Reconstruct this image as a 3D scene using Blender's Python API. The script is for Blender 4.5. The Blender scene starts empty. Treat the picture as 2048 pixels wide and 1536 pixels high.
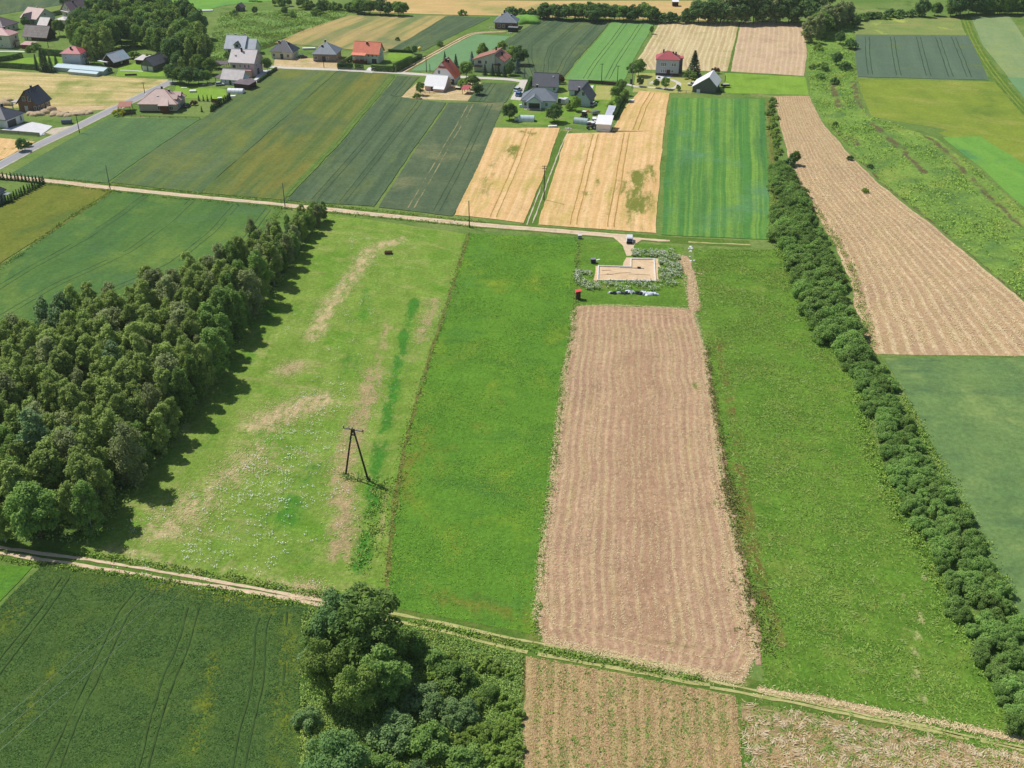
import bpy, math, random
import numpy as np
from mathutils import Vector

# ------------------------------------------------------------------ camera, light, exposure
FPX, PITCH, CAM_H = 2175.0, math.radians(30.2), 123.0
SUN_EL, SUN_AZ = math.radians(56), math.radians(-56)
SUN_STRENGTH, SKY_STRENGTH, EXPOSURE = 4.0, 0.08, 0.05
HAZE = .00007
SC = bpy.context.scene
COL = SC.collection
cam_data = bpy.data.cameras.new('camera')
cam_data.sensor_fit = 'HORIZONTAL'; cam_data.sensor_width = 36.0
cam_data.lens = 36.0 * FPX / 2048.0
cam_data.clip_start = 0.5; cam_data.clip_end = 9000.0
cam = bpy.data.objects.new('camera', cam_data); COL.objects.link(cam)
cam.location = (0, 0, CAM_H); cam.rotation_euler = (math.pi/2 - PITCH, 0, 0)
SC.camera = cam
SC.render.resolution_x, SC.render.resolution_y = 1024, 768
world = bpy.data.worlds.new('World'); SC.world = world; world.use_nodes = True
wn = world.node_tree.nodes
sky = wn.new('ShaderNodeTexSky'); sky.sky_type = 'NISHITA'; sky.sun_disc = False
sky.sun_elevation = SUN_EL; sky.sun_rotation = SUN_AZ % (2*math.pi)
world.node_tree.links.new(sky.outputs[0], wn['Background'].inputs[0])
wn['Background'].inputs[1].default_value = SKY_STRENGTH
sun_dir = Vector((math.sin(SUN_AZ)*math.cos(SUN_EL), math.cos(SUN_AZ)*math.cos(SUN_EL), math.sin(SUN_EL)))
sl = bpy.data.lights.new('sun', 'SUN'); sl.energy = SUN_STRENGTH; sl.angle = math.radians(0.55); sl.color = (1.0, 0.955, 0.87)
so = bpy.data.objects.new('sun', sl); COL.objects.link(so)
so.rotation_euler = sun_dir.to_track_quat('Z', 'Y').to_euler(); so.location = (0, 0, 300)
SC.view_settings.view_transform = 'Standard'; SC.view_settings.look = 'None'
SC.view_settings.exposure = EXPOSURE; SC.view_settings.gamma = 1.0
SC.view_settings.use_curve_mapping = False
SC.cycles.max_bounces = 6; SC.cycles.diffuse_bounces = 3; SC.cycles.transparent_max_bounces = 8
SC.cycles.transmission_bounces = 3; SC.cycles.glossy_bounces = 2; SC.cycles.volume_bounces = 1

# ------------------------------------------------------------------ helpers
RNG = np.random.default_rng(7)
random.seed(7)
CP, SP = math.cos(PITCH), math.sin(PITCH)
def G(px, py, z=0.0):
    """the point of the place, at height z, that the photograph shows at pixel (px, py)"""
    a = (px-1024)/FPX; b = (768-py)/FPX
    dx, dy, dz = a, CP + b*SP, -SP + b*CP
    t = (z-CAM_H)/dz
    return np.array([dx*t, dy*t])
def GV(px, py, z=0.0):
    p = G(px, py, z); return Vector((p[0], p[1], z))
def mpp(py):
    """metres per photo pixel at ground row py"""
    b = (768-py)/FPX
    return CAM_H/(SP - b*CP)/FPX
KALB = 0.92
def lin(c):
    return tuple((v/255/12.92 if v/255 <= .04045 else ((v/255+.055)/1.055)**2.4) for v in c)
def S(r, g, b, k=None):
    k = KALB if k is None else k
    if g > r and g > b: r, b = r+.14*(g-r), b+.05*(g-b)      # foliage reads a little yellower than picked
    return tuple(min(.85, v*k) for v in lin((r, g, b))) + (1.0,)

class NT:
    """small wrapper to write node materials"""
    def __init__(s, name, rough=.9, spec=.15):
        s.m = bpy.data.materials.new(name); s.m.use_nodes = True
        s.t = s.m.node_tree; s.N = s.t.nodes; s.b = s.N['Principled BSDF']
        s.b.inputs['Roughness'].default_value = rough
        s.b.inputs['Specular IOR Level'].default_value = spec
        s._pos = None
    def n(s, ty, **kw):
        x = s.N.new(ty)
        for k, v in kw.items(): setattr(x, k, v)
        return x
    def put(s, sock, v):
        if isinstance(v, bpy.types.NodeSocket): s.t.links.new(v, sock)
        elif isinstance(v, (tuple, list)) and sock.type == 'VECTOR': sock.default_value = tuple(v[:3])
        else: sock.default_value = v
    def pos(s):
        if s._pos is None: s._pos = s.n('ShaderNodeTexCoord').outputs['Object']
        return s._pos
    def uv(s): return s.n('ShaderNodeUVMap', uv_map='UVMap').outputs[0]
    def attr(s, a): return s.n('ShaderNodeAttribute', attribute_name=a).outputs['Fac']
    def objrand(s): return s.n('ShaderNodeObjectInfo').outputs['Random']
    def mapv(s, v, scale=(1, 1, 1), rz=0.0, loc=(0, 0, 0)):
        x = s.n('ShaderNodeMapping'); s.put(x.inputs[0], v)
        x.inputs['Scale'].default_value = scale; x.inputs['Rotation'].default_value = (0, 0, rz); x.inputs['Location'].default_value = loc
        return x.outputs[0]
    def noise(s, v, scale=1.0, detail=3.0, rough=.55, dist=0.0):
        x = s.n('ShaderNodeTexNoise'); s.put(x.inputs['Vector'], v)
        x.inputs['Scale'].default_value = scale; x.inputs['Detail'].default_value = detail
        x.inputs['Roughness'].default_value = rough; x.inputs['Distortion'].default_value = dist
        return x.outputs[0]
    def rng(s, f, a, b, c=0.0, d=1.0, smooth=False):
        x = s.n('ShaderNodeMapRange'); x.interpolation_type = 'SMOOTHSTEP' if smooth else 'LINEAR'
        s.put(x.inputs[0], f)
        for i, v in enumerate((a, b, c, d)): s.put(x.inputs[i+1], v)
        return x.outputs[0]
    def math(s, op, a, b=0.0, clamp=False):
        x = s.n('ShaderNodeMath', operation=op); x.use_clamp = clamp
        s.put(x.inputs[0], a); s.put(x.inputs[1], b); return x.outputs[0]
    def mix(s, f, a, b, blend='MIX'):
        x = s.n('ShaderNodeMix', data_type='RGBA', blend_type=blend)
        s.put(x.inputs[0], f); s.put(x.inputs[6], a); s.put(x.inputs[7], b); return x.outputs[2]
    def gain(s, col, f):
        """scale a colour by a factor socket"""
        x = s.n('ShaderNodeVectorMath', operation='SCALE'); s.put(x.inputs[0], col); s.put(x.inputs[3], f); return x.outputs[0]
    def sep(s, v):
        x = s.n('ShaderNodeSeparateXYZ'); s.put(x.inputs[0], v); return x.outputs
    def bump(s, h, strength=.5, dist=.2):
        x = s.n('ShaderNodeBump'); x.inputs['Strength'].default_value = strength; x.inputs['Distance'].default_value = dist
        s.put(x.inputs['Height'], h); s.put(s.b.inputs['Normal'], x.outputs[0])
    def out(s, col):
        s.put(s.b.inputs['Base Color'], col); return s.m

_plain = {}
def plain(name, c, rough=.75, spec=.3, metal=0.0, var=.12, scale=1.3, k=None):
    """painted / plastered / metal surface with slight weathering"""
    if name in _plain: return _plain[name]
    t = NT(name, rough, spec); t.b.inputs['Metallic'].default_value = metal
    n = t.noise(t.pos(), scale, 4, .6)
    t.out(t.gain(S(*c, k=k), t.rng(n, .3, .7, 1-var, 1+var)))
    _plain[name] = t.m
    return t.m

def mesh_obj(name, verts, faces, mat=None, parent=None, uvs=None, attrs=None, smooth=False):
    me = bpy.data.meshes.new(name)
    verts = np.asarray(verts, dtype=np.float32).reshape(-1, 3)
    if isinstance(faces, np.ndarray):
        nf, k = faces.shape
        me.vertices.add(len(verts)); me.vertices.foreach_set('co', verts.ravel())
        me.loops.add(nf*k); me.loops.foreach_set('vertex_index', faces.astype(np.int32).ravel())
        me.polygons.add(nf)
        me.polygons.foreach_set('loop_start', np.arange(0, nf*k, k, dtype=np.int32))
        me.polygons.foreach_set('loop_total', np.full(nf, k, dtype=np.int32))
        me.update(calc_edges=True)
    else:
        me.from_pydata([tuple(map(float, v)) for v in verts], [], [tuple(f) for f in faces]); me.update()
    if uvs is not None:
        ul = me.uv_layers.new(name='UVMap'); idx = np.empty(len(me.loops), dtype=np.int32)
        me.loops.foreach_get('vertex_index', idx)
        ul.data.foreach_set('uv', np.asarray(uvs, dtype=np.float32)[idx].ravel())
    for k_, v_ in (attrs or {}).items():
        a = me.attributes.new(k_, 'FLOAT', 'POINT'); a.data.foreach_set('value', np.asarray(v_, dtype=np.float32))
    me.polygons.foreach_set('use_smooth', np.full(len(me.polygons), bool(smooth)))
    if mat is not None: me.materials.append(mat)
    o = bpy.data.objects.new(name, me); COL.objects.link(o)
    if parent is not None: o.parent = parent
    return o
def tag(o, label=None, cat=None, group=None, kind=None):
    if label: o['label'] = label
    if cat: o['category'] = cat
    if group: o['group'] = group
    if kind: o['kind'] = kind
    return o
def thing(name, label, cat, loc=(0, 0, 0), rz=0.0, group=None):
    o = bpy.data.objects.new(name, None); COL.objects.link(o); o.empty_display_size = .5
    o.location = tuple(loc) if len(loc) == 3 else (loc[0], loc[1], 0.0); o.rotation_euler = (0, 0, rz)
    return tag(o, label, cat, group)

class MB:
    """collects simple solids into one mesh"""
    def __init__(s): s.v = []; s.f = []
    def add(s, v, f):
        b = len(s.v); s.v += [tuple(p) for p in v]; s.f += [tuple(i+b for i in q) for q in f]; return s
    def box(s, x0, x1, y0, y1, z0, z1):
        return s.add([(x0,y0,z0),(x1,y0,z0),(x1,y1,z0),(x0,y1,z0),(x0,y0,z1),(x1,y0,z1),(x1,y1,z1),(x0,y1,z1)],
                     [(0,3,2,1),(4,5,6,7),(0,1,5,4),(1,2,6,5),(2,3,7,6),(3,0,4,7)])
    def obox(s, c, d, sx, sy, sz, z0):
        """box turned to direction d, centred on c"""
        d = np.array(d[:2], float); d /= np.linalg.norm(d); n = np.array([-d[1], d[0]])
        q = [np.array(c[:2])+d*a*sx/2+n*b*sy/2 for a, b in ((-1,-1),(1,-1),(1,1),(-1,1))]
        return s.add([(p[0],p[1],z0) for p in q]+[(p[0],p[1],z0+sz) for p in q],
                     [(0,3,2,1),(4,5,6,7),(0,1,5,4),(1,2,6,5),(2,3,7,6),(3,0,4,7)])
    def tube(s, p0, p1, r0, r1=None, n=7, caps=True):
        r1 = r0 if r1 is None else r1
        p0, p1 = Vector(p0), Vector(p1); d = (p1-p0).normalized()
        a = d.orthogonal().normalized(); b = d.cross(a)
        v = [p0 + (a*math.cos(2*math.pi*i/n)+b*math.sin(2*math.pi*i/n))*r0 for i in range(n)]
        v += [p1 + (a*math.cos(2*math.pi*i/n)+b*math.sin(2*math.pi*i/n))*r1 for i in range(n)]
        f = [(i, (i+1)%n, n+(i+1)%n, n+i) for i in range(n)]
        if caps: f += [tuple(range(n-1, -1, -1)), tuple(range(n, 2*n))]
        return s.add(v, f)
    def lathe(s, prof, n=12, c=(0, 0, 0)):
        v = []; f = []
        for r, z in prof: v += [(c[0]+r*math.cos(2*math.pi*i/n), c[1]+r*math.sin(2*math.pi*i/n), c[2]+z) for i in range(n)]
        for k in range(len(prof)-1):
            f += [(k*n+i, k*n+(i+1)%n, (k+1)*n+(i+1)%n, (k+1)*n+i) for i in range(n)]
        f += [tuple(range(n-1, -1, -1)), tuple(range((len(prof)-1)*n, len(prof)*n))]
        return s.add(v, f)
    def prism(s, poly, axis, a, b):
        """polygon in the other two axes extruded along axis ('x','y','z') from a to b"""
        def P(u, v, w): return {'x': (w, u, v), 'y': (u, w, v), 'z': (u, v, w)}[axis]
        n = len(poly)
        return s.add([P(u, v, a) for u, v in poly]+[P(u, v, b) for u, v in poly],
                     [tuple(range(n-1, -1, -1)), tuple(range(n, 2*n))]+[(i, (i+1)%n, n+(i+1)%n, n+i) for i in range(n)])
    def build(s, name, mat, parent=None, smooth=False, bevel=0.0):
        o = mesh_obj(name, s.v, s.f, mat, parent, smooth=smooth)
        if bevel:
            b = o.modifiers.new('bevel', 'BEVEL'); b.width = bevel; b.segments = 2; b.limit_method = 'ANGLE'
        return o

def resample(P, n):
    P = np.asarray(P, float); d = np.r_[0, np.cumsum(np.linalg.norm(np.diff(P, axis=0), axis=1))]
    t = np.linspace(0, d[-1], n)
    return np.stack([np.interp(t, d, P[:, i]) for i in range(P.shape[1])], 1)
def plen(P): return float(np.linalg.norm(np.diff(np.asarray(P, float), axis=0), axis=1).sum())
def smooth_line(P, it=2):
    P = np.asarray(P, float)
    for _ in range(it):
        q = np.empty((2*len(P)-2, P.shape[1])); q[0::2] = .75*P[:-1]+.25*P[1:]; q[1::2] = .25*P[:-1]+.75*P[1:]
        P = np.vstack([P[:1], q, P[-1:]])
    return P
def gl(px): return np.array([G(*p) for p in px])
def wob(n, step=1.0, amp=1.0, corr=4.0):
    """smooth 1-D wobble"""
    k = max(3, int(n*step/corr)+2)
    a = np.interp(np.linspace(0, k-1, n), np.arange(k), RNG.normal(0, 1, k))
    return amp*(.7*a+.3*RNG.normal(0, 1, n))
def dist_poly(P, Q):
    """distance of points P to polyline Q"""
    d = np.full(len(P), 1e9)
    for a, b in zip(Q[:-1], Q[1:]):
        ab = b-a; t = np.clip(((P-a)@ab)/(ab@ab+1e-9), 0, 1)
        d = np.minimum(d, np.linalg.norm(P-(a+t[:, None]*ab), axis=1))
    return d
# ------------------------------------------------------------------ ground materials
def field_mat(name, A, B, C=None, D=None, across=3.0, along=70.0, srange=(.35, .65), patch=30.0, prange=(.5, .72),
              row=0.0, rowamt=0.0, rowcol=None, fine=.28, bump=.5, blot=None, masks=(), fscale=1.0, rowrough=.5):
    """A/B streaks along the rows, C in patches, row stripes every `row` metres, fine plant-scale texture"""
    t = NT(name, .95, .05); uv = t.uv(); p = t.pos()
    n1 = t.noise(t.mapv(uv, (1/across, 1/along, 1)), 1.0, 4, .6)
    col = t.mix(t.rng(n1, *srange), S(*A), S(*B))
    if C is not None:
        n2 = t.noise(p, 1/patch, 5, .62, .4)
        col = t.mix(t.rng(n2, *prange, smooth=True), col, S(*C))
    if D is not None:
        n5 = t.noise(t.mapv(uv, (1/(across*2.7), 1/(along*.35), 1), loc=(13, 7, 0)), 1.0, 5, .65)
        col = t.mix(t.rng(n5, .52, .7), col, S(*D))
    if row:
        x = t.sep(uv)[0]
        w = t.noise(t.mapv(uv, (.5, .05, 1), loc=(3, 5, 0)), 1.0, 3, .6)
        ph = t.math('MULTIPLY', t.math('ADD', x, t.math('MULTIPLY', t.math('SUBTRACT', w, .5), row*.22)), 2*math.pi/row)
        sn = t.math('SINE', ph)
        br = t.noise(t.mapv(uv, (1.2, .35, 1)), 1.0, 4, .7)
        f = t.math('MULTIPLY', t.rng(sn, .0, .85, smooth=True), t.rng(br, .5-rowrough*.35, .5+rowrough*.35))
        col = t.mix(t.math('MULTIPLY', f, rowamt), col, S(*rowcol))
    for k, (an, mc, lo, hi, ns) in enumerate(masks):
        nn = t.noise(t.mapv(uv, (1, .22 if an == 'weed' else .6, 1)), ns, 5, .72, .3)
        m = t.math('MULTIPLY', t.attr(an), t.rng(nn, .28, .72, .1, 1.9))
        col = t.mix(t.rng(m, lo, hi, smooth=True), col, S(*mc))
    f1 = t.noise(p, .9*fscale, 6, .72); f2 = t.noise(p, .16*fscale, 4, .6)
    g = t.math('MULTIPLY', t.rng(f1, .3, .7, 1-fine, 1+fine), t.rng(f2, .3, .7, 1-fine*.4, 1+fine*.4))
    col = t.gain(col, g)
    if bump: t.bump(t.noise(p, 1.3*fscale, 5, .75), bump, .35)
    return t.out(col)

FIELDS = {}
def field(name, label, L, R, mat, h=0.0, z=.03, res=2.5, jit=.3, attrs=None, cat='field', key=None, nat=False, lump=0.0):
    """a field laid between its left and right edge lines (photo pixels, near end first), rows running along them"""
    h *= .22; Lw, Rw = gl(L), gl(R)
    ln = max(plen(Lw), plen(Rw)); wd = .5*(np.linalg.norm(Lw[0]-Rw[0])+np.linalg.norm(Lw[-1]-Rw[-1]))
    nv = max(2, int(ln/res)); nu = max(2, int(wd/res))
    Lr, Rr = resample(Lw, nv+1), resample(Rw, nv+1)
    Lr = Lr + wob(nv+1, res, jit*.7, 9)[:, None]*np.array([1, .3]); Rr = Rr + wob(nv+1, res, jit*.7, 9)[:, None]*np.array([1, .3])
    u = np.linspace(0, 1, nu+1)
    P = Lr[:, None]*(1-u)[None, :, None] + Rr[:, None]*u[None, :, None]
    P[0] += wob(nu+1, res, jit*.7, 9)[:, None]*np.array([.2, 1]); P[-1] += wob(nu+1, res, jit*.7, 9)[:, None]*np.array([.2, 1])
    wrow = np.linalg.norm(Rr-Lr, axis=1)
    UV = np.stack([np.broadcast_to(u*wd, (nv+1, nu+1)), np.broadcast_to(np.linspace(0, ln, nv+1)[:, None], (nv+1, nu+1))], -1)
    Z = np.full((nv+1, nu+1, 1), h+z)
    if lump: Z[1:-1, 1:-1, 0] += RNG.normal(0, lump, (nv-1, nu-1))
    V = np.concatenate([P, Z], -1).reshape(-1, 3); UV = UV.reshape(-1, 2)
    ids = np.arange((nv+1)*(nu+1)).reshape(nv+1, nu+1)
    F = np.stack([ids[:-1, :-1], ids[:-1, 1:], ids[1:, 1:], ids[1:, :-1]], -1).reshape(-1, 4)
    at = {k: fn(V[:, :2]) for k, fn in (attrs or {}).items()}
    if h > .05:
        ring = np.r_[ids[0, :], ids[1:, -1], ids[-1, -2::-1], ids[-2:0:-1, 0]]
        b = len(V); low = V[ring].copy(); low[:, 2] = 0.0
        V = np.vstack([V, low]); UV = np.vstack([UV, UV[ring]])
        k = len(ring); a = np.arange(k); an = (a+1) % k
        F = np.vstack([F, np.stack([ring[an], ring[a], b+a, b+an], -1)])
        at = {q: np.r_[v, v[ring]] for q, v in at.items()}
    o = mesh_obj(name, V, F, mat, uvs=UV, attrs=at)
    tag(o, label, cat, kind='structure')
    def at_uv(uu, vv):
        vv = np.clip(np.asarray(vv, float), 0, 1)*nv; i = np.minimum(vv.astype(int), nv-1); f = (vv-i)[:, None]
        l = Lr[i]*(1-f)+Lr[i+1]*f; r = Rr[i]*(1-f)+Rr[i+1]*f; uu = np.asarray(uu, float)[:, None]
        return l*(1-uu)+r*uu
    FIELDS[key or name] = dict(obj=o, at=at_uv, ln=ln, wd=wd, z=h+z)
    return o
def near_lines(*specs):
    """mask: 1 on the given pixel polylines, falling to 0 over their width in metres"""
    def fn(P):
        m = np.zeros(len(P))
        for px, w, s in specs: m = np.maximum(m, s*np.clip(1-dist_poly(P, gl(px))/w, 0, 1))
        return m
    return fn
def strip(name, px, width, z, mat, label=None, cat=None, kind='structure', parent=None, jit=.12, step=1.5, off=0.0, world_pts=None, gaps=0.0):
    P = smooth_line(gl(px) if world_pts is None else world_pts, 2)
    n = max(3, int(plen(P)/step)); P = resample(P, n)
    T = np.gradient(P, axis=0); T /= np.linalg.norm(T, axis=1)[:, None]+1e-9; N = np.stack([-T[:, 1], T[:, 0]], 1)
    P = P + N*off
    a = P + N*(width/2+wob(n, step, jit, 3))[:, None]; b = P - N*(width/2+wob(n, step, jit, 3))[:, None]
    V = np.concatenate([np.c_[a, np.full(n, z)], np.c_[b, np.full(n, z)]])
    i = np.arange(n-1)
    if gaps: i = i[np.interp(i, np.arange(0, n+8, 8), RNG.random(len(np.arange(0, n+8, 8)))) > gaps]
    F = np.stack([i, i+1, n+i+1, n+i], -1)
    d = np.r_[0, np.cumsum(np.linalg.norm(np.diff(P, axis=0), axis=1))]
    UV = np.concatenate([np.c_[np.zeros(n), d], np.c_[np.full(n, width), d]])
    o = mesh_obj(name, V, F, mat, parent, uvs=UV)
    if parent is None: tag(o, label, cat, kind=kind)
    return o
def wheel_tracks(key, ts, mat, v0=.02, v1=.98, gauge=1.9, w=.28, gaps=0.0):
    fd = FIELDS[key]; n = 40
    for t in ts:
        P = fd['at'](np.full(n, t), np.linspace(v0, v1, n))
        for s in (-1, 1):
            strip('wheel_track', None, w, fd['z']+.02, mat, parent=fd['obj'], off=s*gauge/2, world_pts=P, jit=.05, gaps=gaps)

# ------------------------------------------------------------------ the ground sheet
t = NT('grass_ground', .95, .05); p = t.pos()
c = t.mix(t.rng(t.noise(p, .03, 5, .6), .38, .62), S(96, 132, 58), S(122, 145, 76))
c = t.mix(t.rng(t.noise(p, .11, 5, .65, .3), .55, .72), c, S(72, 112, 42))
c = t.mix(t.rng(t.noise(p, .07, 4, .6, .5), .62, .76), c, S(168, 158, 108))
c = t.gain(c, t.rng(t.noise(p, .9, 6, .72), .3, .7, .72, 1.28))
t.bump(t.noise(p, 1.4, 5, .75), .6, .35)
M_GRASS = t.out(c)
nx = 60
gx = np.linspace(-3500, 3500, nx+1); gy = np.linspace(-400, 6000, nx+1)
X, Y = np.meshgrid(gx, gy); ids = np.arange((nx+1)**2).reshape(nx+1, nx+1)
tag(mesh_obj('ground', np.stack([X, Y, np.zeros_like(X)], -1).reshape(-1, 3),
             np.stack([ids[:-1, :-1], ids[:-1, 1:], ids[1:, 1:], ids[1:, :-1]], -1).reshape(-1, 4), M_GRASS),
    'flat grassy ground under and between all the fields', 'ground', kind='structure')

# ------------------------------------------------------------------ field materials
WHEAT = field_mat('dark_wheat', (76, 100, 72), (92, 114, 82), (100, 120, 74), (104, 122, 74), across=4, along=160, srange=(.42, .58), patch=45, prange=(.55, .75), fine=.22, bump=.5)
WHEAT_PALE = field_mat('dark_wheat_thin', (80, 102, 76), (96, 114, 82), (128, 132, 92), across=6, along=60, patch=28, prange=(.52, .74), fine=.22, bump=.5)
OLIVE = field_mat('olive_cereal', (88, 112, 58), (116, 126, 62), (82, 108, 72), (134, 128, 60), across=4.5, along=220, srange=(.42, .58), patch=50, fine=.2, bump=.45)
OLIVE2 = field_mat('olive_cereal_mixed', (84, 112, 70), (104, 124, 66), (124, 132, 60), (96, 118, 84), across=4.5, along=220, srange=(.42, .58), patch=60, fine=.2, bump=.45)
GREENA = field_mat('bluish_green_cereal', (80, 116, 74), (98, 132, 76), (82, 116, 88), across=9, along=90, patch=40, fine=.2, bump=.5)
ORANGE = field_mat('ripe_barley', (222, 182, 128), (234, 198, 148), (208, 180, 114), (190, 174, 100), across=1.6, along=110, srange=(.4, .6), patch=22, row=2.8, rowamt=.5, rowcol=(196, 164, 100),
                   fine=.16, bump=.4, masks=(('weed', (126, 132, 58), .5, 1.15, .3),))
LIME = field_mat('light_green_oats', (76, 136, 62), (116, 160, 68), (92, 144, 94), (66, 120, 66), across=2.6, along=320, srange=(.44, .56), patch=26, row=3.1, rowamt=.4, rowcol=(62, 118, 54), fine=.2, bump=.45)
LIME_FAR = field_mat('light_green_cereal', (98, 152, 80), (118, 168, 88), (108, 150, 100), across=5, along=180, patch=30, fine=.12, bump=.3)
TEAL = field_mat('blue_green_cereal', (96, 132, 78), (112, 144, 82), (128, 154, 88), (82, 116, 76), across=9, along=30, srange=(.3, .7), patch=16, prange=(.5, .7), fine=.22, bump=.5)
SLATE = field_mat('slate_green_rye', (88, 112, 92), (98, 122, 98), (104, 124, 72), across=5, along=80, patch=18, prange=(.6, .74), fine=.12, bump=.3)
PALEG = field_mat('pale_green_cereal', (138, 160, 108), (126, 152, 100), (146, 164, 100), across=14, along=70, patch=30, fine=.14, bump=.3)
LGREEN = field_mat('light_teal_cereal', (112, 156, 108), (104, 148, 98), across=12, along=50, fine=.12, bump=.3)
STRAW = field_mat('mown_stubble_reddish', (176, 142, 118), (190, 156, 128), (166, 132, 114), (180, 156, 116), across=.9, along=60, patch=26, row=1.55, rowamt=.62, rowcol=(228, 206, 162), fine=.3, bump=.7, rowrough=.8,
                  masks=(('green', (120, 130, 62), .5, 1.1, .5), ('bare', (176, 142, 116), .2, 1.0, .2)))
HAY = field_mat('mown_hay', (186, 156, 124), (202, 172, 134), (178, 146, 120), (178, 156, 114), across=1.2, along=40, patch=24, row=2.1, rowamt=.8, rowcol=(238, 218, 176), fine=.22, bump=.7, rowrough=.6)
HAY_FAR = field_mat('mown_hay_pale', (186, 166, 122), (212, 194, 150), (172, 160, 106), (192, 164, 132), across=1.6, along=34, patch=16, row=2.3, rowamt=.7, rowcol=(236, 220, 178), fine=.12, bump=.5)
HAY_PINK = field_mat('mown_hay_pinkish', (196, 168, 140), (208, 180, 146), (184, 154, 130), (180, 162, 116), across=1.6, along=34, patch=20, row=2.3, rowamt=.6, rowcol=(228, 208, 172), fine=.12, bump=.5)
STUB = field_mat('weedy_stubble', (170, 144, 110), (178, 158, 108), (138, 144, 82), (160, 128, 102), across=.9, along=26, patch=9, prange=(.46, .7), row=2.1, rowamt=.8, rowcol=(214, 194, 142), fine=.34, bump=.8, rowrough=.7, fscale=1.6)
ROUGH = field_mat('mown_track_headland', (182, 154, 120), (160, 148, 98), (124, 134, 70), (206, 184, 146), across=30, along=2.2, patch=8, prange=(.5, .66), fine=.34, bump=.8, fscale=1.6)
CLOVER = field_mat('lush_clover', (84, 138, 44), (100, 150, 46), (128, 154, 46), (74, 128, 50), across=9, along=30, srange=(.3, .7), patch=17, prange=(.54, .74), fine=.3, bump=.8, fscale=1.5,
                   masks=(('dry', (128, 132, 52), .3, 1.1, .3),))
MEADOW = field_mat('wild_meadow', (112, 150, 54), (134, 164, 70), (100, 150, 46), (156, 164, 92), across=4, along=12, srange=(.3, .7), patch=14, prange=(.48, .7), fine=.32, bump=.9, fscale=1.4,
                   masks=(('lush', (70, 136, 44), .4, 1.1, .2), ('dry', (206, 188, 142), .35, 1.25, .45), ('tan', (178, 160, 116), .35, 1.2, .4)))
RMEADOW = field_mat('rough_green_meadow', (88, 136, 44), (108, 150, 52), (124, 150, 62), (78, 124, 40), across=8, along=14, srange=(.3, .7), patch=10, prange=(.5, .72), fine=.36, bump=1.0, fscale=1.4,
                    masks=(('dry', (126, 116, 62), .4, 1.05, .3), ('trod', (172, 176, 112), .5, 1.0, .7)))
CROP = field_mat('young_cereal', (74, 104, 50), (84, 114, 54), (96, 120, 54), across=4, along=90, patch=18, prange=(.55, .75), fine=.3, bump=.8, row=.75, rowamt=.22, rowcol=(52, 84, 44), fscale=1.7,
                 masks=(('yellow', (120, 134, 40), .3, 1.1, .16),))
FIELD37 = field_mat('yellow_olive_cereal', (106, 122, 48), (122, 130, 50), (92, 116, 52), (132, 128, 64), across=10, along=60, patch=24, fine=.22, bump=.5)
BIGGREEN = field_mat('streaky_green_cereal', (70, 112, 60), (90, 128, 58), (80, 116, 72), (112, 140, 62), across=9, along=110, srange=(.36, .64), patch=36, fine=.2, bump=.5)
MIX24 = field_mat('patchy_rye_strips', (188, 166, 108), (124, 138, 84), (104, 128, 82), (168, 150, 106), across=12, along=180, srange=(.42, .56), patch=40, fine=.12, bump=.3)
RIPE_TOP = field_mat('ripe_rye_strips', (208, 174, 120), (196, 172, 112), (160, 158, 98), (224, 192, 136), across=4, along=150, patch=40, fine=.1, bump=.3)
ROUGHM = field_mat('rough_pasture', (110, 148, 76), (124, 158, 80), (90, 128, 66), (140, 168, 88), across=12, along=26, srange=(.3, .7), patch=22, fine=.26, bump=.7)
SCRUB = field_mat('goldenrod_scrub', (110, 150, 66), (128, 164, 70), (96, 136, 66), (144, 162, 74), across=9, along=40, srange=(.3, .7), patch=12, prange=(.46, .66), fine=.34, bump=1.0,
                  masks=(('dead', (108, 104, 70), .42, 1.0, .3),))
OLIVEM = field_mat('olive_meadow', (134, 154, 56), (122, 144, 54), (104, 132, 52), (152, 158, 74), across=12, along=40, patch=26, fine=.2, bump=.5)
OLIVEM2 = field_mat('weedy_fallow', (120, 146, 78), (140, 154, 84), (172, 188, 84), (156, 150, 96), across=14, along=20, patch=20, prange=(.58, .7), fine=.18, bump=.5)
STRIPEG = field_mat('bright_green_strip', (100, 158, 66), (116, 168, 68), (78, 142, 84), across=9, along=90, patch=30, fine=.16, bump=.4)
DRY = field_mat('dry_mown_meadow', (176, 168, 104), (216, 192, 142), (138, 150, 78), (158, 160, 88), across=60, along=7, srange=(.4, .6), patch=22, prange=(.46, .66), fine=.22, bump=.5)
LAWN = field_mat('mown_lawn', (118, 160, 54), (130, 170, 62), (104, 146, 48), across=3, along=20, patch=12, fine=.16, bump=.3)
LAWN_DRY = field_mat('dry_lawn', (172, 172, 104), (164, 168, 88), (190, 178, 124), across=3, along=20, patch=8, fine=.14, bump=.3)
GARDENG = field_mat('farm_grass', (112, 156, 52), (98, 142, 48), (134, 156, 76), (146, 144, 96), across=5, along=14, patch=9, fine=.24, bump=.5)
EARTH = field_mat('bare_yard_earth', (208, 184, 142), (196, 172, 128), (168, 160, 98), (222, 204, 168), across=4, along=14, patch=9, fine=.2, bump=.5)
SANDY = field_mat('sand_fill', (216, 188, 152), (226, 200, 166), (208, 178, 142), across=3, along=8, patch=5, fine=.1, bump=.3)
PAVING = field_mat('pale_paving', (224, 224, 226), (214, 214, 218), across=1.2, along=4, fine=.06, bump=.1)
ASPHALT = field_mat('worn_asphalt', (156, 156, 164), (172, 170, 174), across=1.3, along=60, fine=.08, bump=.1)
SHOULDER = field_mat('gravel_shoulder', (196, 192, 178), (182, 180, 150), (156, 160, 104), across=.7, along=10, patch=6, fine=.14, bump=.3)
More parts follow.
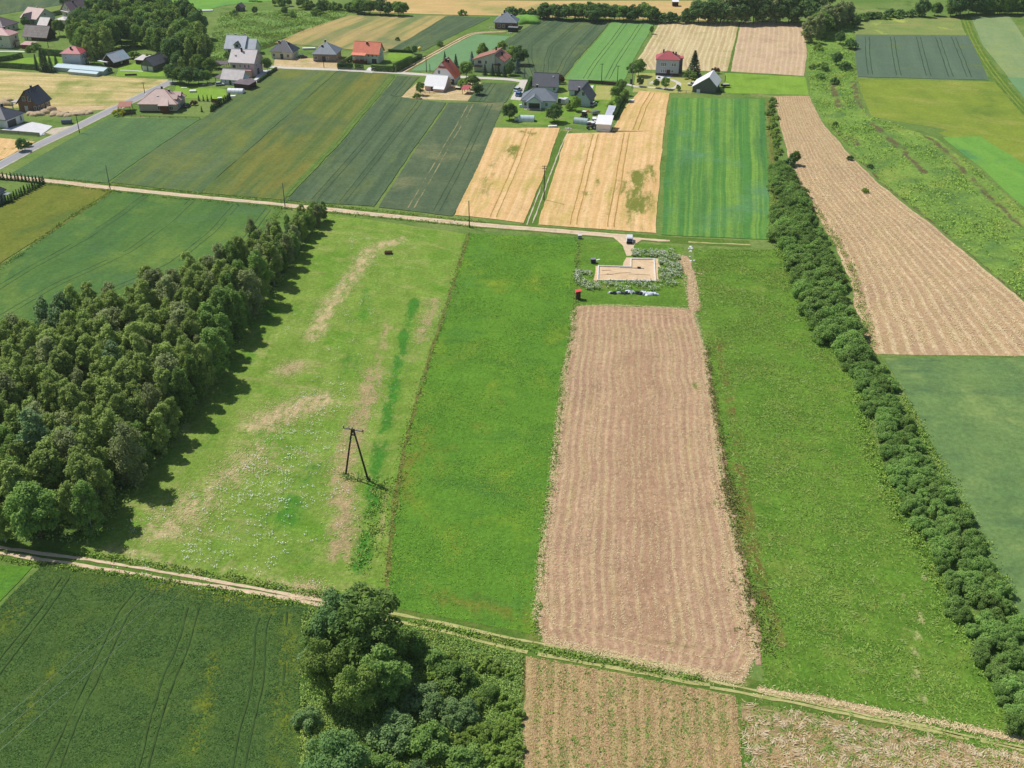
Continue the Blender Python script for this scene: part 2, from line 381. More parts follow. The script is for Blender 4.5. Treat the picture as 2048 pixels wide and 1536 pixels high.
LANE = field_mat('pale_concrete_road', (214, 208, 198), (204, 198, 188), across=.8, along=20, fine=.08, bump=.2)
DIRT = field_mat('sandy_dirt_track', (226, 204, 174), (212, 188, 156), (196, 172, 138), across=.6, along=8, patch=4, fine=.14, bump=.4)
DIRT_OLD = field_mat('grassy_dirt_track', (196, 188, 132), (168, 172, 100), (140, 156, 80), across=.6, along=6, patch=4, fine=.2, bump=.5)
DIRT_GREY = field_mat('grey_gravel_track', (196, 184, 166), (210, 196, 176), (176, 166, 140), across=.6, along=8, patch=4, fine=.14, bump=.4)
RUTSOIL = field_mat('tramline_soil_shade', (54, 76, 54), (62, 86, 60), across=.3, along=4, fine=.2, bump=0)  # soil and flattened crop, with the shade of the groove painted into the colour
RUTSHADE_N = field_mat('tramline_near_shade', (54, 82, 42), (62, 90, 48), across=.3, along=4, fine=.25, bump=0)  # near tramlines, groove shade likewise put into the dark green
RUTPALE = field_mat('tramline_bare', (160, 150, 110), (130, 132, 92), (100, 110, 76), across=.3, along=9, patch=8, prange=(.4, .6), fine=.2, bump=0)
RUTGOLD = field_mat('tramline_in_barley', (178, 142, 80), (168, 140, 76), across=.3, along=4, fine=.2, bump=0)
VERGE = field_mat('brown_weed_verge', (128, 128, 66), (112, 118, 56), (150, 134, 84), (92, 122, 44), across=.8, along=6, patch=5, fine=.34, bump=.9, fscale=1.6)
VERGE_G = field_mat('green_verge', (84, 122, 46), (100, 132, 52), (128, 138, 68), across=.8, along=9, patch=6, fine=.3, bump=.8, fscale=1.6)

# ------------------------------------------------------------------ fields (edges traced near end first)
field('field', 'bluish green cereal field wedged between asphalt road and dirt track', [(16,351),(110,296),(218,236.5)], [(214,366),(300,305),(400,238)], GREENA, .55)
field('field', 'olive green cereal field bordering the gardens of the left village houses', [(222,366),(310,300),(410,234),(470,192),(557,138)], [(400,386),(520,280),(676,142)], OLIVE2, .6, key='olive_a')
field('field', 'olive brown cereal strip right of the widest olive field', [(401,386),(521,280),(677,142)], [(568,401),(680,283),(790,150)], OLIVE, .6, z=.031, key='olive_b')
field('wheat_field', 'dark wheat strip with tramlines left of the white roofed barn plot', [(573,402),(685,285),(764,190)], [(750,413),(822,305),(893,206)], WHEAT, .7, key='w3')
field('wheat_field', 'small dark wheat corner between village road and sandy barn plot', [(763,191),(795,152)], [(803,193),(838,154)], WHEAT, .7, key='w3b')
field('wheat_field', 'dark wheat strip with pale bare tramlines beside the left barley field', [(757,415),(828,305),(897,206)], [(907,433),(960,325),(1008,206)], WHEAT_PALE, .7, key='w4')
field('wheat_field', 'dark wheat end piece below the villa hidden by trees', [(936,203),(964,166)], [(1011,206),(1033,167)], WHEAT, .7, z=.031, key='w4b')
weeds5 = near_lines(([(1000,330),(1030,295)], 9, .9), ([(955,400),(985,350)], 8, .75), ([(1050,265),(1062,268)], 6, 1.0), ([(1040,430),(1060,390)], 5, .6))
field('barley_field', 'golden barley field on the left of the grassy lane', [(909,431),(950,340),(985,256)], [(1048,446),(1085,355),(1120,256)], ORANGE, .6, attrs={'weed': weeds5}, key='b5')
weeds6 = near_lines(([(1275,350),(1270,420)], 11, 1.1), ([(1300,330),(1296,400)], 6, .9), ([(1195,360),(1170,430)], 4, .75), ([(1240,350),(1215,430)], 4, .7), ([(1250,425),(1290,462)], 7, .8), ([(1172,386),(1174,388)], 4, 1.1), ([(1180,290),(1150,340)], 3, .7), ([(1300,460),(1250,452)], 4, .6))
field('barley_field', 'large golden barley field with weedy green patches right of the grassy lane', [(1076,450),(1108,350),(1134,268)], [(1312,467),(1320,340),(1327,262)], ORANGE, .6, attrs={'weed': weeds6}, key='b6')
field('barley_field', 'golden barley neck running up to the red roofed house garden', [(1224,262.5),(1250,214),(1279,182)], [(1327,262.5),(1333,220),(1339,187)], ORANGE, .6, z=.031, attrs={'weed': near_lines(([(0,0),(1,1)], 1, 0))}, key='b6b')
field('oat_field', 'bright light green oat field with darker stripes right of barley', [(1323,471),(1331,330),(1343,196)], [(1540,479),(1535,330),(1529,199)], LIME, .5, key='lime')
field('hay_field', 'long mown hay field with pale windrows right of the upper hedgerow', [(1730,708),(1716,640),(1698,560),(1668,490),(1628,420),(1590,355),(1568,285),(1548,193)],
      [(2165,716),(2048,606),(1960,530),(1870,455),(1760,370),(1690,300),(1645,245),(1616,192)], HAY, .04, key='hay', jit=.5)
field('clover_field', 'lush green clover field between meadow and mown brown strip', [(772,1212),(778,1100),(790,1000),(812,880),(845,760),(880,650),(915,540),(937,468)],
      [(1070,1268),(1070,1200),(1085,1080),(1100,985),(1112,860),(1130,740),(1148,620),(1153,545),(1156,474)], CLOVER, 0, .03, res=1.5,
      attrs={'dry': near_lines(([(800,1000),(850,860)], 8, .7), ([(860,1190),(1040,1230)], 6, .7), ([(860,960),(900,900)], 10, .5), ([(990,800),(960,860)], 9, .5))}, key='clover')
green10 = near_lines(([(1390,770),(1400,775)], 2.5, 1.3), ([(1440,1000),(1432,1005)], 2.5, 1.2), ([(1180,1262),(1440,1300)], 2.0, .75), ([(1270,1325),(1400,1340)], 1.5, .6), ([(1240,660),(1240,700)], 6, .5))
bare10 = near_lines(([(1290,1250),(1285,900),(1275,720)], 9, 1.0))
field('stubble_field', 'mown brown strip with straw windrows in the middle of the picture', [(1094,1284),(1070,1240),(1080,1130),(1098,985),(1112,870),(1127,750),(1144,660),(1150,612)],
      [(1478,1368),(1516,1305),(1495,1220),(1465,1070),(1437,920),(1418,780),(1405,690),(1386,618)], STRAW, 0, .04, res=1.5, jit=.55, attrs={'green': green10, 'bare': bare10}, key='straw')
field('meadow', 'rough green meadow between mown brown strip and right hedgerow', [(1528,1383),(1524,1300),(1500,1215),(1470,1070),(1442,920),(1422,780),(1410,690),(1396,622),(1391,560),(1386,497)],
      [(2100,1530),(2048,1440),(1960,1320),(1900,1180),(1830,1040),(1760,920),(1722,800),(1712,730),(1640,655),(1600,575),(1566,500)], RMEADOW, 0, .03, res=1.5,
      attrs={'dry': near_lines(([(1438,680),(1452,760),(1478,880),(1492,1000),(1520,1160),(1560,1290)], 2.6, 1.0), ([(1470,900),(1478,1020),(1500,1130)], 3, .8)),
             'trod': near_lines(([(1855,1146),(1840,1185),(1843,1230),(1832,1290),(1836,1340),(1846,1390),(1840,1420)], .9, 1.25), ([(1810,1180),(1806,1265),(1800,1290)], .8, .9), ([(1455,760),(1462,800)], .8, 1.0), ([(1828,1330),(1815,1370),(1810,1400)], .8, .9))}, key='rmeadow')
dry12 = near_lines(([(800,480),(740,498),(715,540),(660,610),(625,675)], 5.0, 1.0), ([(640,800),(560,830),(520,850)], 8, 1.05), ([(600,730),(560,745)], 6, .8), ([(400,1000),(360,1040),(320,1060)], 9, .9), ([(520,900),(450,960)], 10, .7), ([(220,1100),(330,1120)], 6, .7), ([(430,760),(350,880),(260,1010)], 7, .55), ([(600,620),(520,720)], 7, .5), ([(460,1140),(600,1175)], 5, .7), ([(850,470),(760,560)], 6, .5), ([(600,1175),(640,1190)], 4, .9), ([(400,880),(340,960)], 6, .5))
tan12 = near_lines(([(745,740),(735,800),(705,870),(680,960),(690,1010),(680,1110)], 5.0, 1.1), ([(870,600),(840,680)], 3.5, .9), ([(780,640),(750,740)], 3, .8), ([(775,960),(760,1080)], 1.6, .7))
lush12 = near_lines(([(830,600),(800,700),(790,780),(760,900),(735,1060),(720,1140)], 3.0, 1.2), ([(760,520),(720,640),(690,760)], 8, .6), ([(620,940),(560,1060),(600,1120)], 7, .8), ([(540,620),(480,760),(400,900)], 6, .6))
field('meadow', 'flowery meadow with dry pale patches beside the dark wood', [(120,1100),(230,1000),(330,890),(420,760),(480,660),(570,550),(655,427)],
      [(770,1214),(776,1100),(788,1000),(810,880),(843,760),(878,650),(913,540),(935,468)], MEADOW, 0, .034, res=1.5, attrs={'dry': dry12, 'tan': tan12, 'lush': lush12}, key='meadow')
yellow13 = near_lines(([(310,1165),(420,1188),(560,1215)], 4.0, 1.1), ([(120,1140),(230,1165)], 3, .7), ([(45,1205),(5,1260)], 4, 1.0), ([(170,1235),(100,1350),(30,1470)], 2.2, .8), ([(430,1290),(410,1400),(390,1500)], 3.5, .85), ([(270,1330),(290,1390)], 5, .6), ([(585,1240),(575,1400),(560,1536)], 4.5, .95))
field('cereal_field', 'dark green cereal field filling the lower left corner', [(-150,1640),(-80,1400),(0,1215),(84,1131)], [(600,1640),(600,1500),(603,1350),(612,1255),(618,1218)], CROP, .55, .03, res=1.5, attrs={'yellow': yellow13}, key='crop', lump=.03)
field('cereal_field', 'leafy dark green patch at the left edge below farm track', [(-80,1240),(-30,1128)], [(-4,1206),(66,1134)], CLOVER, .3, .03)
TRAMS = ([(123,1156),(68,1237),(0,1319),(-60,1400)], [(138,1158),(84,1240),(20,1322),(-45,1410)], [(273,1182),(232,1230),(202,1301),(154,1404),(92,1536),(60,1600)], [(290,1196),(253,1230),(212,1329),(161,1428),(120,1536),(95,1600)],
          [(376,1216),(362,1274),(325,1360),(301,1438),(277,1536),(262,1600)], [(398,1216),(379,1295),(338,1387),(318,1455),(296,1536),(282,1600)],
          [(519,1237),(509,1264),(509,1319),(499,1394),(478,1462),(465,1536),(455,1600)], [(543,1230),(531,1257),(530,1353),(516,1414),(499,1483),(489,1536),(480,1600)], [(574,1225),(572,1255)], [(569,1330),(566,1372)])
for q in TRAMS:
    strip('wheel_track', q, .23, FIELDS['crop']['z']+.09, RUTSHADE_N, parent=FIELDS['crop']['obj'], jit=.08, step=.8)  # flat strips, their dark colour stands in for shaded wheel grooves
field('stubble_field', 'weedy pale stubble field at the bottom beside the bushes', [(1047,1640),(1048,1440),(1049,1312)], [(1490,1640),(1488,1500),(1470,1393)], STUB, 0, .04, res=1.5, jit=.4, key='stub')
field('stubble_field', 'rough mown headland with scattered straw in the bottom right corner', [(1492,1640),(1490,1500),(1482,1402)], [(2200,1680),(2120,1580),(2060,1512)], ROUGH, 0, .044, res=1.5, jit=.5, key='rough')
field('cereal_field', 'blue green cereal field at the right edge beside lower hedgerow', [(2070,1330),(1960,1100),(1900,980),(1850,860),(1800,770),(1768,717)], [(2420,1330),(2380,1000),(2300,850),(2220,718)], TEAL, .6, key='teal')
field('hay_field', 'pale mown hay field behind the red roofed corner house', [(1288,139),(1275,120),(1300,80),(1319,44)], [(1454,143),(1462,110),(1478,44)], HAY_FAR, .03, key='h17')
field('hay_field', 'pinkish mown hay field right of the thin green divider', [(1461,143),(1468,110),(1482,44)], [(1608,152),(1613,110),(1612,60),(1606,46)], HAY_PINK, .03, key='h18')
field('lawn', 'smooth green grass strip right of the grey barn', [(1450,186),(1450,146)], [(1618,190),(1611,154)], LAWN, 0, .03)
field('wheat_field', 'dark wheat field with tramlines above the grey roofed houses', [(1045,157),(1012,118),(1000,90),(1045,60),(1087,36)], [(1124,159),(1150,125),(1190,80),(1222,42)], WHEAT, .7, key='w20')
field('cereal_field', 'light green cereal strip behind the garage with the dark fence', [(1130,160),(1155,125),(1195,80),(1224,43)], [(1248,163),(1268,118),(1295,72),(1311,46)], LIME_FAR, .6, key='g21')
field('cereal_field', 'teal green cereal field between dirt lane and villa', [(822,142),(885,102),(950,69)], [(930,142),(985,100),(1022,73)], LGREEN, .6)
field('wheat_field', 'dark wheat field above the sandy dirt lane', [(772,105),(830,70),(897,32)], [(848,102),(905,72),(980,36)], WHEAT, .6, key='w23')
field('rye_field', 'patchy ripening rye field behind the grey and orange roofs', [(548,86),(620,56),(700,31)], [(771,105),(828,72),(893,32)], MIX24, .6, z=.031)
field('rye_field', 'ripe rye strips along the top edge above the tree line', [(720,24),(900,30),(1060,33),(1430,42)], [(735,-4),(900,0),(1060,2),(1430,2)], RIPE_TOP, .5)
field('rye_field', 'slate green rye field near the top right with faint tramlines', [(1716,154),(1711,110),(1712,70)], [(1978,161),(1955,110),(1937,72)], SLATE, .6, key='slate')
field('meadow', 'weedy fallow meadow above the slate green rye', [(1709,69),(1712,38)], [(1934,70),(1924,36)], OLIVEM2, 0, .03)
field('meadow', 'yellowish olive meadow right of the scrub strip', [(1742,233),(1727,195),(1715,158)], [(2130,300),(2052,222),(1990,164)], OLIVEM, 0, .03)
field('meadow', 'darker olive meadow edge beside the bright green strip', [(2100,410),(2000,325),(1878,266)], [(2230,400),(2130,310),(1960,240)], OLIVEM, 0, .026)
field('cereal_field', 'pale green cereal field in the top right corner', [(2090,215),(2015,152),(1965,90),(1942,34)], [(2130,150),(2065,100),(2018,31)], PALEG, .5, key='pale')
field('cereal_field', 'light teal cereal field at the right edge below pale green one', [(2076,238),(2044,190),(2014,155)], [(2180,238),(2140,185),(2090,158)], LGREEN, .5, z=.05)
field('cereal_field', 'bright green strip field at the right edge', [(2140,505),(2048,415),(1960,335),(1884,275)], [(2240,475),(2125,380),(2032,318),(1960,273)], STRIPEG, .3)
field('scrub', 'strip of goldenrod scrub between hay field and olive meadow', [(2230,755),(2048,600),(1870,450),(1760,365),(1695,297),(1648,245),(1621,195),(1617,150),(1616,100),(1618,45)],
      [(2340,640),(2140,508),(1960,345),(1872,276),(1732,232),(1712,160),(1706,110),(1706,60),(1707,40)], SCRUB, 0, .028, res=2,
      attrs={'dead': near_lines(([(1745,248),(1800,295),(1850,345)], 3.0, 1.2), ([(1812,235),(1850,270),(1890,300),(1930,345),(1975,390),(2040,450)], 2.5, 1.1), ([(1700,275),(1720,295)], 4, 1.0), ([(1665,170),(1678,215)], 2.5, 1.2), ([(1708,165),(1722,215)], 5, .9), ([(1655,240),(1700,300),(1760,365),(1870,450),(2048,600)], 2.0, .9), ([(1830,410),(1860,416)], 3, .8))}, key='scrub')
field('meadow', 'dry straw coloured meadow below the greenhouses', [(-40,218),(-40,175),(-40,139)], [(245,213),(290,190),(338,159)], DRY, 0, .03)
field('barley_field', 'small golden barley corner at the left edge beside asphalt road', [(-30,332),(-30,273)], [(12,316),(70,284)], ORANGE, .5, attrs={'weed': near_lines(([(0,300),(40,296)], 4, .8))})
field('cereal_field', 'yellow olive cereal field below the thuja hedge at left', [(-60,472),(0,417),(93,367)], [(-60,568),(100,462),(226,380)], FIELD37, .5)
field('cereal_field', 'big streaky green cereal field behind the dark wood', [(-60,574),(100,468),(232,381)], [(-60,800),(200,650),(430,560),(520,480),(566,413)], BIGGREEN, .55, key='big')
field('cereal_field', 'dark blue green cereal field in the top left corner', [(-40,36),(-40,-10)], [(128,9),(160,-10)], WHEAT, .4)
field('cereal_field', 'bright green cereal field behind the upper left wood', [(190,24),(260,9),(330,-6)], [(385,28),(450,11),(640,-6)], STRIPEG, .3)
field('meadow', 'rough green pasture with scattered bushes behind the village', [(400,150),(420,80),(440,25)], [(545,92),(690,32),(700,14)], ROUGHM, 0, .03)
field('garden', 'mown lawn behind the clipped hedge left of red roofed house', [(10,127),(47,116)], [(124,129),(126,111)], LAWN, 0, .03, cat='lawn')
field('garden', 'bright lawn in front of the grey barn with white doors', [(232,153),(240,128)], [(332,153),(322,122)], LAWN, 0, .035, cat='lawn')
field('garden', 'bright lawn behind the bungalow with the pinkish roof', [(345,196),(352,170)], [(452,198),(452,178)], LAWN, 0, .03, cat='lawn')
field('garden', 'farm garden grass around grey roofed houses and parked machines', [(1000,249),(1045,162)], [(1226,252),(1250,166)], GARDENG, 0, .03, cat='lawn')
field('garden', 'dry pale lawn behind the grey garage', [(1186,200),(1192,171)], [(1222,200),(1226,172)], LAWN_DRY, 0, .04, cat='lawn')
field('garden', 'dry garden lawn in front of the red roofed house', [(1266,184),(1272,146)], [(1384,187),(1392,148)], LAWN_DRY, 0, .035, cat='lawn')
field('yard', 'sandy beige plot around the white roofed barn', [(800,197),(834,165)], [(936,202),(962,165)], EARTH, 0, .05, cat='yard')
field('yard', 'beige building plot in front of the two grey hip roofs', [(546,133),(552,114)], [(676,139),(704,120)], EARTH, 0, .04, cat='yard')
field('garden', 'small lawn behind the hedge of the orange roofed house', [(772,125),(778,106)], [(822,118),(824,104)], LAWN, 0, .04, cat='lawn')
field('driveway', 'white paved driveway of the white house at left edge', [(-4,261),(66,244)], [(83,269),(106,252)], PAVING, 0, .06, cat='driveway')
field('driveway', 'dirt entrance from the asphalt road to paved driveway', [(90,266),(104,257)], [(122,274),(160,250)], DIRT_GREY, 0, .055, cat='driveway')
field('driveway', 'sandy drive leading to the brick house under construction', [(80,231),(110,213)], [(236,216),(244,211)], EARTH, 0, .05, cat='driveway')
field('driveway', 'pale driveway beside the pinkish house in the village', [(497,172),(522,142)], [(516,170),(556,137)], PAVING, 0, .05, cat='driveway')
field('driveway', 'pale driveway between hedges of the orange roofed house', [(728,145),(738,135)], [(744,146),(752,134)], PAVING, 0, .05, cat='driveway')
field('driveway', 'pale parking strip with two covered cars beside dark wheat', [(1021,199),(1034,172)], [(1045,202),(1054,162)], LANE, 0, .06, cat='driveway')
field('terrace', 'pale paved terrace in front of the red roofed house', [(1312,158),(1314,150)], [(1336,158),(1345,151)], PAVING, 0, .06, cat='terrace')
field('driveway', 'concrete strip behind the grey garage', [(1176,180),(1182,171)], [(1181,181),(1189,171)], PAVING, 0, .055, cat='driveway')
field('sand_pad', 'sand fill of the L shaped house foundation', [(1188,562),(1192,533)], [(1318,564),(1316,532)], SANDY, 0, .12, cat='sand pad', key='pad')
field('sand_pad', 'sand fill of the smaller rear wing of the foundation', [(1244,534),(1252,516)], [(1318,535),(1316,517)], SANDY, 0, .116, cat='sand pad')
field('sand_entrance', 'sandy entrance from dirt track to the building plot', [(1252,512),(1246,491),(1222,474)], [(1270,512),(1268,490),(1286,479)], DIRT, 0, .09, cat='track', res=1)

field('lawn', 'dark green grass of the building plot', [(1152,611),(1160,478)], [(1374,612),(1368,494)], RMEADOW, 0, .022, cat='grass')
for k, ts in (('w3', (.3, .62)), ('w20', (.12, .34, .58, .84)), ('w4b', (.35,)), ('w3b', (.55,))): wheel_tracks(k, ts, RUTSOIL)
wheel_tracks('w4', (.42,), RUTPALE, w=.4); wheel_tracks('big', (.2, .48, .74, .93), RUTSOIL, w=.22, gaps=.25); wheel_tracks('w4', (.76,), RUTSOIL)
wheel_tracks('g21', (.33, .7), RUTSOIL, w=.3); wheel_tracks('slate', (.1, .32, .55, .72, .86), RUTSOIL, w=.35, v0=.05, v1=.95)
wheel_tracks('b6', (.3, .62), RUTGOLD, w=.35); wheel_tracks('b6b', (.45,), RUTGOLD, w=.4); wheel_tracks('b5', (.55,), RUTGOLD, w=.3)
wheel_tracks('olive_b', (.98,), field_mat('green_edge', (92, 126, 58), (104, 132, 62), across=1, along=10), gauge=1.2, w=1.3)
if 0: wheel_tracks('lime', (.27, .5, .73), field_mat('tramline_in_oats', (60, 116, 58), (70, 126, 60), across=.3, along=6, fine=.2, bump=0), w=.4)

# ------------------------------------------------------------------ roads and tracks
TRACK = [(-40,347),(0,352),(100,362),(217,375),(330,388),(450,399),(560,410),(650,418),(760,430),(870,441),(970,451),(1080,459),(1180,467),(1260,474),(1340,480),(1420,485),(1500,488)]
strip('track_verge', TRACK, 5.0, .012, VERGE_G, 'grass verge along the main dirt track', 'verge', jit=.3)
strip('track', TRACK[:15], 1.35, .066, DIRT, 'sandy dirt track crossing the picture, far wheel rut', 'track', off=-.85, jit=.16)
strip('track', TRACK[:14], 1.2, .066, DIRT, 'sandy dirt track crossing the picture, near wheel rut', 'track', off=.85, jit=.16)
strip('track', TRACK[12:], 1.0, .062, DIRT_OLD, 'grassy end of the main dirt track beside oats', 'track', off=-.7, jit=.2, gaps=.3)
strip('track', TRACK[:14], 1.3, .05, DIRT_GREY, 'gravelly middle of the main dirt track', 'track', jit=.2, gaps=.15)
UP = [(-40,1090),(0,1096),(160,1117),(307,1141),(444,1165),(642,1201),(740,1219),(805,1231),(942,1260),(1078,1288),(1249,1316),(1400,1345)]
LO = [(-40,1100),(0,1107),(137,1127),(273,1148),(376,1166),(513,1186),(632,1209),(760,1236),(873,1259),(1010,1295),(1113,1316),(1300,1349),(1420,1372)]
strip('track_verge', [(-40,1096),(300,1146),(640,1206),(880,1250),(1200,1325),(1480,1384),(1700,1425),(2100,1510)], 5.6, .012, VERGE_G, 'grass verge of the lower farm track', 'verge', jit=.3)
strip('track', UP[:7], .75, .07, DIRT, 'far sandy rut of the lower farm track', 'track', jit=.14)
strip('track', LO[:8], .8, .07, DIRT, 'near sandy rut of the lower farm track', 'track', jit=.16)
strip('track', UP[6:], .6, .07, DIRT_OLD, 'far faded rut of the lower farm track below the clover', 'track', jit=.15, gaps=.12)
strip('track', LO[7:], .7, .07, DIRT_OLD, 'near faded rut of the lower farm track beside the bushes', 'track', jit=.15, gaps=.12)
strip('track', [(1515,1381),(1600,1394),(1700,1413),(1850,1441),(1960,1463),(2100,1490)], .85, .075, STRAW, 'straw littered edge of the lower track below right meadow', 'track', jit=.4, gaps=.22)
for k, (w, lb) in enumerate(((5.6, 'gravel shoulder of the asphalt road'), (3.9, 'narrow grey asphalt road at the left edge'))):
    strip(('road_shoulder', 'road')[k], [(-60,362),(0,331),(58,299),(155,254),(210,226),(240,213),(290,188),(346,162)], w, (.07, .08)[k], (SHOULDER, ASPHALT)[k], lb, 'road', jit=.12 if k == 0 else .03)
strip('road', [(516,131),(545,134.5),(625,138),(704,141),(775,144.5),(841,149),(900,153),(960,156),(1022,159),(1045,163)], 3.6, .085, LANE, 'pale concrete village road past the hedged gardens', 'road', jit=.06)
strip('road', [(1050,160),(1043,172),(1036,186),(1030,200)], 3.2, .09, LANE, 'pale drive turning down to the covered cars', 'road', jit=.1)
LN2 = [(800,146),(830,129),(858,113),(900,90),(940,68),(964,65),(1012,63)]
strip('track_verge', LN2, 5.5, .014, VERGE, 'dry verge of the sandy lane to the brick house', 'verge')
strip('track', LN2, .8, .07, DIRT, 'left rut of the sandy lane to the brick house', 'track', off=.9)
strip('track', LN2, .8, .07, DIRT, 'right rut of the sandy lane to the brick house', 'track', off=-.9)
LN3 = [(1060,450),(1075,410),(1095,355),(1120,290),(1134,262)]
strip('track_verge', LN3, 4.4, .016, VERGE_G, 'green grass of the lane between the barley fields', 'verge', jit=.2)
strip('track', LN3, .35, .07, DIRT_GREY, 'right pale rut of the grassy barley lane', 'track', off=-.55, jit=.1, gaps=.2)
strip('track', LN3[:3], .3, .07, DIRT_GREY, 'left pale rut of the grassy barley lane', 'track', off=1.0, jit=.1, gaps=.35)
LN4 = [(1926,28),(1945,80),(1975,130),(2010,175),(2048,218),(2100,272)]
strip('track_verge', LN4, 5.0, .05, VERGE_G, 'bright grassy lane along the pale green field', 'verge', jit=.2)
for s, lb in ((-1, 'left'), (1, 'right')): strip('track', LN4, .55, .07, OLIVEM, lb+' darker rut of the grassy lane at top right', 'track', off=s*.9)
strip('path', [(1364,512),(1372,530),(1381,552),(1386,580),(1390,622)], 2.7, .05, STRAW, 'straw covered path right of the building plot', 'path', jit=.3)
strip('path', [(1383,547),(1395,546),(1410,549)], 1.0, .055, STRAW, 'short straw spur off the path beside the plot', 'path', jit=.3)
strip('path', [(1302,166),(1316,160),(1340,158.5),(1352,163),(1360,168),(1352,175),(1340,178)], 2.0, .07, LANE, 'curving pale gravel drive in front of the red roofed house', 'path', jit=.1)
strip('path', [(1252,168),(1268,173),(1300,175),(1340,178)], 2.0, .068, LANE, 'pale drive along the garden trees', 'path', jit=.1)
strip('path', [(240,140.5),(262,141),(286,143)], .9, .07, PAVING, 'narrow paved path to the grey barn doors', 'path', jit=.05)
strip('path', [(430,124),(466,125)], 2.2, .07, PAVING, 'paved path behind the pinkish house', 'path', jit=.05)
strip('path', [(-10,103),(20,102.5),(50,103.5)], 2.0, .07, PAVING, 'pale drive in front of the white house with pink roof', 'path', jit=.05)
strip('verge', [(774,1212),(780,1100),(791,1000),(812,880),(845,760),(880,650),(915,540),(938,466)], .8, .045, VERGE, 'brownish weedy boundary left of the clover field', 'verge', jit=.3, step=1)
strip('verge', [(1071,1265),(1072,1200),(1086,1080),(1102,985),(1113,870),(1128,745),(1147,655),(1150,600),(1153,540),(1157,478)], .8, .048, VERGE_G, 'weedy boundary between clover and mown strip', 'verge', jit=.4, step=1)
strip('verge', [(1519,1330),(1508,1240),(1478,1100),(1448,940),(1424,790),(1411,700)], 1.2, .052, STRAW, 'straw heap edge along the right side of mown strip', 'verge', jit=.35, step=1)
strip('verge', [(-20,545),(60,495),(140,437),(228,382)], 1.4, .02, VERGE, 'yellowish weedy boundary between the two left fields', 'verge', jit=.4)
strip('verge', [(1536,200),(1544,290),(1550,380),(1552,480)], 1.6, .03, VERGE, 'brown verge between oats and the upper hedgerow', 'verge', jit=.4)
strip('verge', [(1457,143),(1465,110),(1480,44)], 1.0, .035, VERGE_G, 'thin green divider between the two far hay fields', 'verge', jit=.2)
strip('verge', [(1051,1400),(1050,1320)], .8, .03, VERGE, 'weedy edge of the pale stubble beside the bushes', 'verge', jit=.3)
strip('verge', [(1484,1440),(1489,1500),(1491,1600)], 1.3, .055, VERGE_G, 'green grass ridge dividing the two bottom stubble plots', 'verge', jit=.3)

strip('track', [(1420,1350),(1520,1372),(1700,1410),(1900,1452),(2100,1496)], .6, .072, DIRT_OLD, 'far faded rut of the lower track towards the right edge', 'track', jit=.15, off=-1.2, gaps=.1)
strip('track', [(1420,1372),(1520,1388),(1700,1426),(1900,1466),(2100,1508)], .6, .072, DIRT_OLD, 'near faded rut of the lower track towards the right edge', 'track', jit=.15, off=-.4, gaps=.1)
# ------------------------------------------------------------------ trees and shrubs
def leaf_mat(name, A, B, trans=.28, gloss=0.0, hue=.22, bark=None):
    m = bpy.data.materials.new(name); m.use_nodes = True; t = NT.__new__(NT); t.m = m; t.t = m.node_tree; t.N = t.t.nodes; t._pos = None
    for x in list(t.N): t.N.remove(x)
    c = t.mix(t.attr('tint'), S(*A), S(*B))
    c = t.gain(c, t.rng(t.objrand(), 0, 1, 1-hue, 1+hue))
    d = t.n('ShaderNodeBsdfDiffuse'); t.put(d.inputs[0], c)
    tr = t.n('ShaderNodeBsdfTranslucent'); t.put(tr.inputs[0], t.mix(.35, c, S(150, 170, 40)))
    mx = t.n('ShaderNodeMixShader'); mx.inputs[0].default_value = trans
    t.put(mx.inputs[1], d.outputs[0]); t.put(mx.inputs[2], tr.outputs[0]); sh = mx.outputs[0]
    if False:
        g = t.n('ShaderNodeBsdfGlossy'); g.inputs['Roughness'].default_value = .38; g.inputs['Color'].default_value = (.8, .9, .95, 1)
        m2 = t.n('ShaderNodeMixShader'); m2.inputs[0].default_value = gloss; t.put(m2.inputs[1], sh); t.put(m2.inputs[2], g.outputs[0]); sh = m2.outputs[0]
    o = t.n('ShaderNodeOutputMaterial'); t.put(o.inputs[0], sh)
    return m
BARK = plain('bark', (104, 92, 76), .95, .05, var=.3, scale=3)
BARK_BIRCH = plain('birch_bark', (196, 190, 180), .9, .05, var=.35, scale=4)
LEAF = {
 'birch': leaf_mat('birch_leaves', (146, 174, 90), (180, 202, 116), .33),
 'grey': leaf_mat('greyish_leaves', (156, 170, 112), (178, 190, 134), .32),
 'poplar': leaf_mat('poplar_leaves', (104, 148, 88), (156, 184, 132), .24),
 'broad': leaf_mat('broad_leaves', (110, 152, 76), (148, 184, 98), .3),
 'dark': leaf_mat('dark_leaves', (86, 126, 74), (116, 154, 92), .24),
 'lime': leaf_mat('light_leaves', (132, 172, 76), (164, 194, 96), .35),
 'teal': leaf_mat('bluish_leaves', (104, 154, 88), (142, 186, 112), .27),
 'willow': leaf_mat('willow_leaves', (112, 150, 92), (148, 180, 116), .28),
 'olive': leaf_mat('olive_leaves', (118, 154, 74), (154, 180, 92), .28),
 'spruce': leaf_mat('spruce_needles', (64, 98, 72), (88, 118, 86), .08),
 'thuja': leaf_mat('thuja_scales', (58, 98, 54), (80, 116, 64), .1),
 'hedge': leaf_mat('hedge_leaves', (120, 170, 82), (160, 200, 110), .32),
 'purple': leaf_mat('purple_leaves', (104, 72, 68), (128, 92, 78), .2),
 'yellow': leaf_mat('yellow_green_leaves', (188, 190, 60), (214, 212, 80), .3),
 'blue': leaf_mat('blue_spruce_needles', (104, 134, 130), (128, 152, 146), .08),
}
def unit(v): return v/(np.linalg.norm(v, axis=-1, keepdims=True)+1e-9)
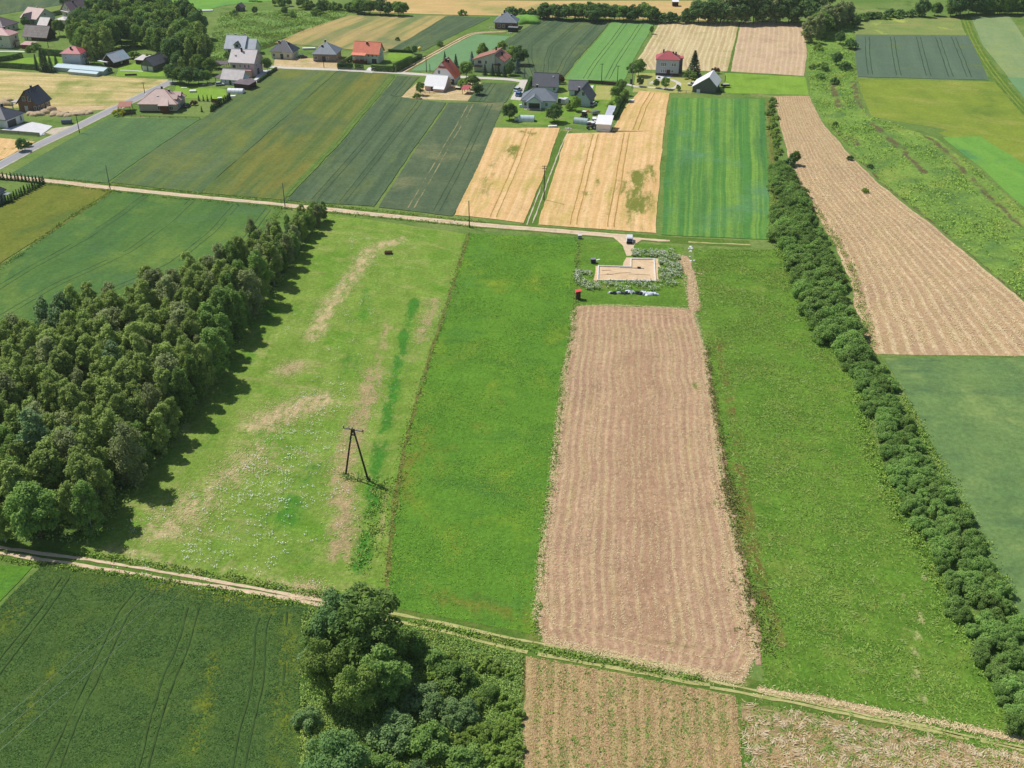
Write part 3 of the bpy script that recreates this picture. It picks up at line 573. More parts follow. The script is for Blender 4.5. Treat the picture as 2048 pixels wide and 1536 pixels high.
def leaf_quads(C, O, size, up=.5, rnd=.8, aspect=.62):
    n = len(C); N = unit(O + np.array([0, 0, up]) + RNG.normal(0, rnd, (n, 3)))
    a = unit(np.cross(N, RNG.normal(0, 1, (n, 3)))); b = np.cross(N, a)
    s = (size*RNG.uniform(.65, 1.35, n))[:, None]
    k = RNG.uniform(.25, .75, n)[:, None]
    V = np.stack([C-a*s, C-b*s*aspect+a*s*(k-.5), C+a*s, C+b*s*aspect+a*s*(k-.5)], 1).reshape(-1, 3)
    return V, np.arange(4*n).reshape(n, 4)
def crown_mesh(name, blobs, n_leaves, size, mat, zs=1.0, shell=.55, up=.55, rnd=.75):
    blobs = np.array(blobs, float); w = blobs[:, 3]**2; w /= w.sum()
    ids = RNG.choice(len(blobs), n_leaves, p=w)
    D = unit(RNG.normal(0, 1, (n_leaves, 3))); D[:, 2] = np.where(D[:, 2] < -.3, -D[:, 2], D[:, 2])
    r = blobs[ids, 3]*(shell+(1-shell)*RNG.random(n_leaves)**.6)*(1+RNG.normal(0, .1, n_leaves))
    P = blobs[ids, :3] + D*r[:, None]*np.array([1, 1, zs])
    V, F = leaf_quads(P, D, size, up, rnd)
    bt = RNG.random(len(blobs)); tint = np.clip(.55*bt[ids]+.45*RNG.random(n_leaves), 0, 1)
    o = mesh_obj(name, V, F, mat, attrs={'tint': np.repeat(tint, 4)})
    me = o.data; bpy.data.objects.remove(o); return me
def trunk_mesh(h, r, limbs, mat, lean=0.0):
    b = MB(); p = Vector((0, 0, -.2)); n = 4
    for i in range(n):
        q = Vector((random.uniform(-.1, .1)*h*.08, random.uniform(-.1, .1)*h*.08, h*(i+1)/n)); b.tube(p, q, r*(1-.22*i), r*(1-.22*(i+1)), 6); p = q
    for k in range(limbs):
        z = h*random.uniform(.25, .75); a = random.uniform(0, 6.28); l = h*random.uniform(.08, .16)
        b.tube((0, 0, z), (math.cos(a)*l, math.sin(a)*l, z+l*random.uniform(.5, 1.1)), r*.42, r*.1, 5)
    o = b.build('trunk', mat); me = o.data; bpy.data.objects.remove(o); return me
def blobs_birch(h, R, n, z0=.1):
    B = []
    for i in range(n):
        t = z0+(1-z0)*(i+random.random())/n; rr = R*(math.sin(math.pi*((t-z0)/(1-z0)*.76+.16))**.75)
        a = random.uniform(0, 6.28); q = rr*math.sqrt(random.random())*.85
        B.append((q*math.cos(a), q*math.sin(a), t*h-.4, (.5+.6*rr/R)*random.uniform(.55, 1.15)*R/2.9))
    return B
def blobs_round(h, R, n, z0=.1, flat=.5):
    B = [(0, 0, h*.55, R*.62)]
    for i in range(n):
        u = random.uniform(-.92, 1); a = random.uniform(0, 6.28); s = math.sqrt(1-u*u)
        k = random.uniform(.62, .84); hz = h*(1-z0)/2
        B.append((R*k*s*math.cos(a), R*k*s*math.sin(a), h*z0+hz+hz*k*u, R*random.uniform(.2, .36)))
    return B
def blobs_shrub(h, R, n):
    B = []
    for i in range(n):
        a = random.uniform(0, 6.28); q = R*math.sqrt(random.random())*.86
        top = h*(1-.55*(q/R)**2)*random.uniform(.72, 1.0)
        B.append((q*math.cos(a), q*math.sin(a), max(.4, top-h*.2), h*random.uniform(.11, .24)))
        if random.random() < .6: B.append((q*1.05*math.cos(a), q*1.05*math.sin(a), max(.3, top*.45), h*.2))
    return B
def spruce_crown(h, R, n_leaves, size, mat, whorls=15):
    P = []; O = []
    for i in range(n_leaves):
        t = random.random()**1.3; k = int(t*whorls)/whorls+random.gauss(0, .006); k = min(max(k, .0), .985)
        a = random.uniform(0, 6.28); nb = 9; a = (round(a/6.283*nb+.37*int(t*whorls))+random.gauss(0, .17))/nb*6.283
        q = random.random()**.6; rr = R*(1-k)**.9*q*(1+.12*math.sin(3*a+9*k))
        P.append((rr*math.cos(a), rr*math.sin(a), h*(.06+.94*k)-rr*.38+random.gauss(0, .06))); O.append((math.cos(a)*.5, math.sin(a)*.5, .7))
    P = np.array(P); V, F = leaf_quads(P, np.array(O), size, .3, .55, .5)
    o = mesh_obj('crown', V, F, mat, attrs={'tint': np.repeat(RNG.random(len(P)), 4)}); me = o.data; bpy.data.objects.remove(o); return me

PROTO = {}   # kind -> list of (height, radius, trunk mesh, crown mesh)
def proto(kind, h, R, crown, trunk): PROTO.setdefault(kind, []).append((h, R, trunk, crown))
def mk_birch(kind, leaf, cnt, n=8500, s=.175, bark=BARK_BIRCH, R=2.5, h=12.0, nb=62):
    for i in range(cnt):
        proto(kind, h, R, crown_mesh('crown', blobs_birch(h, R, nb), n, s, leaf, zs=1.5, shell=.4), trunk_mesh(h*.93, .14, 5, bark))
def mk_round(kind, leaf, cnt, h, R, n, s, nb=34, bark=BARK, z0=.08):
    for i in range(cnt):
        proto(kind, h, R, crown_mesh('crown', blobs_round(h, R, nb, z0), n, s, leaf, shell=.6), trunk_mesh(h*.75, .2, 6, bark))
def mk_shrub(kind, leaf, cnt, h, R, n, s, nb=16):
    for i in range(cnt):
        b = MB()
        for k in range(5):
            a = random.uniform(0, 6.28); b.tube((random.uniform(-.2, .2), random.uniform(-.2, .2), -.1), (math.cos(a)*R*.5, math.sin(a)*R*.5, h*.75), .05, .02, 5)
        o = b.build('stems', BARK); st = o.data; bpy.data.objects.remove(o)
        proto(kind, h, R, crown_mesh('crown', blobs_shrub(h, R, nb), n, s, leaf, shell=.55, up=.5), st)
mk_birch('birch', LEAF['birch'], 4); mk_birch('greybirch', LEAF['grey'], 2, R=2.8); mk_birch('poplar', LEAF['poplar'], 2, n=5200, s=.22, R=2.7, bark=BARK)
mk_birch('slim', LEAF['broad'], 2, n=8000, R=2.7)
mk_round('broad', LEAF['broad'], 3, 10, 4.2, 9500, .21); mk_round('dark', LEAF['dark'], 2, 10, 4.0, 9000, .21); mk_round('teal', LEAF['teal'], 1, 8.5, 4.6, 13000, .19, 46)
mk_round('olive', LEAF['olive'], 2, 11, 3.9, 11000, .18, 44)
mk_round('fbroad', LEAF['broad'], 4, 10, 4.4, 4600, .33, 50); mk_round('fdark', LEAF['dark'], 4, 10, 4.4, 4600, .33, 50); mk_round('flime', LEAF['lime'], 2, 8, 3.6, 2000, .4)
mk_birch('fbirch', LEAF['birch'], 2, n=1900, s=.36, R=2.6); mk_birch('fgrey', LEAF['grey'], 2, n=2400, s=.4, R=3.2)
mk_shrub('hedge', LEAF['hedge'], 4, 4.6, 3.0, 6500, .165, 26); mk_shrub('hedgedark', LEAF['broad'], 3, 4.6, 3.0, 6500, .165, 26)
mk_shrub('shrub', LEAF['broad'], 3, 3.6, 2.4, 5200, .155, 24); mk_shrub('shrublime', LEAF['lime'], 2, 2.2, 1.8, 2200, .17); mk_shrub('shrubgrey', LEAF['willow'], 2, 3.6, 2.6, 6500, .14, 24)
mk_shrub('fshrub', LEAF['broad'], 3, 3.6, 2.6, 900, .36); mk_shrub('fshrubdark', LEAF['dark'], 2, 3.6, 2.6, 900, .36); mk_shrub('fpurple', LEAF['purple'], 1, 3.6, 2.4, 800, .34); mk_shrub('fyellow', LEAF['yellow'], 1, 2.4, 2.0, 700, .3); mk_shrub('fshrublime', LEAF['lime'], 2, 2.6, 2.2, 700, .34)
for i in range(2): proto('spruce', 11, 3.0, spruce_crown(11, 3.0, 3200, .3, LEAF['spruce']), trunk_mesh(10.4, .16, 0, BARK))
proto('bluespruce', 11, 3.0, spruce_crown(11, 3.0, 2600, .3, LEAF['blue']), trunk_mesh(10.4, .16, 0, BARK))
for i in range(2): proto('thuja', 3.0, .6, spruce_crown(3.0, .62, 420, .17, LEAF['thuja'], 9), trunk_mesh(2.5, .06, 0, BARK))

def plant(kind, xy, h, label, name='tree', cat='tree', group=None, rw=1.0, var=None):
    hs, R, tm, cm = PROTO[kind][var if var is not None else random.randrange(len(PROTO[kind]))]
    o = thing(name, label, cat, (xy[0], xy[1], 0), random.uniform(0, 6.28), group)
    s = h/hs; o.scale = (s*rw, s*rw, s)
    shrubby = 'shrub' in kind or 'hedge' in kind or kind in ('fpurple', 'fyellow')
    for nm, me in (('stems' if shrubby else 'trunk', tm), ('foliage' if shrubby else 'crown', cm)):
        c = bpy.data.objects.new(nm, me); COL.objects.link(c); c.parent = o
    return o
def w2p(x, y, z=0.0):
    d = np.array([x, y, z-CAM_H]); zc = d[1]*CP - d[2]*SP; yc = d[1]*SP + d[2]*CP
    return 1024+FPX*d[0]/zc, 768-FPX*yc/zc
def inside(P, poly):
    x, y = P; r = False
    for (x0, y0), (x1, y1) in zip(poly, np.roll(poly, -1, axis=0)):
        if (y0 > y) != (y1 > y) and x < (x1-x0)*(y-y0)/(y1-y0)+x0: r = not r
    return r
_ones = 'zeroth first second third fourth fifth sixth seventh eighth ninth tenth eleventh twelfth thirteenth fourteenth fifteenth sixteenth seventeenth eighteenth nineteenth'.split()
def ordw(n):
    if n < 20: return _ones[n]
    t, o = divmod(n, 10); w = ['', '', 'twent', 'thirt', 'fort', 'fift', 'sixt', 'sevent'][t]
    return w+'ieth' if o == 0 else w+'y-'+_ones[o]

# the dark wood on the left: rows parallel to the meadow edge
front_px = [(640,455),(602,500),(574,548),(545,592),(507,640),(478,690),(455,740),(415,800),(375,850),(335,900),(290,960),(245,1010),(205,1060),(180,1092)]
back_px = [(-50,1092),(-50,770),(50,715),(150,672),(250,645),(330,612),(400,582),(470,545),(530,498),(570,468),(612,440)]
WOOD = np.vstack([gl(front_px), gl(back_px)])
fr = smooth_line(gl(front_px), 1); row = 0
silver = [(250,800),(322,782),(110,955),(152,945),(60,905),(385,630),(95,690),(130,700)]
dkspots = [(470,660),(450,690),(430,720),(480,600),(20,960),(40,1010)]
total = 0
while row < 16:
    off = 1.3+4.3*row; pl = resample(fr, max(8, int(plen(fr)/4.1)))
    T = unit(np.gradient(pl, axis=0)); N = np.stack([T[:, 1], -T[:, 0]], 1)      # towards the wood (left of the edge)
    Q = pl + N*off; keep = []
    for q in Q[::-1]:
        q = q + RNG.normal(0, .95, 2); pp = w2p(*q)
        if inside(q, WOOD) and pp[0] > -45 and not (row > 0 and math.hypot(pp[0]-85, pp[1]-1072) < 45): keep.append((q, pp))
    for i, (q, pp) in enumerate(keep):
        k = 'birch'; nm = 'olive birch'; h = random.uniform(9.0, 14.2); y = pp[1]
        if y < 560: h = random.uniform(6.0, 8.5) if y < 500 else random.uniform(7.5, 10)
        rr = random.random()
        if rr < .16: k, nm = 'greybirch', 'greyish birch'
        if any(math.hypot(pp[0]-a, pp[1]-b) < 17 for a, b in silver): k, nm = 'poplar', 'silvery green poplar'; h *= 1.08
        elif any(math.hypot(pp[0]-a, pp[1]-b) < 26 for a, b in dkspots) or (row == 0 and rr > .6): k, nm = 'slim', 'dark broadleaf tree'
        if y < 520 and rr > .55: k, nm, h = 'slim', 'dark broadleaf tree', h*.9
        plant(k, q, h, f'{nm} in the dark wood, {ordw(i+1)} from the track in {ordw(row+1)} row from meadow', 'birch_tree' if 'birch' in nm else 'poplar_tree' if 'poplar' in nm else 'broadleaf_tree', 'tree', 'trees of the dark wood', rw=random.uniform(.92, 1.22))
        total += 1
    if not keep: break
    row += 1
print('wood trees', total, 'rows', row)
plant('broad', G(84, 1078), 12.5, 'big fresh green tree at the track end of the dark wood', 'broadleaf_tree', rw=.92)
for (x, y, k, h, lb) in ((606,470,'broad',7.2,'full green tree third from the dirt track at wood tip'), (634,446,'broad',6.6,'full green tree second from the dirt track at wood tip'), (588,492,'dark',7.0,'dark full tree in the tapering end of wood'), (574,515,'broad',7.6,'full green tree in the tapering end of wood'), (552,545,'dark',8.5,'dark full tree before the tapering end of wood'), (600,455,'fshrub',4.0,'low green bush left of the wood tip'), (625,452,'slim',6.5,'dark bushy tree at the far tip of the dark wood'), (648,440,'slim',6.0,'rounded dark tree where the wood meets main dirt track'), (560,520,'fshrublime',3.2,'light green shrub behind the tapering far end of wood'), (585,478,'fshrublime',3.0,'light green shrub near the pole at tapering wood end'), (505,486,'greybirch',7.5,'lone greyish tree standing behind the tapering wood'), (470,662,'shrub',3,'low dark shrub bulging out of wood into meadow')):
    plant(k, G(x, y), h, lb, 'tree' if h > 4 else 'shrub', 'tree' if h > 4 else 'shrub')

# hedgerows on the right
def hedgerow(px, halfw, files, step, hmin, hmax, where, kinds):
    c = smooth_line(gl(px), 1); n = int(plen(c)/step); pl = resample(c, n); T = unit(np.gradient(pl, axis=0)); N = np.stack([T[:, 1], -T[:, 0]], 1)
    hw = np.interp(np.linspace(0, 1, n), np.linspace(0, 1, len(halfw)), halfw)
    for f in range(files):
        for i in range(n):
            q = pl[i] + N[i]*hw[i]*((f+.5)/files*2-1)*.82 + RNG.normal(0, .8, 2)
            lb = f'shrub in the {where}, {ordw(i+1)} from near end, {ordw(f+1)} file from meadow'
            plant(random.choice(kinds), q, random.uniform(hmin, hmax), lb, 'hedge_shrub', 'shrub', f'shrubs of the {where}', rw=random.uniform(.8, 1.2))
hedgerow([(1708,722),(1684,690),(1660,638),(1636,582),(1611,522),(1593,472),(1582,427),(1574,385),(1563,350)], (3.4,5.2,6.2,6.6,6.2,5.0,3.6,2.4), 4, 3.1, 3.0, 5.4, 'upper hedgerow', ('hedgedark', 'hedgedark', 'hedge'))
hedgerow([(2075,1450),(2030,1370),(1985,1260),(1950,1180),(1905,1090),(1850,1000),(1800,900),(1765,820),(1738,750)], (5.4,5.6,5.6,5.4,5.2,4.6,3.8,2.6), 4, 3.0, 2.2, 3.5, 'lower hedgerow', ('hedge', 'hedge', 'hedgedark', 'hedge'))
hedgerow([(1560,345),(1553,300),(1546,250),(1541,205)], (1.0,.8,.6), 1, 4.2, 1.4, 2.6, 'weedy tip of upper hedgerow', ('fshrublime', 'fshrub'))
plant('fbroad', G(1588, 330), 5.2, 'small round tree on a thin stem beside the mown hay', 'tree', rw=.8)
plant('fshrubdark', G(1577, 333), 3.2, 'dark shrub left of the small hay field tree', 'shrub', 'shrub')

# the clump at the bottom
for (x, y, k, h, rw, lb, nm) in (
  (742,1325,'broad',13.8,1.05,'tallest dark broadleaf tree in the bottom clump','broadleaf_tree'), (690,1300,'dark',11.5,1.0,'dark tree behind the tallest bottom clump tree','broadleaf_tree'),
  (655,1395,'olive',11.5,.85,'olive feathery tree at the field side of bottom clump','acacia_tree'), (715,1440,'olive',11,.8,'olive feathery tree in the middle of bottom clump','acacia_tree'),
  (772,1400,'broad',9.5,1.0,'dark shaded tree under the tallest bottom clump tree','broadleaf_tree'), (672,1580,'teal',9.2,.92,'round fresh green tree at the bottom picture edge','broadleaf_tree'),
  (640,1290,'shrub',4.6,1.0,'light shrub where the lower track meets bottom clump','shrub'), (628,1330,'shrubgrey',4.2,.8,'greyish shrub at crop edge beside bottom clump','shrub'), (618,1450,'shrubgrey',3.4,.9,'greyish shrub squeezed between crop and olive tree','shrub'),
  (822,1300,'shrub',4.0,1.0,'dark bush beside the lower track right of clump','shrub'), (790,1480,'shrubgrey',4.6,1.1,'greyish willow bush right of the olive trees','shrub'), (850,1420,'shrubgrey',4.4,1.1,'greyish willow bush in the middle of scrub','shrub'),
  (860,1500,'shrub',4.4,1.1,'dark green willow bush near bottom edge','shrub'), (910,1370,'shrub',4.2,1.1,'dark bush facing the stubble corner','shrub'), (920,1440,'shrubgrey',4.0,1.0,'greyish bush behind yellow green weeds','shrub'), (930,1530,'shrub',3.6,1.1,'dark low bush at bottom edge before stubble','shrub'),
  (760,1560,'shrub',4.2,1.1,'dark bush beside the round fresh green tree','shrub'), (830,1580,'shrubgrey',4.2,1.1,'greyish bush cut by the bottom picture edge','shrub'), (890,1600,'shrub',3.8,1.1,'dark bush at bottom edge right of greyish one','shrub'),
  (870,1330,'shrub',3.0,1.0,'small dark bush just below faded track rut','shrub'), (980,1395,'shrub',2.6,1.0,'isolated dark bush in the yellow green weeds','shrub'), (1000,1470,'shrublime',2.2,1.1,'yellow green bush beside the stubble edge','shrub'),
  (960,1475,'shrublime',2.3,1.1,'yellow green bush left of the stubble one','shrub'), (1015,1540,'shrublime',2.0,1.0,'yellow green bush at bottom edge by stubble','shrub'), (970,1560,'shrublime',2.2,1.1,'yellow green bush cut by bottom edge','shrub'), (1010,1410,'shrublime',1.9,1.0,'small yellow green bush near the stubble top corner','shrub'), (945,1415,'shrublime',2.2,1.0,'yellow green bush behind isolated dark bush','shrub'), (905,1320,'shrublime',1.5,1.0,'low yellow green bush below the faded rut','shrub'), (1020,1350,'shrublime',1.3,1.0,'tiny yellow green bush at stubble top corner','shrub'),
  (990,1340,'shrublime',1.6,1.15,'light green weedy bush left of stubble corner','shrub'),
  (940,1365,'shrublime',1.7,1.15,'light green weedy bush behind the dark stubble bush','shrub'),
  (1030,1440,'shrublime',1.8,1.15,'light green weedy bush hugging the stubble edge midway','shrub'),
  (985,1510,'shrublime',1.9,1.15,'light green weedy bush between two bottom bushes','shrub'),
  (925,1485,'shrublime',1.6,1.15,'light green weedy bush under the greyish bush','shrub'),
  (1030,1500,'shrublime',1.7,1.15,'light green weedy bush hugging the lower stubble edge','shrub'),
  (870,1365,'shrublime',1.8,1.15,'light green weedy bush below the small dark bush','shrub'),
  (960,1330,'shrublime',1.9,1.15,'light green weedy bush near faded track rut','shrub')):
    plant(k, G(x, y), h, lb, nm, 'tree' if 'tree' in nm else 'shrub', rw=rw)

# upper left wood
wl = [(150,98),(165,120),(185,128),(215,118),(245,112),(285,108),(310,118),(330,122),(350,140),(372,158),(400,160),(422,150),(415,120),(405,95),(408,66),(395,50),(350,36),(300,36),(250,40),(200,46),(165,58),(150,75)]
WL = gl(wl); k = 0; x0, y0 = WL.min(0); x1, y1 = WL.max(0); pts = []
for _ in range(4000):
    q = np.array([RNG.uniform(x0, x1), RNG.uniform(y0, y1)])
    if inside(q, WL) and all(np.linalg.norm(q-r) > 6.2 for r in pts): pts.append(q)
pts.sort(key=lambda q: (round(q[1]/16), q[0]))
cur = None; ri = 0; ci = 0
for q in pts:
    r = round(q[1]/16)
    if r != cur: cur = r; ri += 1; ci = 0
    ci += 1; pp = w2p(*q)
    kk = random.choice(('fbroad', 'fdark', 'fbroad', 'fbirch')); h = random.uniform(10, 14.5)
    if 225 < pp[0] < 300 and pp[1] > 100: continue
    if pp[1] > 135: h = random.uniform(7, 9)
    plant(kk, q, h, f'tree in the upper left wood, {ordw(ci)} from left in its {ordw(ri)} row from the houses', 'broadleaf_tree', 'tree', 'trees of the upper left wood', rw=random.uniform(.75, 1.0))
print('upper wood', len(pts))
VILLAGE = [  # x, y, kind, height, width, name, label
 (218,120,'fbirch',15,1.1,'birch_tree','tall yellowish birch just behind the dark barn with blue roof'),(180,108,'fbirch',15,1.2,'birch_tree','tall drooping birch directly behind red roofed house'),
 (268,118,'fshrub',4,1.2,'shrub','round light bush behind the two barns'),(300,122,'fshrublime',3.5,1.0,'shrub','light shrub behind the grey barn roof'),
 (88,143,'spruce',11,.75,'spruce_tree','tallest dark spruce left of the long greenhouse'),(104,144,'spruce',8,.8,'spruce_tree','shorter dark spruce against the greenhouse end'),(75,140,'spruce',7.5,.7,'spruce_tree','slim dark spruce at the hedge end'),(94,139,'spruce',9,.7,'spruce_tree','dark spruce hidden behind tallest spruce'),(113,128,'spruce',5,.8,'spruce_tree','small spruce on the lawn behind greenhouse'),
 (218,146,'fshrubdark',3,.8,'shrub','dark shrub at the greenhouse gable'),(346,165,'fdark',8,.9,'broadleaf_tree','dark tree at the end of the asphalt road'),(360,168,'fbroad',7,1.0,'broadleaf_tree','green tree beside forked pole'),(378,170,'fdark',7.5,1.2,'broadleaf_tree','dark round tree left of white barn yard'),(398,168,'fdark',6.5,1.2,'broadleaf_tree','dark tree facing bungalow lawn'),(415,166,'fbroad',5.5,1.0,'broadleaf_tree','green tree beside barn lean to'),(404,140,'spruce',10,1.0,'spruce_tree','dark conifer left of pinkish house'),(420,138,'spruce',9,.95,'spruce_tree','dark conifer nearest to pinkish house gable'),(385,120,'fbirch',11,1.6,'broadleaf_tree','broad olive tree above the dark conifers'),
 (535,142,'fbroad',6,.85,'broadleaf_tree','green tree at right gable of pinkish house'),(525,132,'fshrub',4,1.0,'shrub','green bush behind pinkish house'),(456,116,'fshrub',3,.9,'shrub','round bush left of pinkish house'),
 (120,72,'fbroad',8,.9,'broadleaf_tree','green tree right of the thatched looking barn'),(52,54,'fdark',5,1.0,'broadleaf_tree','dark tree in front of mauve gabled house'),(132,14,'fdark',6,1.2,'broadleaf_tree','dark tree left of the brown roofed house'),(228,22,'fdark',7,.8,'broadleaf_tree','dark tree sticking out behind upper left wood'),(262,14,'fdark',8,.9,'broadleaf_tree','dark tree on field edge behind upper left wood'),(70,98,'fshrub',3.5,1.2,'shrub','green bush beside red shed'),(60,104,'fshrublime',2.8,1.0,'shrub','light bush on hedge line below white house'),(56,52,'fshrubdark',3,1.0,'shrub','dark shrub below mauve roof'),
 (841,190,'fbroad',5.5,.8,'broadleaf_tree','green tree at left end of white barn'),(834,197,'fshrublime',2.6,.8,'shrub','light shrub at left end of white barn fence'),(933,158,'fbroad',7.5,1.05,'broadleaf_tree','round green tree right of the red gabled house'),(945,178,'fbroad',6,1.1,'broadleaf_tree','green tree above the small red shed'),(955,190,'fdark',5,1.1,'broadleaf_tree','dark tree right of the small red shed'),(925,175,'fshrublime',3.5,1.0,'shrub','light bush between red house and shed'),
 (912,136,'spruce',6.5,.9,'spruce_tree','small conifer behind red gabled house'),(890,126,'spruce',5.5,.8,'spruce_tree','small conifer at back corner of red house'),(944,128,'bluespruce',6,1.1,'spruce_tree','bluish conifer left of villa'),
 (965,118,'flime',7,.9,'broadleaf_tree','light green tree behind left roof of villa'),(1004,108,'flime',6,.9,'broadleaf_tree','light green tree behind right roof of villa'),(1025,120,'flime',6.5,1.0,'broadleaf_tree','light green tree on the slope right of villa'),(1040,130,'fdark',8.5,1.0,'broadleaf_tree','dark round tree right of the villa'),(1035,146,'bluespruce',7,1.1,'spruce_tree','bluish conifer at right corner of villa'),(1020,150,'fdark',6,.9,'broadleaf_tree','dark tree at villa front right'),
 (970,150,'spruce',5,1.0,'spruce_tree','dark conifer left in the row before villa'),(985,151,'spruce',5.5,.95,'spruce_tree','dark conifer second in row before villa'),(997,152,'spruce',5,1.0,'spruce_tree','dark conifer third in row before villa'),(1009,153,'spruce',5,1.0,'spruce_tree','dark conifer last in row before villa'),
 (1019,240,'fdark',6.5,1.05,'broadleaf_tree','round dark tree at left corner of the farm garden'),(1108,244,'fdark',6.8,1.15,'broadleaf_tree','round dark tree between the two polytunnels'),(1152,222,'flime',6,.75,'broadleaf_tree','light airy tree in front of white gable barn'),(1139,220,'fshrublime',3,.9,'shrub','light bush left of the airy tree'),(1118,166,'fpurple',4.5,.9,'shrub','dark purple tree behind grey roofed house'),(1062,172,'fpurple',2.6,.8,'shrub','reddish shrub beside thuja at grey house'),
 (1242,190,'fbroad',6.5,.85,'broadleaf_tree','green tree by the twin poles beside the farm'),(1230,200,'fbroad',5.5,.9,'broadleaf_tree','green tree left of twin poles tree'),(1250,203,'fbroad',5,.8,'broadleaf_tree','green tree at the barley neck corner'),(1222,225,'flime',4.5,.9,'broadleaf_tree','light tree beside the ribbed panels'),(1236,214,'fbroad',4.5,.8,'broadleaf_tree','small green tree along farm boundary'),
 (1277,152,'fbroad',7.5,.95,'broadleaf_tree','big tree left of red roofed corner house'),(1262,143,'fshrub',4,.8,'shrub','bush on the hay field corner behind big tree'),(1280,173,'fdark',4.2,.9,'broadleaf_tree','dark fruit tree on garden lawn by tall pole'),(1312,176,'fbroad',4.0,.8,'broadleaf_tree','left fruit tree inside the curved drive'),(1330,178,'fbroad',5.0,.9,'broadleaf_tree','larger fruit tree inside the curved drive'),(1354,181,'fshrub',2.8,.7,'shrub','small bush near the barn fence'),
 (1387,152,'spruce',11.5,1.25,'spruce_tree','tall dark spruce between red roofed house and barn'),(1380,158,'fshrub',4.2,.9,'shrub','round bush below the tall spruce'),(1431,147,'fpurple',3.4,.8,'shrub','dark purple bush behind grey barn'),(1441,184,'fshrubdark',2.0,1.0,'shrub','heap of dark brush right of grey barn'),(1303,68,'fbroad',4,.7,'broadleaf_tree','small tree on green strip edge by distant pole'),
 (45,302,'fdark',4.6,1.1,'shrub','round bush at roadside below small barley corner'),(57,293,'fshrub',2.2,1.0,'shrub','small bush right of roadside round bush'),(238,231,'fyellow',3.2,1.0,'shrub','bright yellow green bush at bungalow carport'),(388,210,'fpurple',2.4,.9,'shrub','purple bush in the bungalow garden'),
 (880,92,'fshrub',2.8,1.0,'shrub','small shrub on dirt lane to brick house'),(795,82,'fshrubdark',2.2,.8,'shrub','dark shrub on boundary of patchy rye'),(830,108,'fdark',4,.9,'broadleaf_tree','dark garden tree at lawn end by dirt lane'),(815,103,'fshrublime',2.6,.8,'shrub','light shrub on lawn behind orange roofed house'),(925,30,'fshrub',3.2,1.0,'shrub','single bush on rye field edge')]
for (x, y, k, h, rw, nm, lb) in VILLAGE:
    plant(k, G(x, y), h, lb, nm, 'shrub' if nm == 'shrub' else 'tree', rw=rw)
def tree_line(px, n, kinds, h, where, rw=1.0, nm='broadleaf_tree', cat='tree', jit=1.5):
    P = resample(gl(px), n)
    for i, q in enumerate(P):
        plant(random.choice(kinds), q+RNG.normal(0, jit, 2), random.uniform(*h), f'{"shrub" if cat == "shrub" else "tree"} in the {where}, {ordw(i+1)} from left', nm, cat, where, rw=rw*random.uniform(.85, 1.15))
tree_line([(1008,29),(1050,33),(1080,36)], 8, ('fshrub', 'fshrubdark'), (3.5, 5), 'hedge behind the far brick house', 1.0, 'shrub', 'shrub')
tree_line([(1090,37),(1160,40),(1240,42),(1310,43)], 26, ('fdark', 'fbroad', 'fdark'), (6.5, 9.5), 'tree line above the dark wheat', 1.15)
tree_line([(1320,44),(1360,45),(1376,45)], 7, ('fdark', 'fshrubdark'), (5, 7), 'low middle of the top tree line', 1.0)
tree_line([(1386,45),(1440,46)], 7, ('fdark', 'fgrey'), (10, 13), 'tall middle group of the top tree line', 1.15)
tree_line([(1448,46),(1520,46),(1600,46),(1640,47)], 17, ('fdark', 'fdark', 'fgrey'), (12, 16), 'tall tree line above the far hay fields', 1.15)
tree_line([(560,10),(640,18),(700,22),(720,24)], 14, ('fshrub', 'fshrubdark', 'fdark'), (4, 6), 'hedge along the rough pasture', 1.0, 'shrub', 'shrub')
tree_line([(722,27),(760,29),(812,31)], 10, ('fdark', 'fbroad'), (6, 9), 'bushy trees at the ripe rye corner', 1.1)
tree_line([(1625,85),(1640,70),(1660,58),(1690,52)], 9, ('fgrey', 'fgrey', 'fbroad'), (11, 14), 'grey green willows above the scrub strip', 1.1)
tree_line([(1640,60),(1668,50),(1700,46)], 6, ('fgrey', 'fdark'), (9, 12), 'back row of willows at scrub top', 1.0)
tree_line([(1705,40),(1760,36),(1830,33)], 14, ('fshrubdark', 'fshrub'), (3, 4.5), 'long low hedge above fallow meadow', 1.1, 'shrub', 'shrub')
tree_line([(1838,33),(1880,33),(1905,33)], 6, ('fdark', 'fbroad'), (6, 9), 'loose trees ending the fallow hedge', .8)
tree_line([(1912,32),(1930,31)], 3, ('fdark',), (12, 15), 'big dark trees at the grassy lane top', 1.0)
tree_line([(1948,28),(2000,28),(2080,28)], 15, ('fdark', 'fspruce') if 'fspruce' in PROTO else ('fdark', 'fbroad'), (10, 14), 'front row of the top right forest', .9)
tree_line([(1944,18),(2000,17),(2080,17)], 15, ('fdark', 'fbroad'), (11, 15), 'second row of the top right forest', .9)
tree_line([(1560,18),(1600,16),(1650,14)], 8, ('fdark', 'fbroad'), (9, 12), 'back row behind the top tree line', 1.0)
for (x, y, k, h) in ((468,30,'fshrub',3),(510,28,'fdark',4),(570,30,'fdark',4.5),(585,34,'fshrub',3.5),(632,30,'fshrub',4),(640,27,'fdark',4.5),(390,44,'fdark',7),(360,42,'fbroad',7),(500,2,'fdark',5),(515,3,'fdark',4)):
    plant(k, G(x, y), h, f'lone {"bush" if "shrub" in k else "small tree"} on the rough pasture, {"nearer" if y > 20 else "farther"} one at {int(x/2048*100)} percent of picture width', 'shrub' if 'shrub' in k else 'broadleaf_tree', 'shrub' if 'shrub' in k else 'tree', 'bushes scattered on the rough pasture')
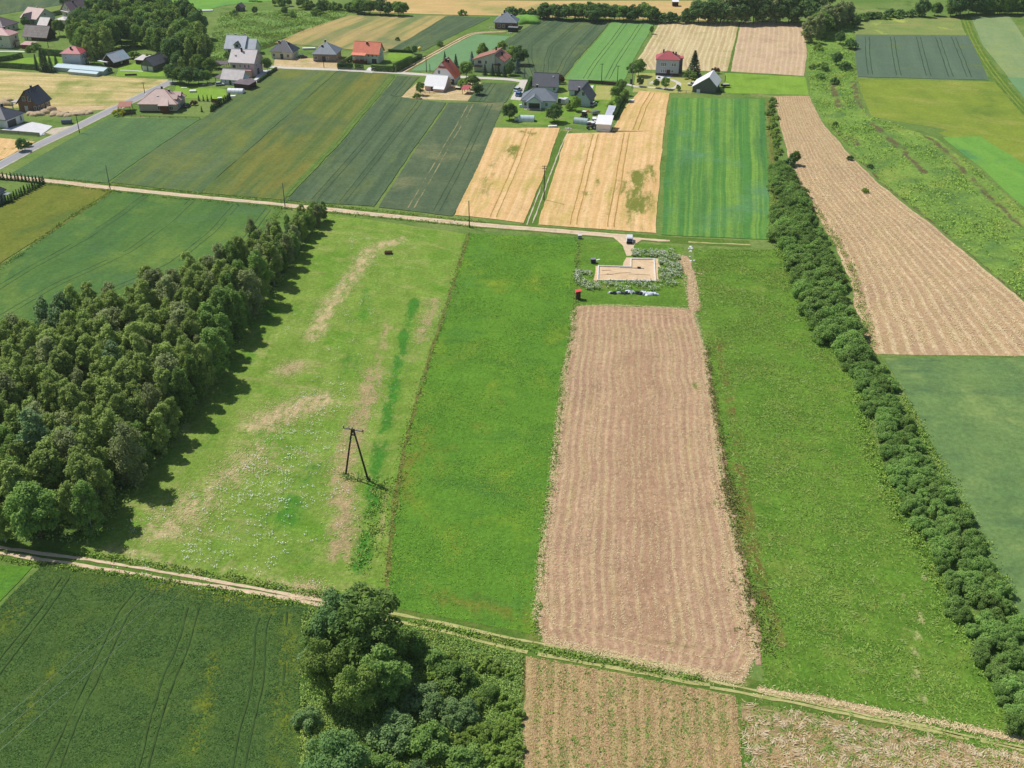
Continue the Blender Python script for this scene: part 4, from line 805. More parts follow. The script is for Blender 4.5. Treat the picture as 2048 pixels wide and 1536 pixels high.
for i, (x, y, k, h) in enumerate(((1672,130,'fdark',6),(1645,140,'fshrub',4),(1690,140,'fshrubdark',4),(1700,98,'fshrubdark',5),(1680,88,'fdark',6),(1640,158,'fshrub',3),(1668,168,'fshrubdark',3),(1710,56,'fdark',6),(1637,100,'fshrublime',3),(1625,138,'fshrub',2.5),(1730,385,'fshrublime',1.6),(1700,320,'fshrubdark',1.8),(1672,252,'fshrub',2),(1740,336,'fshrubdark',1.6))):
    plant(k, G(x, y), h, f'bush standing in the goldenrod scrub, {ordw(i+1)} listed along the strip' if False else f'{["dark","green","dark green","dark tall","tall dark","small green","low dark","top corner","light","tiny green","pale low","low shaded","squat green","squat dark"][i]} bush standing in the goldenrod scrub strip', 'shrub', 'shrub', 'bushes in the goldenrod scrub')
# thuja row round the left garden
def thuja_row(px, step, h, where):
    P = gl(px); n = int(plen(P)/step)
    for i, q in enumerate(resample(P, n)):
        plant('thuja', q+RNG.normal(0, .08, 2), h*random.uniform(.88, 1.12), f'slim dark thuja in the {where}, {ordw(i+1)} from left', 'thuja', 'thuja', where, rw=random.uniform(.95, 1.15))
thuja_row([(-14,358),(0,359),(40,362),(88,367)], 1.25, 2.9, 'garden row along the dirt track')
thuja_row([(-14,418),(0,413),(30,399),(60,384),(86,370)], 1.15, 2.9, 'garden row along the yellow olive field')
thuja_row([(398,202),(414,202.5),(424,203)], 1.2, 2.6, 'short row beside the fenced pergola')
thuja_row([(404,224),(422,224)], 1.5, 2.4, 'short row closing the terrace garden')
thuja_row([(424,223),(440,212),(455,203),(461,199)], .9, 2.9, 'dense diagonal row along the olive field')
# ------------------------------------------------------------------ buildings
def brick_mat(name, a, b):
    t = NT(name, .9, .1); br = t.n('ShaderNodeTexBrick'); t.put(br.inputs['Vector'], t.mapv(t.pos(), (1, 1, 1))); br.inputs['Scale'].default_value = 2.2
    br.inputs['Color1'].default_value = S(*a); br.inputs['Color2'].default_value = S(*b); br.inputs['Mortar'].default_value = S(150, 140, 130); br.inputs['Mortar Size'].default_value = .03
    return t.out(t.gain(br.outputs[0], t.rng(t.noise(t.pos(), .7, 4, .6), .3, .7, .85, 1.15)))
def roof_mat(name, c, rib=.35, var=.12, rough=.55, spec=.4, k=None):
    """metal tile / sheet roofing: fine ribs and weathering"""
    t = NT(name, rough, spec); x = t.sep(t.pos())
    w = t.math('SINE', t.math('MULTIPLY', t.math('ADD', x[0], t.math('MULTIPLY', x[1], .0)), 2*math.pi/rib))
    w2 = t.math('SINE', t.math('MULTIPLY', x[1], 2*math.pi/rib))
    n = t.noise(t.pos(), .55, 5, .65)
    c1 = t.gain(S(*c, k=k), t.math('MULTIPLY', t.rng(n, .3, .7, 1-var, 1+var), t.rng(w, -1, 1, .94, 1.06)))
    t.bump(t.math('ADD', w, w2), .15, .05)
    return t.out(c1)
W_WHITE = plain('white_plaster', (226, 226, 224), .9, .1, var=.06); W_CREAM = plain('cream_plaster', (222, 220, 200), .9, .1, var=.07); W_GREY = plain('grey_plaster', (190, 194, 200), .9, .1, var=.08)
W_PINK = plain('pinkish_plaster', (214, 190, 188), .9, .1, var=.07); W_BEIGE = plain('beige_plaster', (196, 178, 164), .9, .1, var=.07); W_BLUE = plain('pale_bluish_plaster', (206, 218, 228), .9, .1, var=.06)
W_TEAL = plain('pale_green_plaster', (176, 196, 184), .9, .1, var=.07); W_BRICK = brick_mat('red_brick', (150, 104, 88), (132, 90, 78)); W_BRICK2 = brick_mat('hollow_block', (186, 146, 122), (168, 130, 108))
W_DARKWOOD = plain('dark_boards', (66, 52, 46), .9, .1, var=.25, scale=2.5); W_GREYWOOD = plain('weathered_boards', (112, 114, 112), .9, .1, var=.2, scale=2.5); W_BROWN = plain('brown_boards', (120, 76, 56), .9, .1, var=.2, scale=2)
PLINTH = plain('dark_plinth', (92, 82, 84), .9, .1, var=.15); TRIM_W = plain('white_trim', (236, 236, 236), .7, .2, var=.04); CHIM = plain('dark_chimney_brick', (66, 54, 54), .9, .1, var=.2, scale=3); CONC = plain('concrete', (190, 186, 180), .9, .1, var=.12)
DOOR_BR = plain('brown_door', (88, 58, 46), .6, .3); DOOR_W = plain('pale_door', (214, 212, 206), .6, .3); DOOR_D = plain('anthracite_door', (52, 58, 66), .5, .4)
GLASS = plain('window_glass', (44, 52, 60), .12, .6, var=.1); STEEL = plain('galvanised_steel', (156, 160, 164), .45, .5, metal=.4, var=.12)
R_DARK = roof_mat('charcoal_roof', (66, 72, 86)); R_SLATE = roof_mat('grey_blue_roof', (120, 130, 142)); R_GREY = roof_mat('grey_tile_roof', (96, 98, 108)); R_RED = roof_mat('raspberry_red_roof', (184, 84, 92)); R_ORANGE = roof_mat('orange_tile_roof', (236, 132, 100))
R_TERRA = roof_mat('terracotta_roof', (200, 98, 76)); R_BROWN = roof_mat('brown_tile_roof', (170, 112, 96)); R_MAUVE = roof_mat('mauve_roof', (106, 92, 100)); R_PINKB = roof_mat('pinkish_brown_roof', (194, 164, 158)); R_PALE = roof_mat('pale_greyish_roof', (216, 206, 206))
R_WHITE = roof_mat('white_sheet_roof', (250, 250, 252), var=.04, k=.87); R_SILVER = roof_mat('silver_sheet_roof', (196, 202, 214)); R_THATCH = roof_mat('mossy_grey_roof', (138, 128, 126), var=.25, rib=.9); R_PINK = roof_mat('faded_red_roof', (204, 160, 160)); R_PALEBLUE = roof_mat('pale_blue_sheet', (186, 206, 220))
POLY = plain('greenhouse_film', (206, 226, 234), .3, .5, var=.06, scale=2); POLY_G = plain('greenhouse_side_film', (168, 190, 190), .4, .4, var=.12, scale=2); POLY_W = plain('white_film', (240, 242, 246), .5, .3, var=.05)

def gable_prof(w, wh, rh, oh, th=.18, apex=.0):
    s = rh/(w/2); e = w/2+oh; z0 = wh-oh*s
    return [(-e, z0), (0+apex, wh+rh), (e, z0), (e, z0+th), (apex, wh+rh+th*1.1), (-e, z0+th)]
def house(name, label, A, B, C, wh, rh, roof, ridge='u', wall=None, rmat=None, oh=.5, rl=None, wins=(), doors=(), chims=(), plinth=None, cat='house', group=None, trim=None, gutters=False, mono=False):
    """A-B: ground corners of the front wall as seen in the photograph, C: ground corner behind B (or a depth in metres)"""
    a, b = G(*A), G(*B); u = b-a; W = float(np.linalg.norm(u)); u = u/W; v = np.array([-u[1], u[0]])
    D = float(C) if not isinstance(C, tuple) else float(abs((G(*C)-b)@v)); D = max(D, 1.0)
    c = (a+b)/2 + v*D/2
    root = thing(name, label, cat, (c[0], c[1], 0), math.atan2(u[1], u[0]), group)
    m = MB()
    if roof == 'gable' and not mono:
        if ridge == 'u': m.prism([(-D/2, -.05), (D/2, -.05), (D/2, wh), (0, wh+rh), (-D/2, wh)], 'x', -W/2, W/2)
        else: m.prism([(-W/2, -.05), (W/2, -.05), (W/2, wh), (0, wh+rh), (-W/2, wh)], 'y', -D/2, D/2)
    elif mono: m.prism([(-D/2, -.05), (D/2, -.05), (D/2, wh+rh), (-D/2, wh)], 'x', -W/2, W/2)
    else: m.box(-W/2, W/2, -D/2, D/2, -.05, wh)
    m.build('wall', wall, root)
    r = MB()
    if mono: r.prism([(-D/2-oh, wh-oh*rh/D), (D/2+oh, wh+rh+oh*rh/D), (D/2+oh, wh+rh+oh*rh/D+.15), (-D/2-oh, wh-oh*rh/D+.15)], 'x', -W/2-oh, W/2+oh)
    elif roof == 'gable':
        if ridge == 'u': r.prism(gable_prof(D, wh+.01, rh, oh), 'x', -W/2-oh, W/2+oh)
        else: r.prism(gable_prof(W, wh+.01, rh, oh), 'y', -D/2-oh, D/2+oh)
    else:
        ex, ey = W/2+oh, D/2+oh; k = (abs(W-D) if rl is None else rl)/2; z = wh+.02
        q = [(-k, 0, wh+rh), (k, 0, wh+rh)] if (W >= D) else [(0, -k, wh+rh), (0, k, wh+rh)]
        V = [(-ex,-ey,z-.16),(ex,-ey,z-.16),(ex,ey,z-.16),(-ex,ey,z-.16),(-ex,-ey,z+.04),(ex,-ey,z+.04),(ex,ey,z+.04),(-ex,ey,z+.04)]+q
        Fh = [(4,5,9,8),(5,6,9),(6,7,8,9),(7,4,8)] if W >= D else [(4,5,8),(5,6,9,8),(6,7,9),(7,4,8,9)]
        r.add(V, [(0,3,2,1),(0,1,5,4),(1,2,6,5),(2,3,7,6),(3,0,4,7)]+Fh)
    ro = r.build('roof', rmat, root)
    if roof != 'mono' and rh > .5:      # ridge capping
        cp = MB()
        if roof == 'gable' and not mono:
            if ridge == 'u': cp.tube((-W/2-oh-.02, 0, wh+rh+.2), (W/2+oh+.02, 0, wh+rh+.2), .12, n=6)
            else: cp.tube((0, -D/2-oh-.02, wh+rh+.2), (0, D/2+oh+.02, wh+rh+.2), .12, n=6)
        elif not mono:
            for i, j in (((4,8),(5,9),(6,9),(7,8)) if W >= D else ((4,8),(5,8),(6,9),(7,9))): cp.tube(V[i], V[j], .09, n=5)
            if k > .1: cp.tube(V[8], V[9], .1, n=5)
        if cp.v: cp.build('ridge_cap', trim or rmat, ro)
    if plinth:
        p = MB(); p.box(-W/2-.05, W/2+.05, -D/2-.05, D/2+.05, -.06, plinth); p.build('plinth', PLINTH, root)
    def on(face, f0, w, z0, h, d0, d1, mb):
        L = W if face in 'fb' else D; x = (f0-.5)*L
        if face == 'f': mb.box(x-w/2, x+w/2, -D/2-d1, -D/2-d0, z0, z0+h)
        elif face == 'b': mb.box(x-w/2, x+w/2, D/2+d0, D/2+d1, z0, z0+h)
        elif face == 'r': mb.box(W/2+d0, W/2+d1, x-w/2, x+w/2, z0, z0+h)
        else: mb.box(-W/2-d1, -W/2-d0, x-w/2, x+w/2, z0, z0+h)
    for wn_ in wins:
        face, f0, z0, w, h = wn_[:5]
        L = W if face in 'fb' else D
        fm = MB()
        for dx, ww, dz, hh in ((-w/2, .12, 0, h), (w/2, .12, 0, h), (0, .08, 0, h)): on(face, f0+dx/L, ww, z0+dz, hh, -.02, .06, fm)
        for dz in (-.06, h-.04): on(face, f0, w+.12, z0+dz, .1, -.02, .062 if dz > 0 else .1, fm)
        fo = fm.build('window', TRIM_W, root); pm = MB(); on(face, f0, w-.02, z0+.02, h-.04, -.01, .03, pm); pm.build('pane', GLASS, fo)
    for face, f0, w, h, mat in doors:
        dm = MB(); on(face, f0, w, 0.02, h, -.02, .05, dm); do = dm.build('door', mat, root)
        hm = MB(); on(face, f0+(.36*w)/(W if face in 'fb' else D), .08, h*.45, .12, .04, .1, hm); hm.build('handle', STEEL, do)
    for xf, yf, h in chims:
        x, y = (xf-.5)*W, (yf-.5)*D
        if roof == 'gable' and not mono: zr = wh+rh*(1-abs((y if ridge == 'u' else x))/((D if ridge == 'u' else W)/2))
        else: zr = wh+rh*min(1, 1.15*(1-max(abs(x)/(W/2), abs(y)/(D/2))))
        cm = MB(); cm.box(x-.32, x+.32, y-.32, y+.32, zr-.5, zr+h); co = cm.build('chimney', CHIM, ro)
        kp = MB(); kp.box(x-.4, x+.4, y-.4, y+.4, zr+h+.003, zr+h+.1); kp.build('chimney_cap', CONC, co)
    root['W'] = W; root['D'] = D
    return root, ro, W, D
def annex(root, name, x0, x1, y0, y1, z0, z1, mat):
    return MB().box(x0, x1, y0, y1, z0, z1).build(name, mat, root)
Hh = house
# --- left village edge
r, ro, W, D = Hh('brick_house', 'unfinished brick house with charcoal gable roof at left edge', (39.6,222.5), (77.2,225.2), (116,214.3), 3.6, 4.6, 'gable', 'v', W_BRICK, R_DARK, .7,
   wins=(('f',.36,4.3,1.1,1.7),('f',.64,4.3,1.1,1.7),('f',.88,1.0,1.0,1.4),('r',.12,1.0,1.1,1.4),('r',.42,1.0,1.6,1.3),('r',.72,1.0,1.2,1.3),('r',.9,1.0,1.2,1.3)), doors=(('f',.4,1.5,2.3,DOOR_W),('r',.58,1.1,2.2,DOOR_BR)), chims=((.47,.55,1.3),))
m = MB()
for y in (-D/2+.3, -D/2+4.2): m.box(-W/2-3.2, -W/2-2.9, y, y+.3, 0, 3.2)
m.box(-W/2-3.5, -W/2-.02, -D/2, -D/2+5, 3.2, 3.45); m.build('porch', CONC, r)
m = MB()
for i, x in enumerate((1.0, 2.6, 5.2)):
    m.box(.9, 1.15, -D/2+x, -D/2+x+.25, 8.0-.9*.75, 8.5-.9*.6)
m.build('vent_pipe', CHIM, ro)
r, ro, W, D = Hh('white_house', 'white house with charcoal hip roof and garage door at left edge', (-48,250), (15,257), (52,243), 3.3, 3.4, 'hip', wall=W_WHITE, rmat=R_DARK, oh=.6, rl=3, wins=(('r',.83,.7,1.0,2.0),), doors=(('r',.3,4.6,2.5,DOOR_D),), chims=((.62,.6,1.2),))
r, ro, W, D = Hh('bungalow', 'beige bungalow with wide pinkish brown hip roof and carport', (279.7,223.6), (353.5,224.3), (378,207.5), 3.2, 4.3, 'hip', wall=W_BEIGE, rmat=R_PINKB, oh=.8, rl=3.5,
   wins=(('f',.55,.9,1.3,1.4),('f',.87,.9,1.5,1.4),('r',.25,.9,1.1,1.4),('r',.45,.9,1.1,1.4)), doors=(), chims=((.52,.62,1.2),(.72,.55,1.2)), trim=R_BROWN, plinth=.4)
m = MB(); m.box(W*.1, W*.3, -D/2-1.5, -D/2+.2, 0, 3.19); m.build('front_bay', W_BROWN, r)
m = MB(); x0, x1 = W*.055, W*.345; m.add([(x0,-D/2-2.2,3.1),(x1,-D/2-2.2,3.1),(x1,-D/2-.79,3.25),(x0,-D/2-.79,3.25),((x0+x1)/2,.2,6.9),(x0,-D/2-2.2,2.92),(x1,-D/2-2.2,2.92),(x1,-D/2-.79,2.92),(x0,-D/2-.79,2.92)], [(0,1,4),(1,2,4),(3,0,4),(0,5,6,1),(1,6,7,2),(3,8,5,0),(5,8,7,6)]); m.build('bay_roof', R_PINKB, r)
for y in (-2.2, 2.6):
    m = MB(); m.prism([(y-1.4, 3.3), (y+1.4, 3.3), (y+1.4, 4.6), (y, 5.6), (y-1.4, 4.6)], 'x', W/2-3.2, W/2-.2); dm = m.build('dormer', W_BROWN, r)
    m = MB(); m.prism([(y-1.8, 4.45), (y, 5.75), (y+1.8, 4.45), (y+1.8, 4.6), (y, 5.92), (y-1.8, 4.6)], 'x', W/2-3.6, W/2+.3); m.build('dormer_roof', R_PINKB, dm)
for x, y in ((-W*.36, -D*.2), (-.2, -D*.24)):
    m = MB(); m.box(x-.4, x+.4, y-.5, y+.5, 3.2+4.3*(1-abs(y)/(D/2)*.95)-.1, 3.2+4.3*(1-abs(y)/(D/2)*.95)+.18); m.build('skylight', TRIM_W, ro)
def carport(label, A, B, C, h, rmat, name='carport', cat='carport', tilt=.5):
    a, b = G(*A), G(*B); u = b-a; W = float(np.linalg.norm(u)); u /= W; v = np.array([-u[1], u[0]]); D = float(C); c = (a+b)/2+v*D/2
    root = thing(name, label, cat, (c[0], c[1], 0), math.atan2(u[1], u[0]))
    for x in (-W/2+.15, W/2-.15):
        for y in (-D/2+.15, D/2-.15): MB().box(x-.09, x+.09, y-.09, y+.09, -.1, h+(.02 if y < 0 else tilt)).build('post', W_BROWN, root)
    MB().prism([(-D/2-.3, h), (D/2+.3, h+tilt), (D/2+.3, h+tilt+.14), (-D/2-.3, h+.14)], 'x', -W/2-.3, W/2+.3).build('roof', rmat, root)
    return root
carport('brown roofed carport beside the yellow bush and bungalow', (238,226), (262,225), 5.5, 2.3, R_BROWN)
r, ro, W, D = Hh('house', 'grey two storey house with raspberry hip roof behind long greenhouse', (128,133.5), (164.5,134.5), (190,127), 5.9, 2.5, 'hip', wall=W_GREY, rmat=R_RED, oh=.6, rl=2, trim=R_PINK, wins=(('r',.25,3.6,.9,1.5),('r',.45,3.6,1.4,1.6),('r',.75,.9,1.2,1.4),('f',.2,3.6,.8,.9)), doors=(('r',.62,1.0,2.2,DOOR_BR),), chims=((.45,.28,1.1),), plinth=.5)
annex(r, 'balcony', W/2, W/2+1.4, -D*.02, D*.42, 3.0, 3.3, CONC); m = MB(); m.box(W/2+1.3, W/2+1.4, -D*.02, D*.42, 3.3, 4.3); m.build('balcony_rail', W_BROWN, r)
def greenhouse(name, label, A, B, C, wh, rh, cat='greenhouse'):
    r, ro, W, D = Hh(name, label, A, B, C, wh, rh, 'gable', 'u', POLY_G, POLY, .12, cat=cat)
    m = MB()
    for i in range(int(W/1.6)+1):
        x = -W/2+i*W/int(W/1.6); m.box(x-.03, x+.03, -D/2-.06, -D/2-.02, 0, wh-.05)
    m.build('rib', STEEL, r)
greenhouse('greenhouse', 'long pale greenhouse below the raspberry roofed house', (109,142.4), (208,151), (229,144), 1.7, .75)
greenhouse('greenhouse', 'short low greenhouse in front of the long one', (137,148.5), (194,153.8), (205,150), 1.1, .5)
r, ro, W, D = Hh('barn', 'dark timber barn with two tone grey and pale blue roof', (208.8,131.6), (229.3,135.2), (260,127), 2.7, 2.8, 'gable', 'v', W_DARKWOOD, R_SILVER, .6, cat='barn', doors=(('f',.5,1.6,2.2,DOOR_BR),), wins=(('r',.5,1.0,.8,.8),('f',.3,1.2,.6,.8)))
m = MB(); s = 2.8/(W/2); m.add([(0.0, .2, 5.78), (W/2+.6, .2, 2.7-.6*s+.27), (W/2+.6, D/2+.62, 2.7-.6*s+.27), (0, D/2+.62, 5.78), (0.0, .2, 5.7), (W/2+.6, .2, 2.7-.6*s+.19), (W/2+.6, D/2+.62, 2.7-.6*s+.19), (0, D/2+.62, 5.7)], [(0,1,2,3),(4,7,6,5),(0,4,5,1),(1,5,6,2),(2,6,7,3),(3,7,4,0)]); m.build('roof_sheeting', R_PALEBLUE, ro)
annex(r, 'lean_to', -W/2-2.2, -W/2+W*.55, -D/2-1.6, -D/2-.02, 2.2, 2.34, TRIM_W)
r, ro, W, D = Hh('barn', 'grey barn with twin pale doors beside dark trees', (283.8,141), (308.4,144), (341,132.5), 2.9, 2.9, 'gable', 'v', W_GREYWOOD, R_GREY, .5, cat='barn', doors=(('f',.26,2.5,2.2,DOOR_W),('f',.74,2.5,2.2,DOOR_W)))
Hh('shed', 'low shed with pale roof between the two barns', (272,128), (288,129.5), 6.0, 2.0, .6, 'gable', 'u', W_DARKWOOD, R_PALE, .4, cat='shed', mono=True)
r, ro, W, D = Hh('white_house', 'cream two storey house with faded red hip roof at left edge', (-34,93.5), (23,97), (51,91), 6.0, 2.7, 'hip', wall=W_CREAM, rmat=R_PINK, oh=.6, rl=4, wins=(('f',.7,3.6,1.2,1.5),('r',.7,3.7,1.3,1.4),('f',.7,.8,.7,.8),('r',.3,.9,1.2,1.2)), doors=(('r',.45,1.2,2.2,DOOR_BR),), chims=((.7,.6,1.1),))
annex(r, 'porch_roof', W/2+.02, W/2+1.8, -1.2, 1.6, 2.7, 2.85, R_BROWN)
Hh('house', 'low house with wide mauve hip roof behind the cream house', (-48,62), (8,66.5), (46,58), 3.0, 3.8, 'hip', wall=W_CREAM, rmat=R_MAUVE, oh=.7, rl=5, wins=(('r',.7,.9,1.3,1.3),('r',.35,.9,1.3,1.3)))
r, ro, W, D = Hh('house', 'pale green house with mauve cross gabled roof', (45,47), (75,50.6), (102,40), 3.2, 3.9, 'gable', 'u', W_TEAL, R_PINKB, .6, wins=(('r',.5,3.8,1.2,1.3),('r',.3,1,1.2,1.3),('f',.8,.9,1.2,1.3)), chims=((.42,.6,1.2),))
m = MB(); m.prism([(-W*.32, 0), (W*.2, 0), (W*.2, 3), (-W*.06, 5.4), (-W*.32, 3)], 'y', -D/2-1.6, -.5); g_ = m.build('front_gable', W_TEAL, r)
m = MB(); x0, x1, xm = -W*.32-.5, W*.2+.5, -W*.06; m.prism([(x0, 2.6), (xm, 5.5), (x1, 2.6), (x1, 2.78), (xm, 5.72), (x0, 2.78)], 'y', -D/2-2.1, -.2); m.build('gable_roof', R_MAUVE, g_)
r, ro, W, D = Hh('house', 'pale house with steep brown gable roof in the top left corner', (126,32), (147,37.5), (176,29.5), 3.6, 4.4, 'gable', 'v', W_CREAM, R_MAUVE, .7, wins=(('f',.38,4.0,1.1,1.3),('f',.62,4.0,1.1,1.3),('f',.4,.9,1.2,1.3),('r',.5,.9,1.3,1.3)), chims=((.62,.35,1.6),))
annex(r, 'balcony', -W*.42, W*.3, -D/2-1.5, -D/2-.01, 3.0, 3.25, R_PALE)
Hh('garage', 'small garage with pinkish white flat roof beside brown roofed house', (146,43.5), (163,43.8), 6.0, 2.5, .5, 'gable', 'u', W_DARKWOOD, R_PALE, .4, cat='garage', mono=True)
Hh('garage', 'small outbuilding with pale hip roof below the balcony', (113,48.5), (132,49.5), 6.0, 2.3, 1.2, 'hip', wall=W_CREAM, rmat=R_PALE, oh=.4, cat='garage')
r, ro, W, D = Hh('barn', 'long low barn with mossy grey roof and white end wall', (49,79.8), (94,82.6), (115,76), 2.3, 4.0, 'gable', 'u', W_DARKWOOD, R_THATCH, .7, cat='barn', doors=(('f',.55,2.4,2.1,DOOR_BR),))
MB().box(-W/2-.03, -W/2+W*.32, -D/2-.04, -D/2+1.5, 0, 2.25).build('white_wall', W_WHITE, r); MB().box(-W*.36, -W*.33, -D/2-.09, -D/2-.05, .02, 1.9).build('door', DOOR_D, r)
Hh('shed', 'small dark barn with pinkish pale roof behind the mossy barn', (78,61), (95,62), (112,55.5), 2.7, 3.0, 'gable', 'u', W_DARKWOOD, R_PALE, .5, cat='barn')
Hh('shed', 'low brick red shed beside the cream house', (43,97.5), (65,98.7), 4.2, 1.9, .5, 'gable', 'u', plain('red_boards', (150, 62, 58), .8, .2), R_PINK, .25, cat='shed', mono=True)
# --- middle of the village
r, ro, W, D = Hh('house', 'silver roofed house with dormer behind the pinkish house', (452,108.5), (489,110), 9.5, 3.1, 4.6, 'gable', 'u', W_WHITE, R_SILVER, .6, wins=(('f',.2,.9,1.3,1.3),('f',.45,.9,1.3,1.3)), chims=((.38,.62,1.6),(.9,.62,1.6)))
m = MB(); m.prism([(-W*.02, 3.2), (W*.28, 3.2), (W*.28, 4.4), (W*.13, 5.6), (-W*.02, 4.4)], 'y', -D/2+.3, -1.0); d_ = m.build('dormer', W_WHITE, r)
m = MB(); m.prism([(-W*.06, 4.2), (W*.13, 5.7), (W*.32, 4.2), (W*.32, 4.38), (W*.13, 5.92), (-W*.06, 4.38)], 'y', -D/2-.2, -.3); m.build('dormer_roof', R_DARK, d_); MB().box(W*.06, W*.2, -D/2+.25, -D/2+.29, 3.5, 4.6).build('pane', GLASS, d_)
m = MB(); m.prism([(-D/2+1, 0), (D/2-2, 0), (D/2-2, 2.9), (-.5, 6.2), (-D/2+1, 2.9)], 'x', W/2+.01, W/2+5); g_ = m.build('side_wing', W_WHITE, r)
m = MB(); m.prism([(-D/2+.4, 2.3), (-.5, 6.3), (D/2-1.4, 2.3), (D/2-1.4, 2.5), (-.5, 6.55), (-D/2+.4, 2.5)], 'x', W/2-.2, W/2+5.4); m.build('wing_roof', R_SILVER, g_)
r, ro, W, D = Hh('house', 'tall pinkish house with pale tiled roof and red porch', (463,150.5), (510,153), (529,142.6), 6.1, 4.1, 'gable', 'u', W_PINK, R_PALE, .6, wins=(('f',.42,3.6,.7,1.4),('f',.62,3.6,.9,1.4),('f',.78,3.6,.9,1.4),('f',.16,3.2,1.6,1.5),('r',.5,6.6,.9,1.2),('r',.3,3.6,1.0,1.3),('r',.75,3.6,1.0,1.3)), doors=(('r',.45,2.2,2.6,DOOR_D),), chims=((.4,.42,1.7),))
MB().box(W*.16, W*.42, -D/2-2.0, -D/2-.01, 0, 2.9).build('porch', plain('salmon_plaster', (216, 168, 152), .9, .1), r); annex(r, 'porch_roof', W*.13, W*.45, -D/2-2.4, -D/2-.02, 2.905, 3.1, R_PINK)
m = MB(); m.box(-W*.34, -W*.28, -D*.3, -D*.24, 6.1+4.1*.45, 6.1+4.1*.5+.4); m.build('skylight', TRIM_W, ro)
r, ro, W, D = Hh('barn', 'white walled outbuilding with pale pinkish roof below pinkish house', (444,168.3), (485,171.6), (497,164), 2.5, 3.2, 'gable', 'u', W_BLUE, R_PALE, .45, cat='barn', wins=(('f',.2,1.0,.7,.8),), doors=(('f',.42,1.0,2.0,DOOR_D),))
Hh('shed', 'dark flat roofed shed at the edge of the olive field', (469,177.5), (499,181), 5.5, 2.3, .4, 'gable', 'u', W_DARKWOOD, R_MAUVE, .35, cat='shed', mono=True)
Hh('shed', 'dark open lean to behind the flat roofed shed', (500,176), (512,174), 4.0, 2.3, .4, 'gable', 'u', W_DARKWOOD, R_MAUVE, .3, cat='shed', mono=True)
carport('low dark open shelter left of the white walled outbuilding', (431,165), (444,166.5), 4.5, 2.0, R_MAUVE, 'shelter', 'shelter')
carport('brown roofed garden shelter behind the dark conifers', (428,139), (455,139), 4.0, 2.2, R_MAUVE, 'shelter', 'shelter')
r, ro, W, D = Hh('house', 'unfinished house with patchy charcoal hip roof left of the grey hip roof', (543.6,116.8), (585,119.2), (608.5,112), 3.3, 4.3, 'hip', wall=W_CREAM, rmat=R_DARK, oh=.7, rl=1.5, wins=(('f',.12,.9,1.2,1.3),('f',.8,.9,1.3,1.3),('r',.3,.9,.7,1.4),('r',.6,.9,.7,1.4)), doors=(('f',.5,1.4,2.3,DOOR_D),), chims=((.3,.4,1.3),(.75,.42,1.3)), trim=R_SILVER)
m = MB(); m.add([(-W/2-.6,-D/2-.75,3.25),(-.2*W,-D/2-.75,3.25),(-.36*W,-.15*D,5.3)], [(0,1,2)]); m.add([(.05*W,-D/2-.76,3.25),(W/2+.6,-D/2-.76,3.25),(.27*W,-.15*D,5.4)], [(0,1,2)]); m.build('roof_membrane', R_PALE, ro)
r, ro, W, D = Hh('house', 'unfinished block house with blue grey pyramid roof in mid village', (627,122.7), (671.5,123.9), (695.5,113), 3.4, 4.2, 'hip', wall=W_BRICK2, rmat=R_SLATE, oh=.7, rl=.3, wins=(('f',.12,1.0,1.5,1.3),('f',.64,1.0,1.0,1.2),('r',.25,1.0,1.2,1.2)), doors=(('f',.48,1.6,2.3,DOOR_D),), chims=((.42,.66,1.5),(.36,.3,.5)), trim=R_SILVER)
r, ro, W, D = Hh('house', 'cream house with bright orange gable roof and clipped hedges', (709,124.6), (757.6,127.4), (776,120.2), 4.6, 4.0, 'gable', 'u', W_CREAM, R_ORANGE, .6, wins=(('f',.6,2.9,.9,1.4),('f',.76,2.9,.9,1.4),('f',.92,2.9,.5,1.4),('r',.5,5.2,.9,1.1),('r',.35,2.9,.9,1.3),('r',.65,2.9,.9,1.3)), doors=(('f',.82,2.2,2.0,DOOR_D),), chims=((.48,.4,1.1),))
MB().box(-W/2, W*.02, -D/2-1.9, -D/2-.01, 0, 1.4).build('terrace', W_BROWN, r); m = MB(); m.prism([(-D/2-2.3, 3.7), (-D/2-.55, 4.45), (-D/2-.55, 4.62), (-D/2-2.3, 3.88)], 'x', -W/2-.6, W*.03); m.build('porch_roof', R_ORANGE, r); m = MB()
for x in (-W/2, -W*.24, 0): m.box(x-.1, x+.1, -D/2-1.95, -D/2-1.75, 1.4, 3.8)
m.build('porch_post', TRIM_W, r)
r, ro, W, D = Hh('house', 'white gabled house with bright terracotta half hipped roof behind white barn', (862,165.5), (909,168.7), 9.0, 2.9, 6.0, 'gable', 'v', W_WHITE, R_TERRA, .5, wins=(('f',.36,4.0,1.1,1.5),('f',.75,.9,1.1,1.3)), doors=(('f',.92,1.6,2.1,DOOR_D),), chims=((.55,.45,1.5),(.6,.6,1.2)))
m = MB(); m.add([(-W*.2,-D/2-.75,6.7),(W*.2,-D/2-.75,6.7),(0,-D/2+2.2,9.25),(-W*.2,-D/2-.75,6.55),(W*.2,-D/2-.75,6.55)], [(0,1,2),(3,4,1,0)]); m.build('half_hip', R_TERRA, ro)
r, ro, W, D = Hh('barn', 'white sheet roofed barn standing on the beige plot', (850,180.5), (889,183.4), 9.0, 2.1, 3.3, 'gable', 'u', W_PINK, R_WHITE, .45, cat='barn', doors=(('f',.36,1.0,1.7,DOOR_BR),), chims=((.72,.78,.6),))
m = MB(); m.prism([(-D/2-2.0, 1.3), (-D/2-.4, 2.0), (-D/2-.4, 2.16), (-D/2-2.0, 1.46)], 'x', W*-.02, W/2+.45); m.build('lean_to_roof', R_WHITE, ro); MB().box(W*0, W/2, -D/2-1.6, -D/2-.01, 0, 1.5).build('lean_to', W_PINK, r)
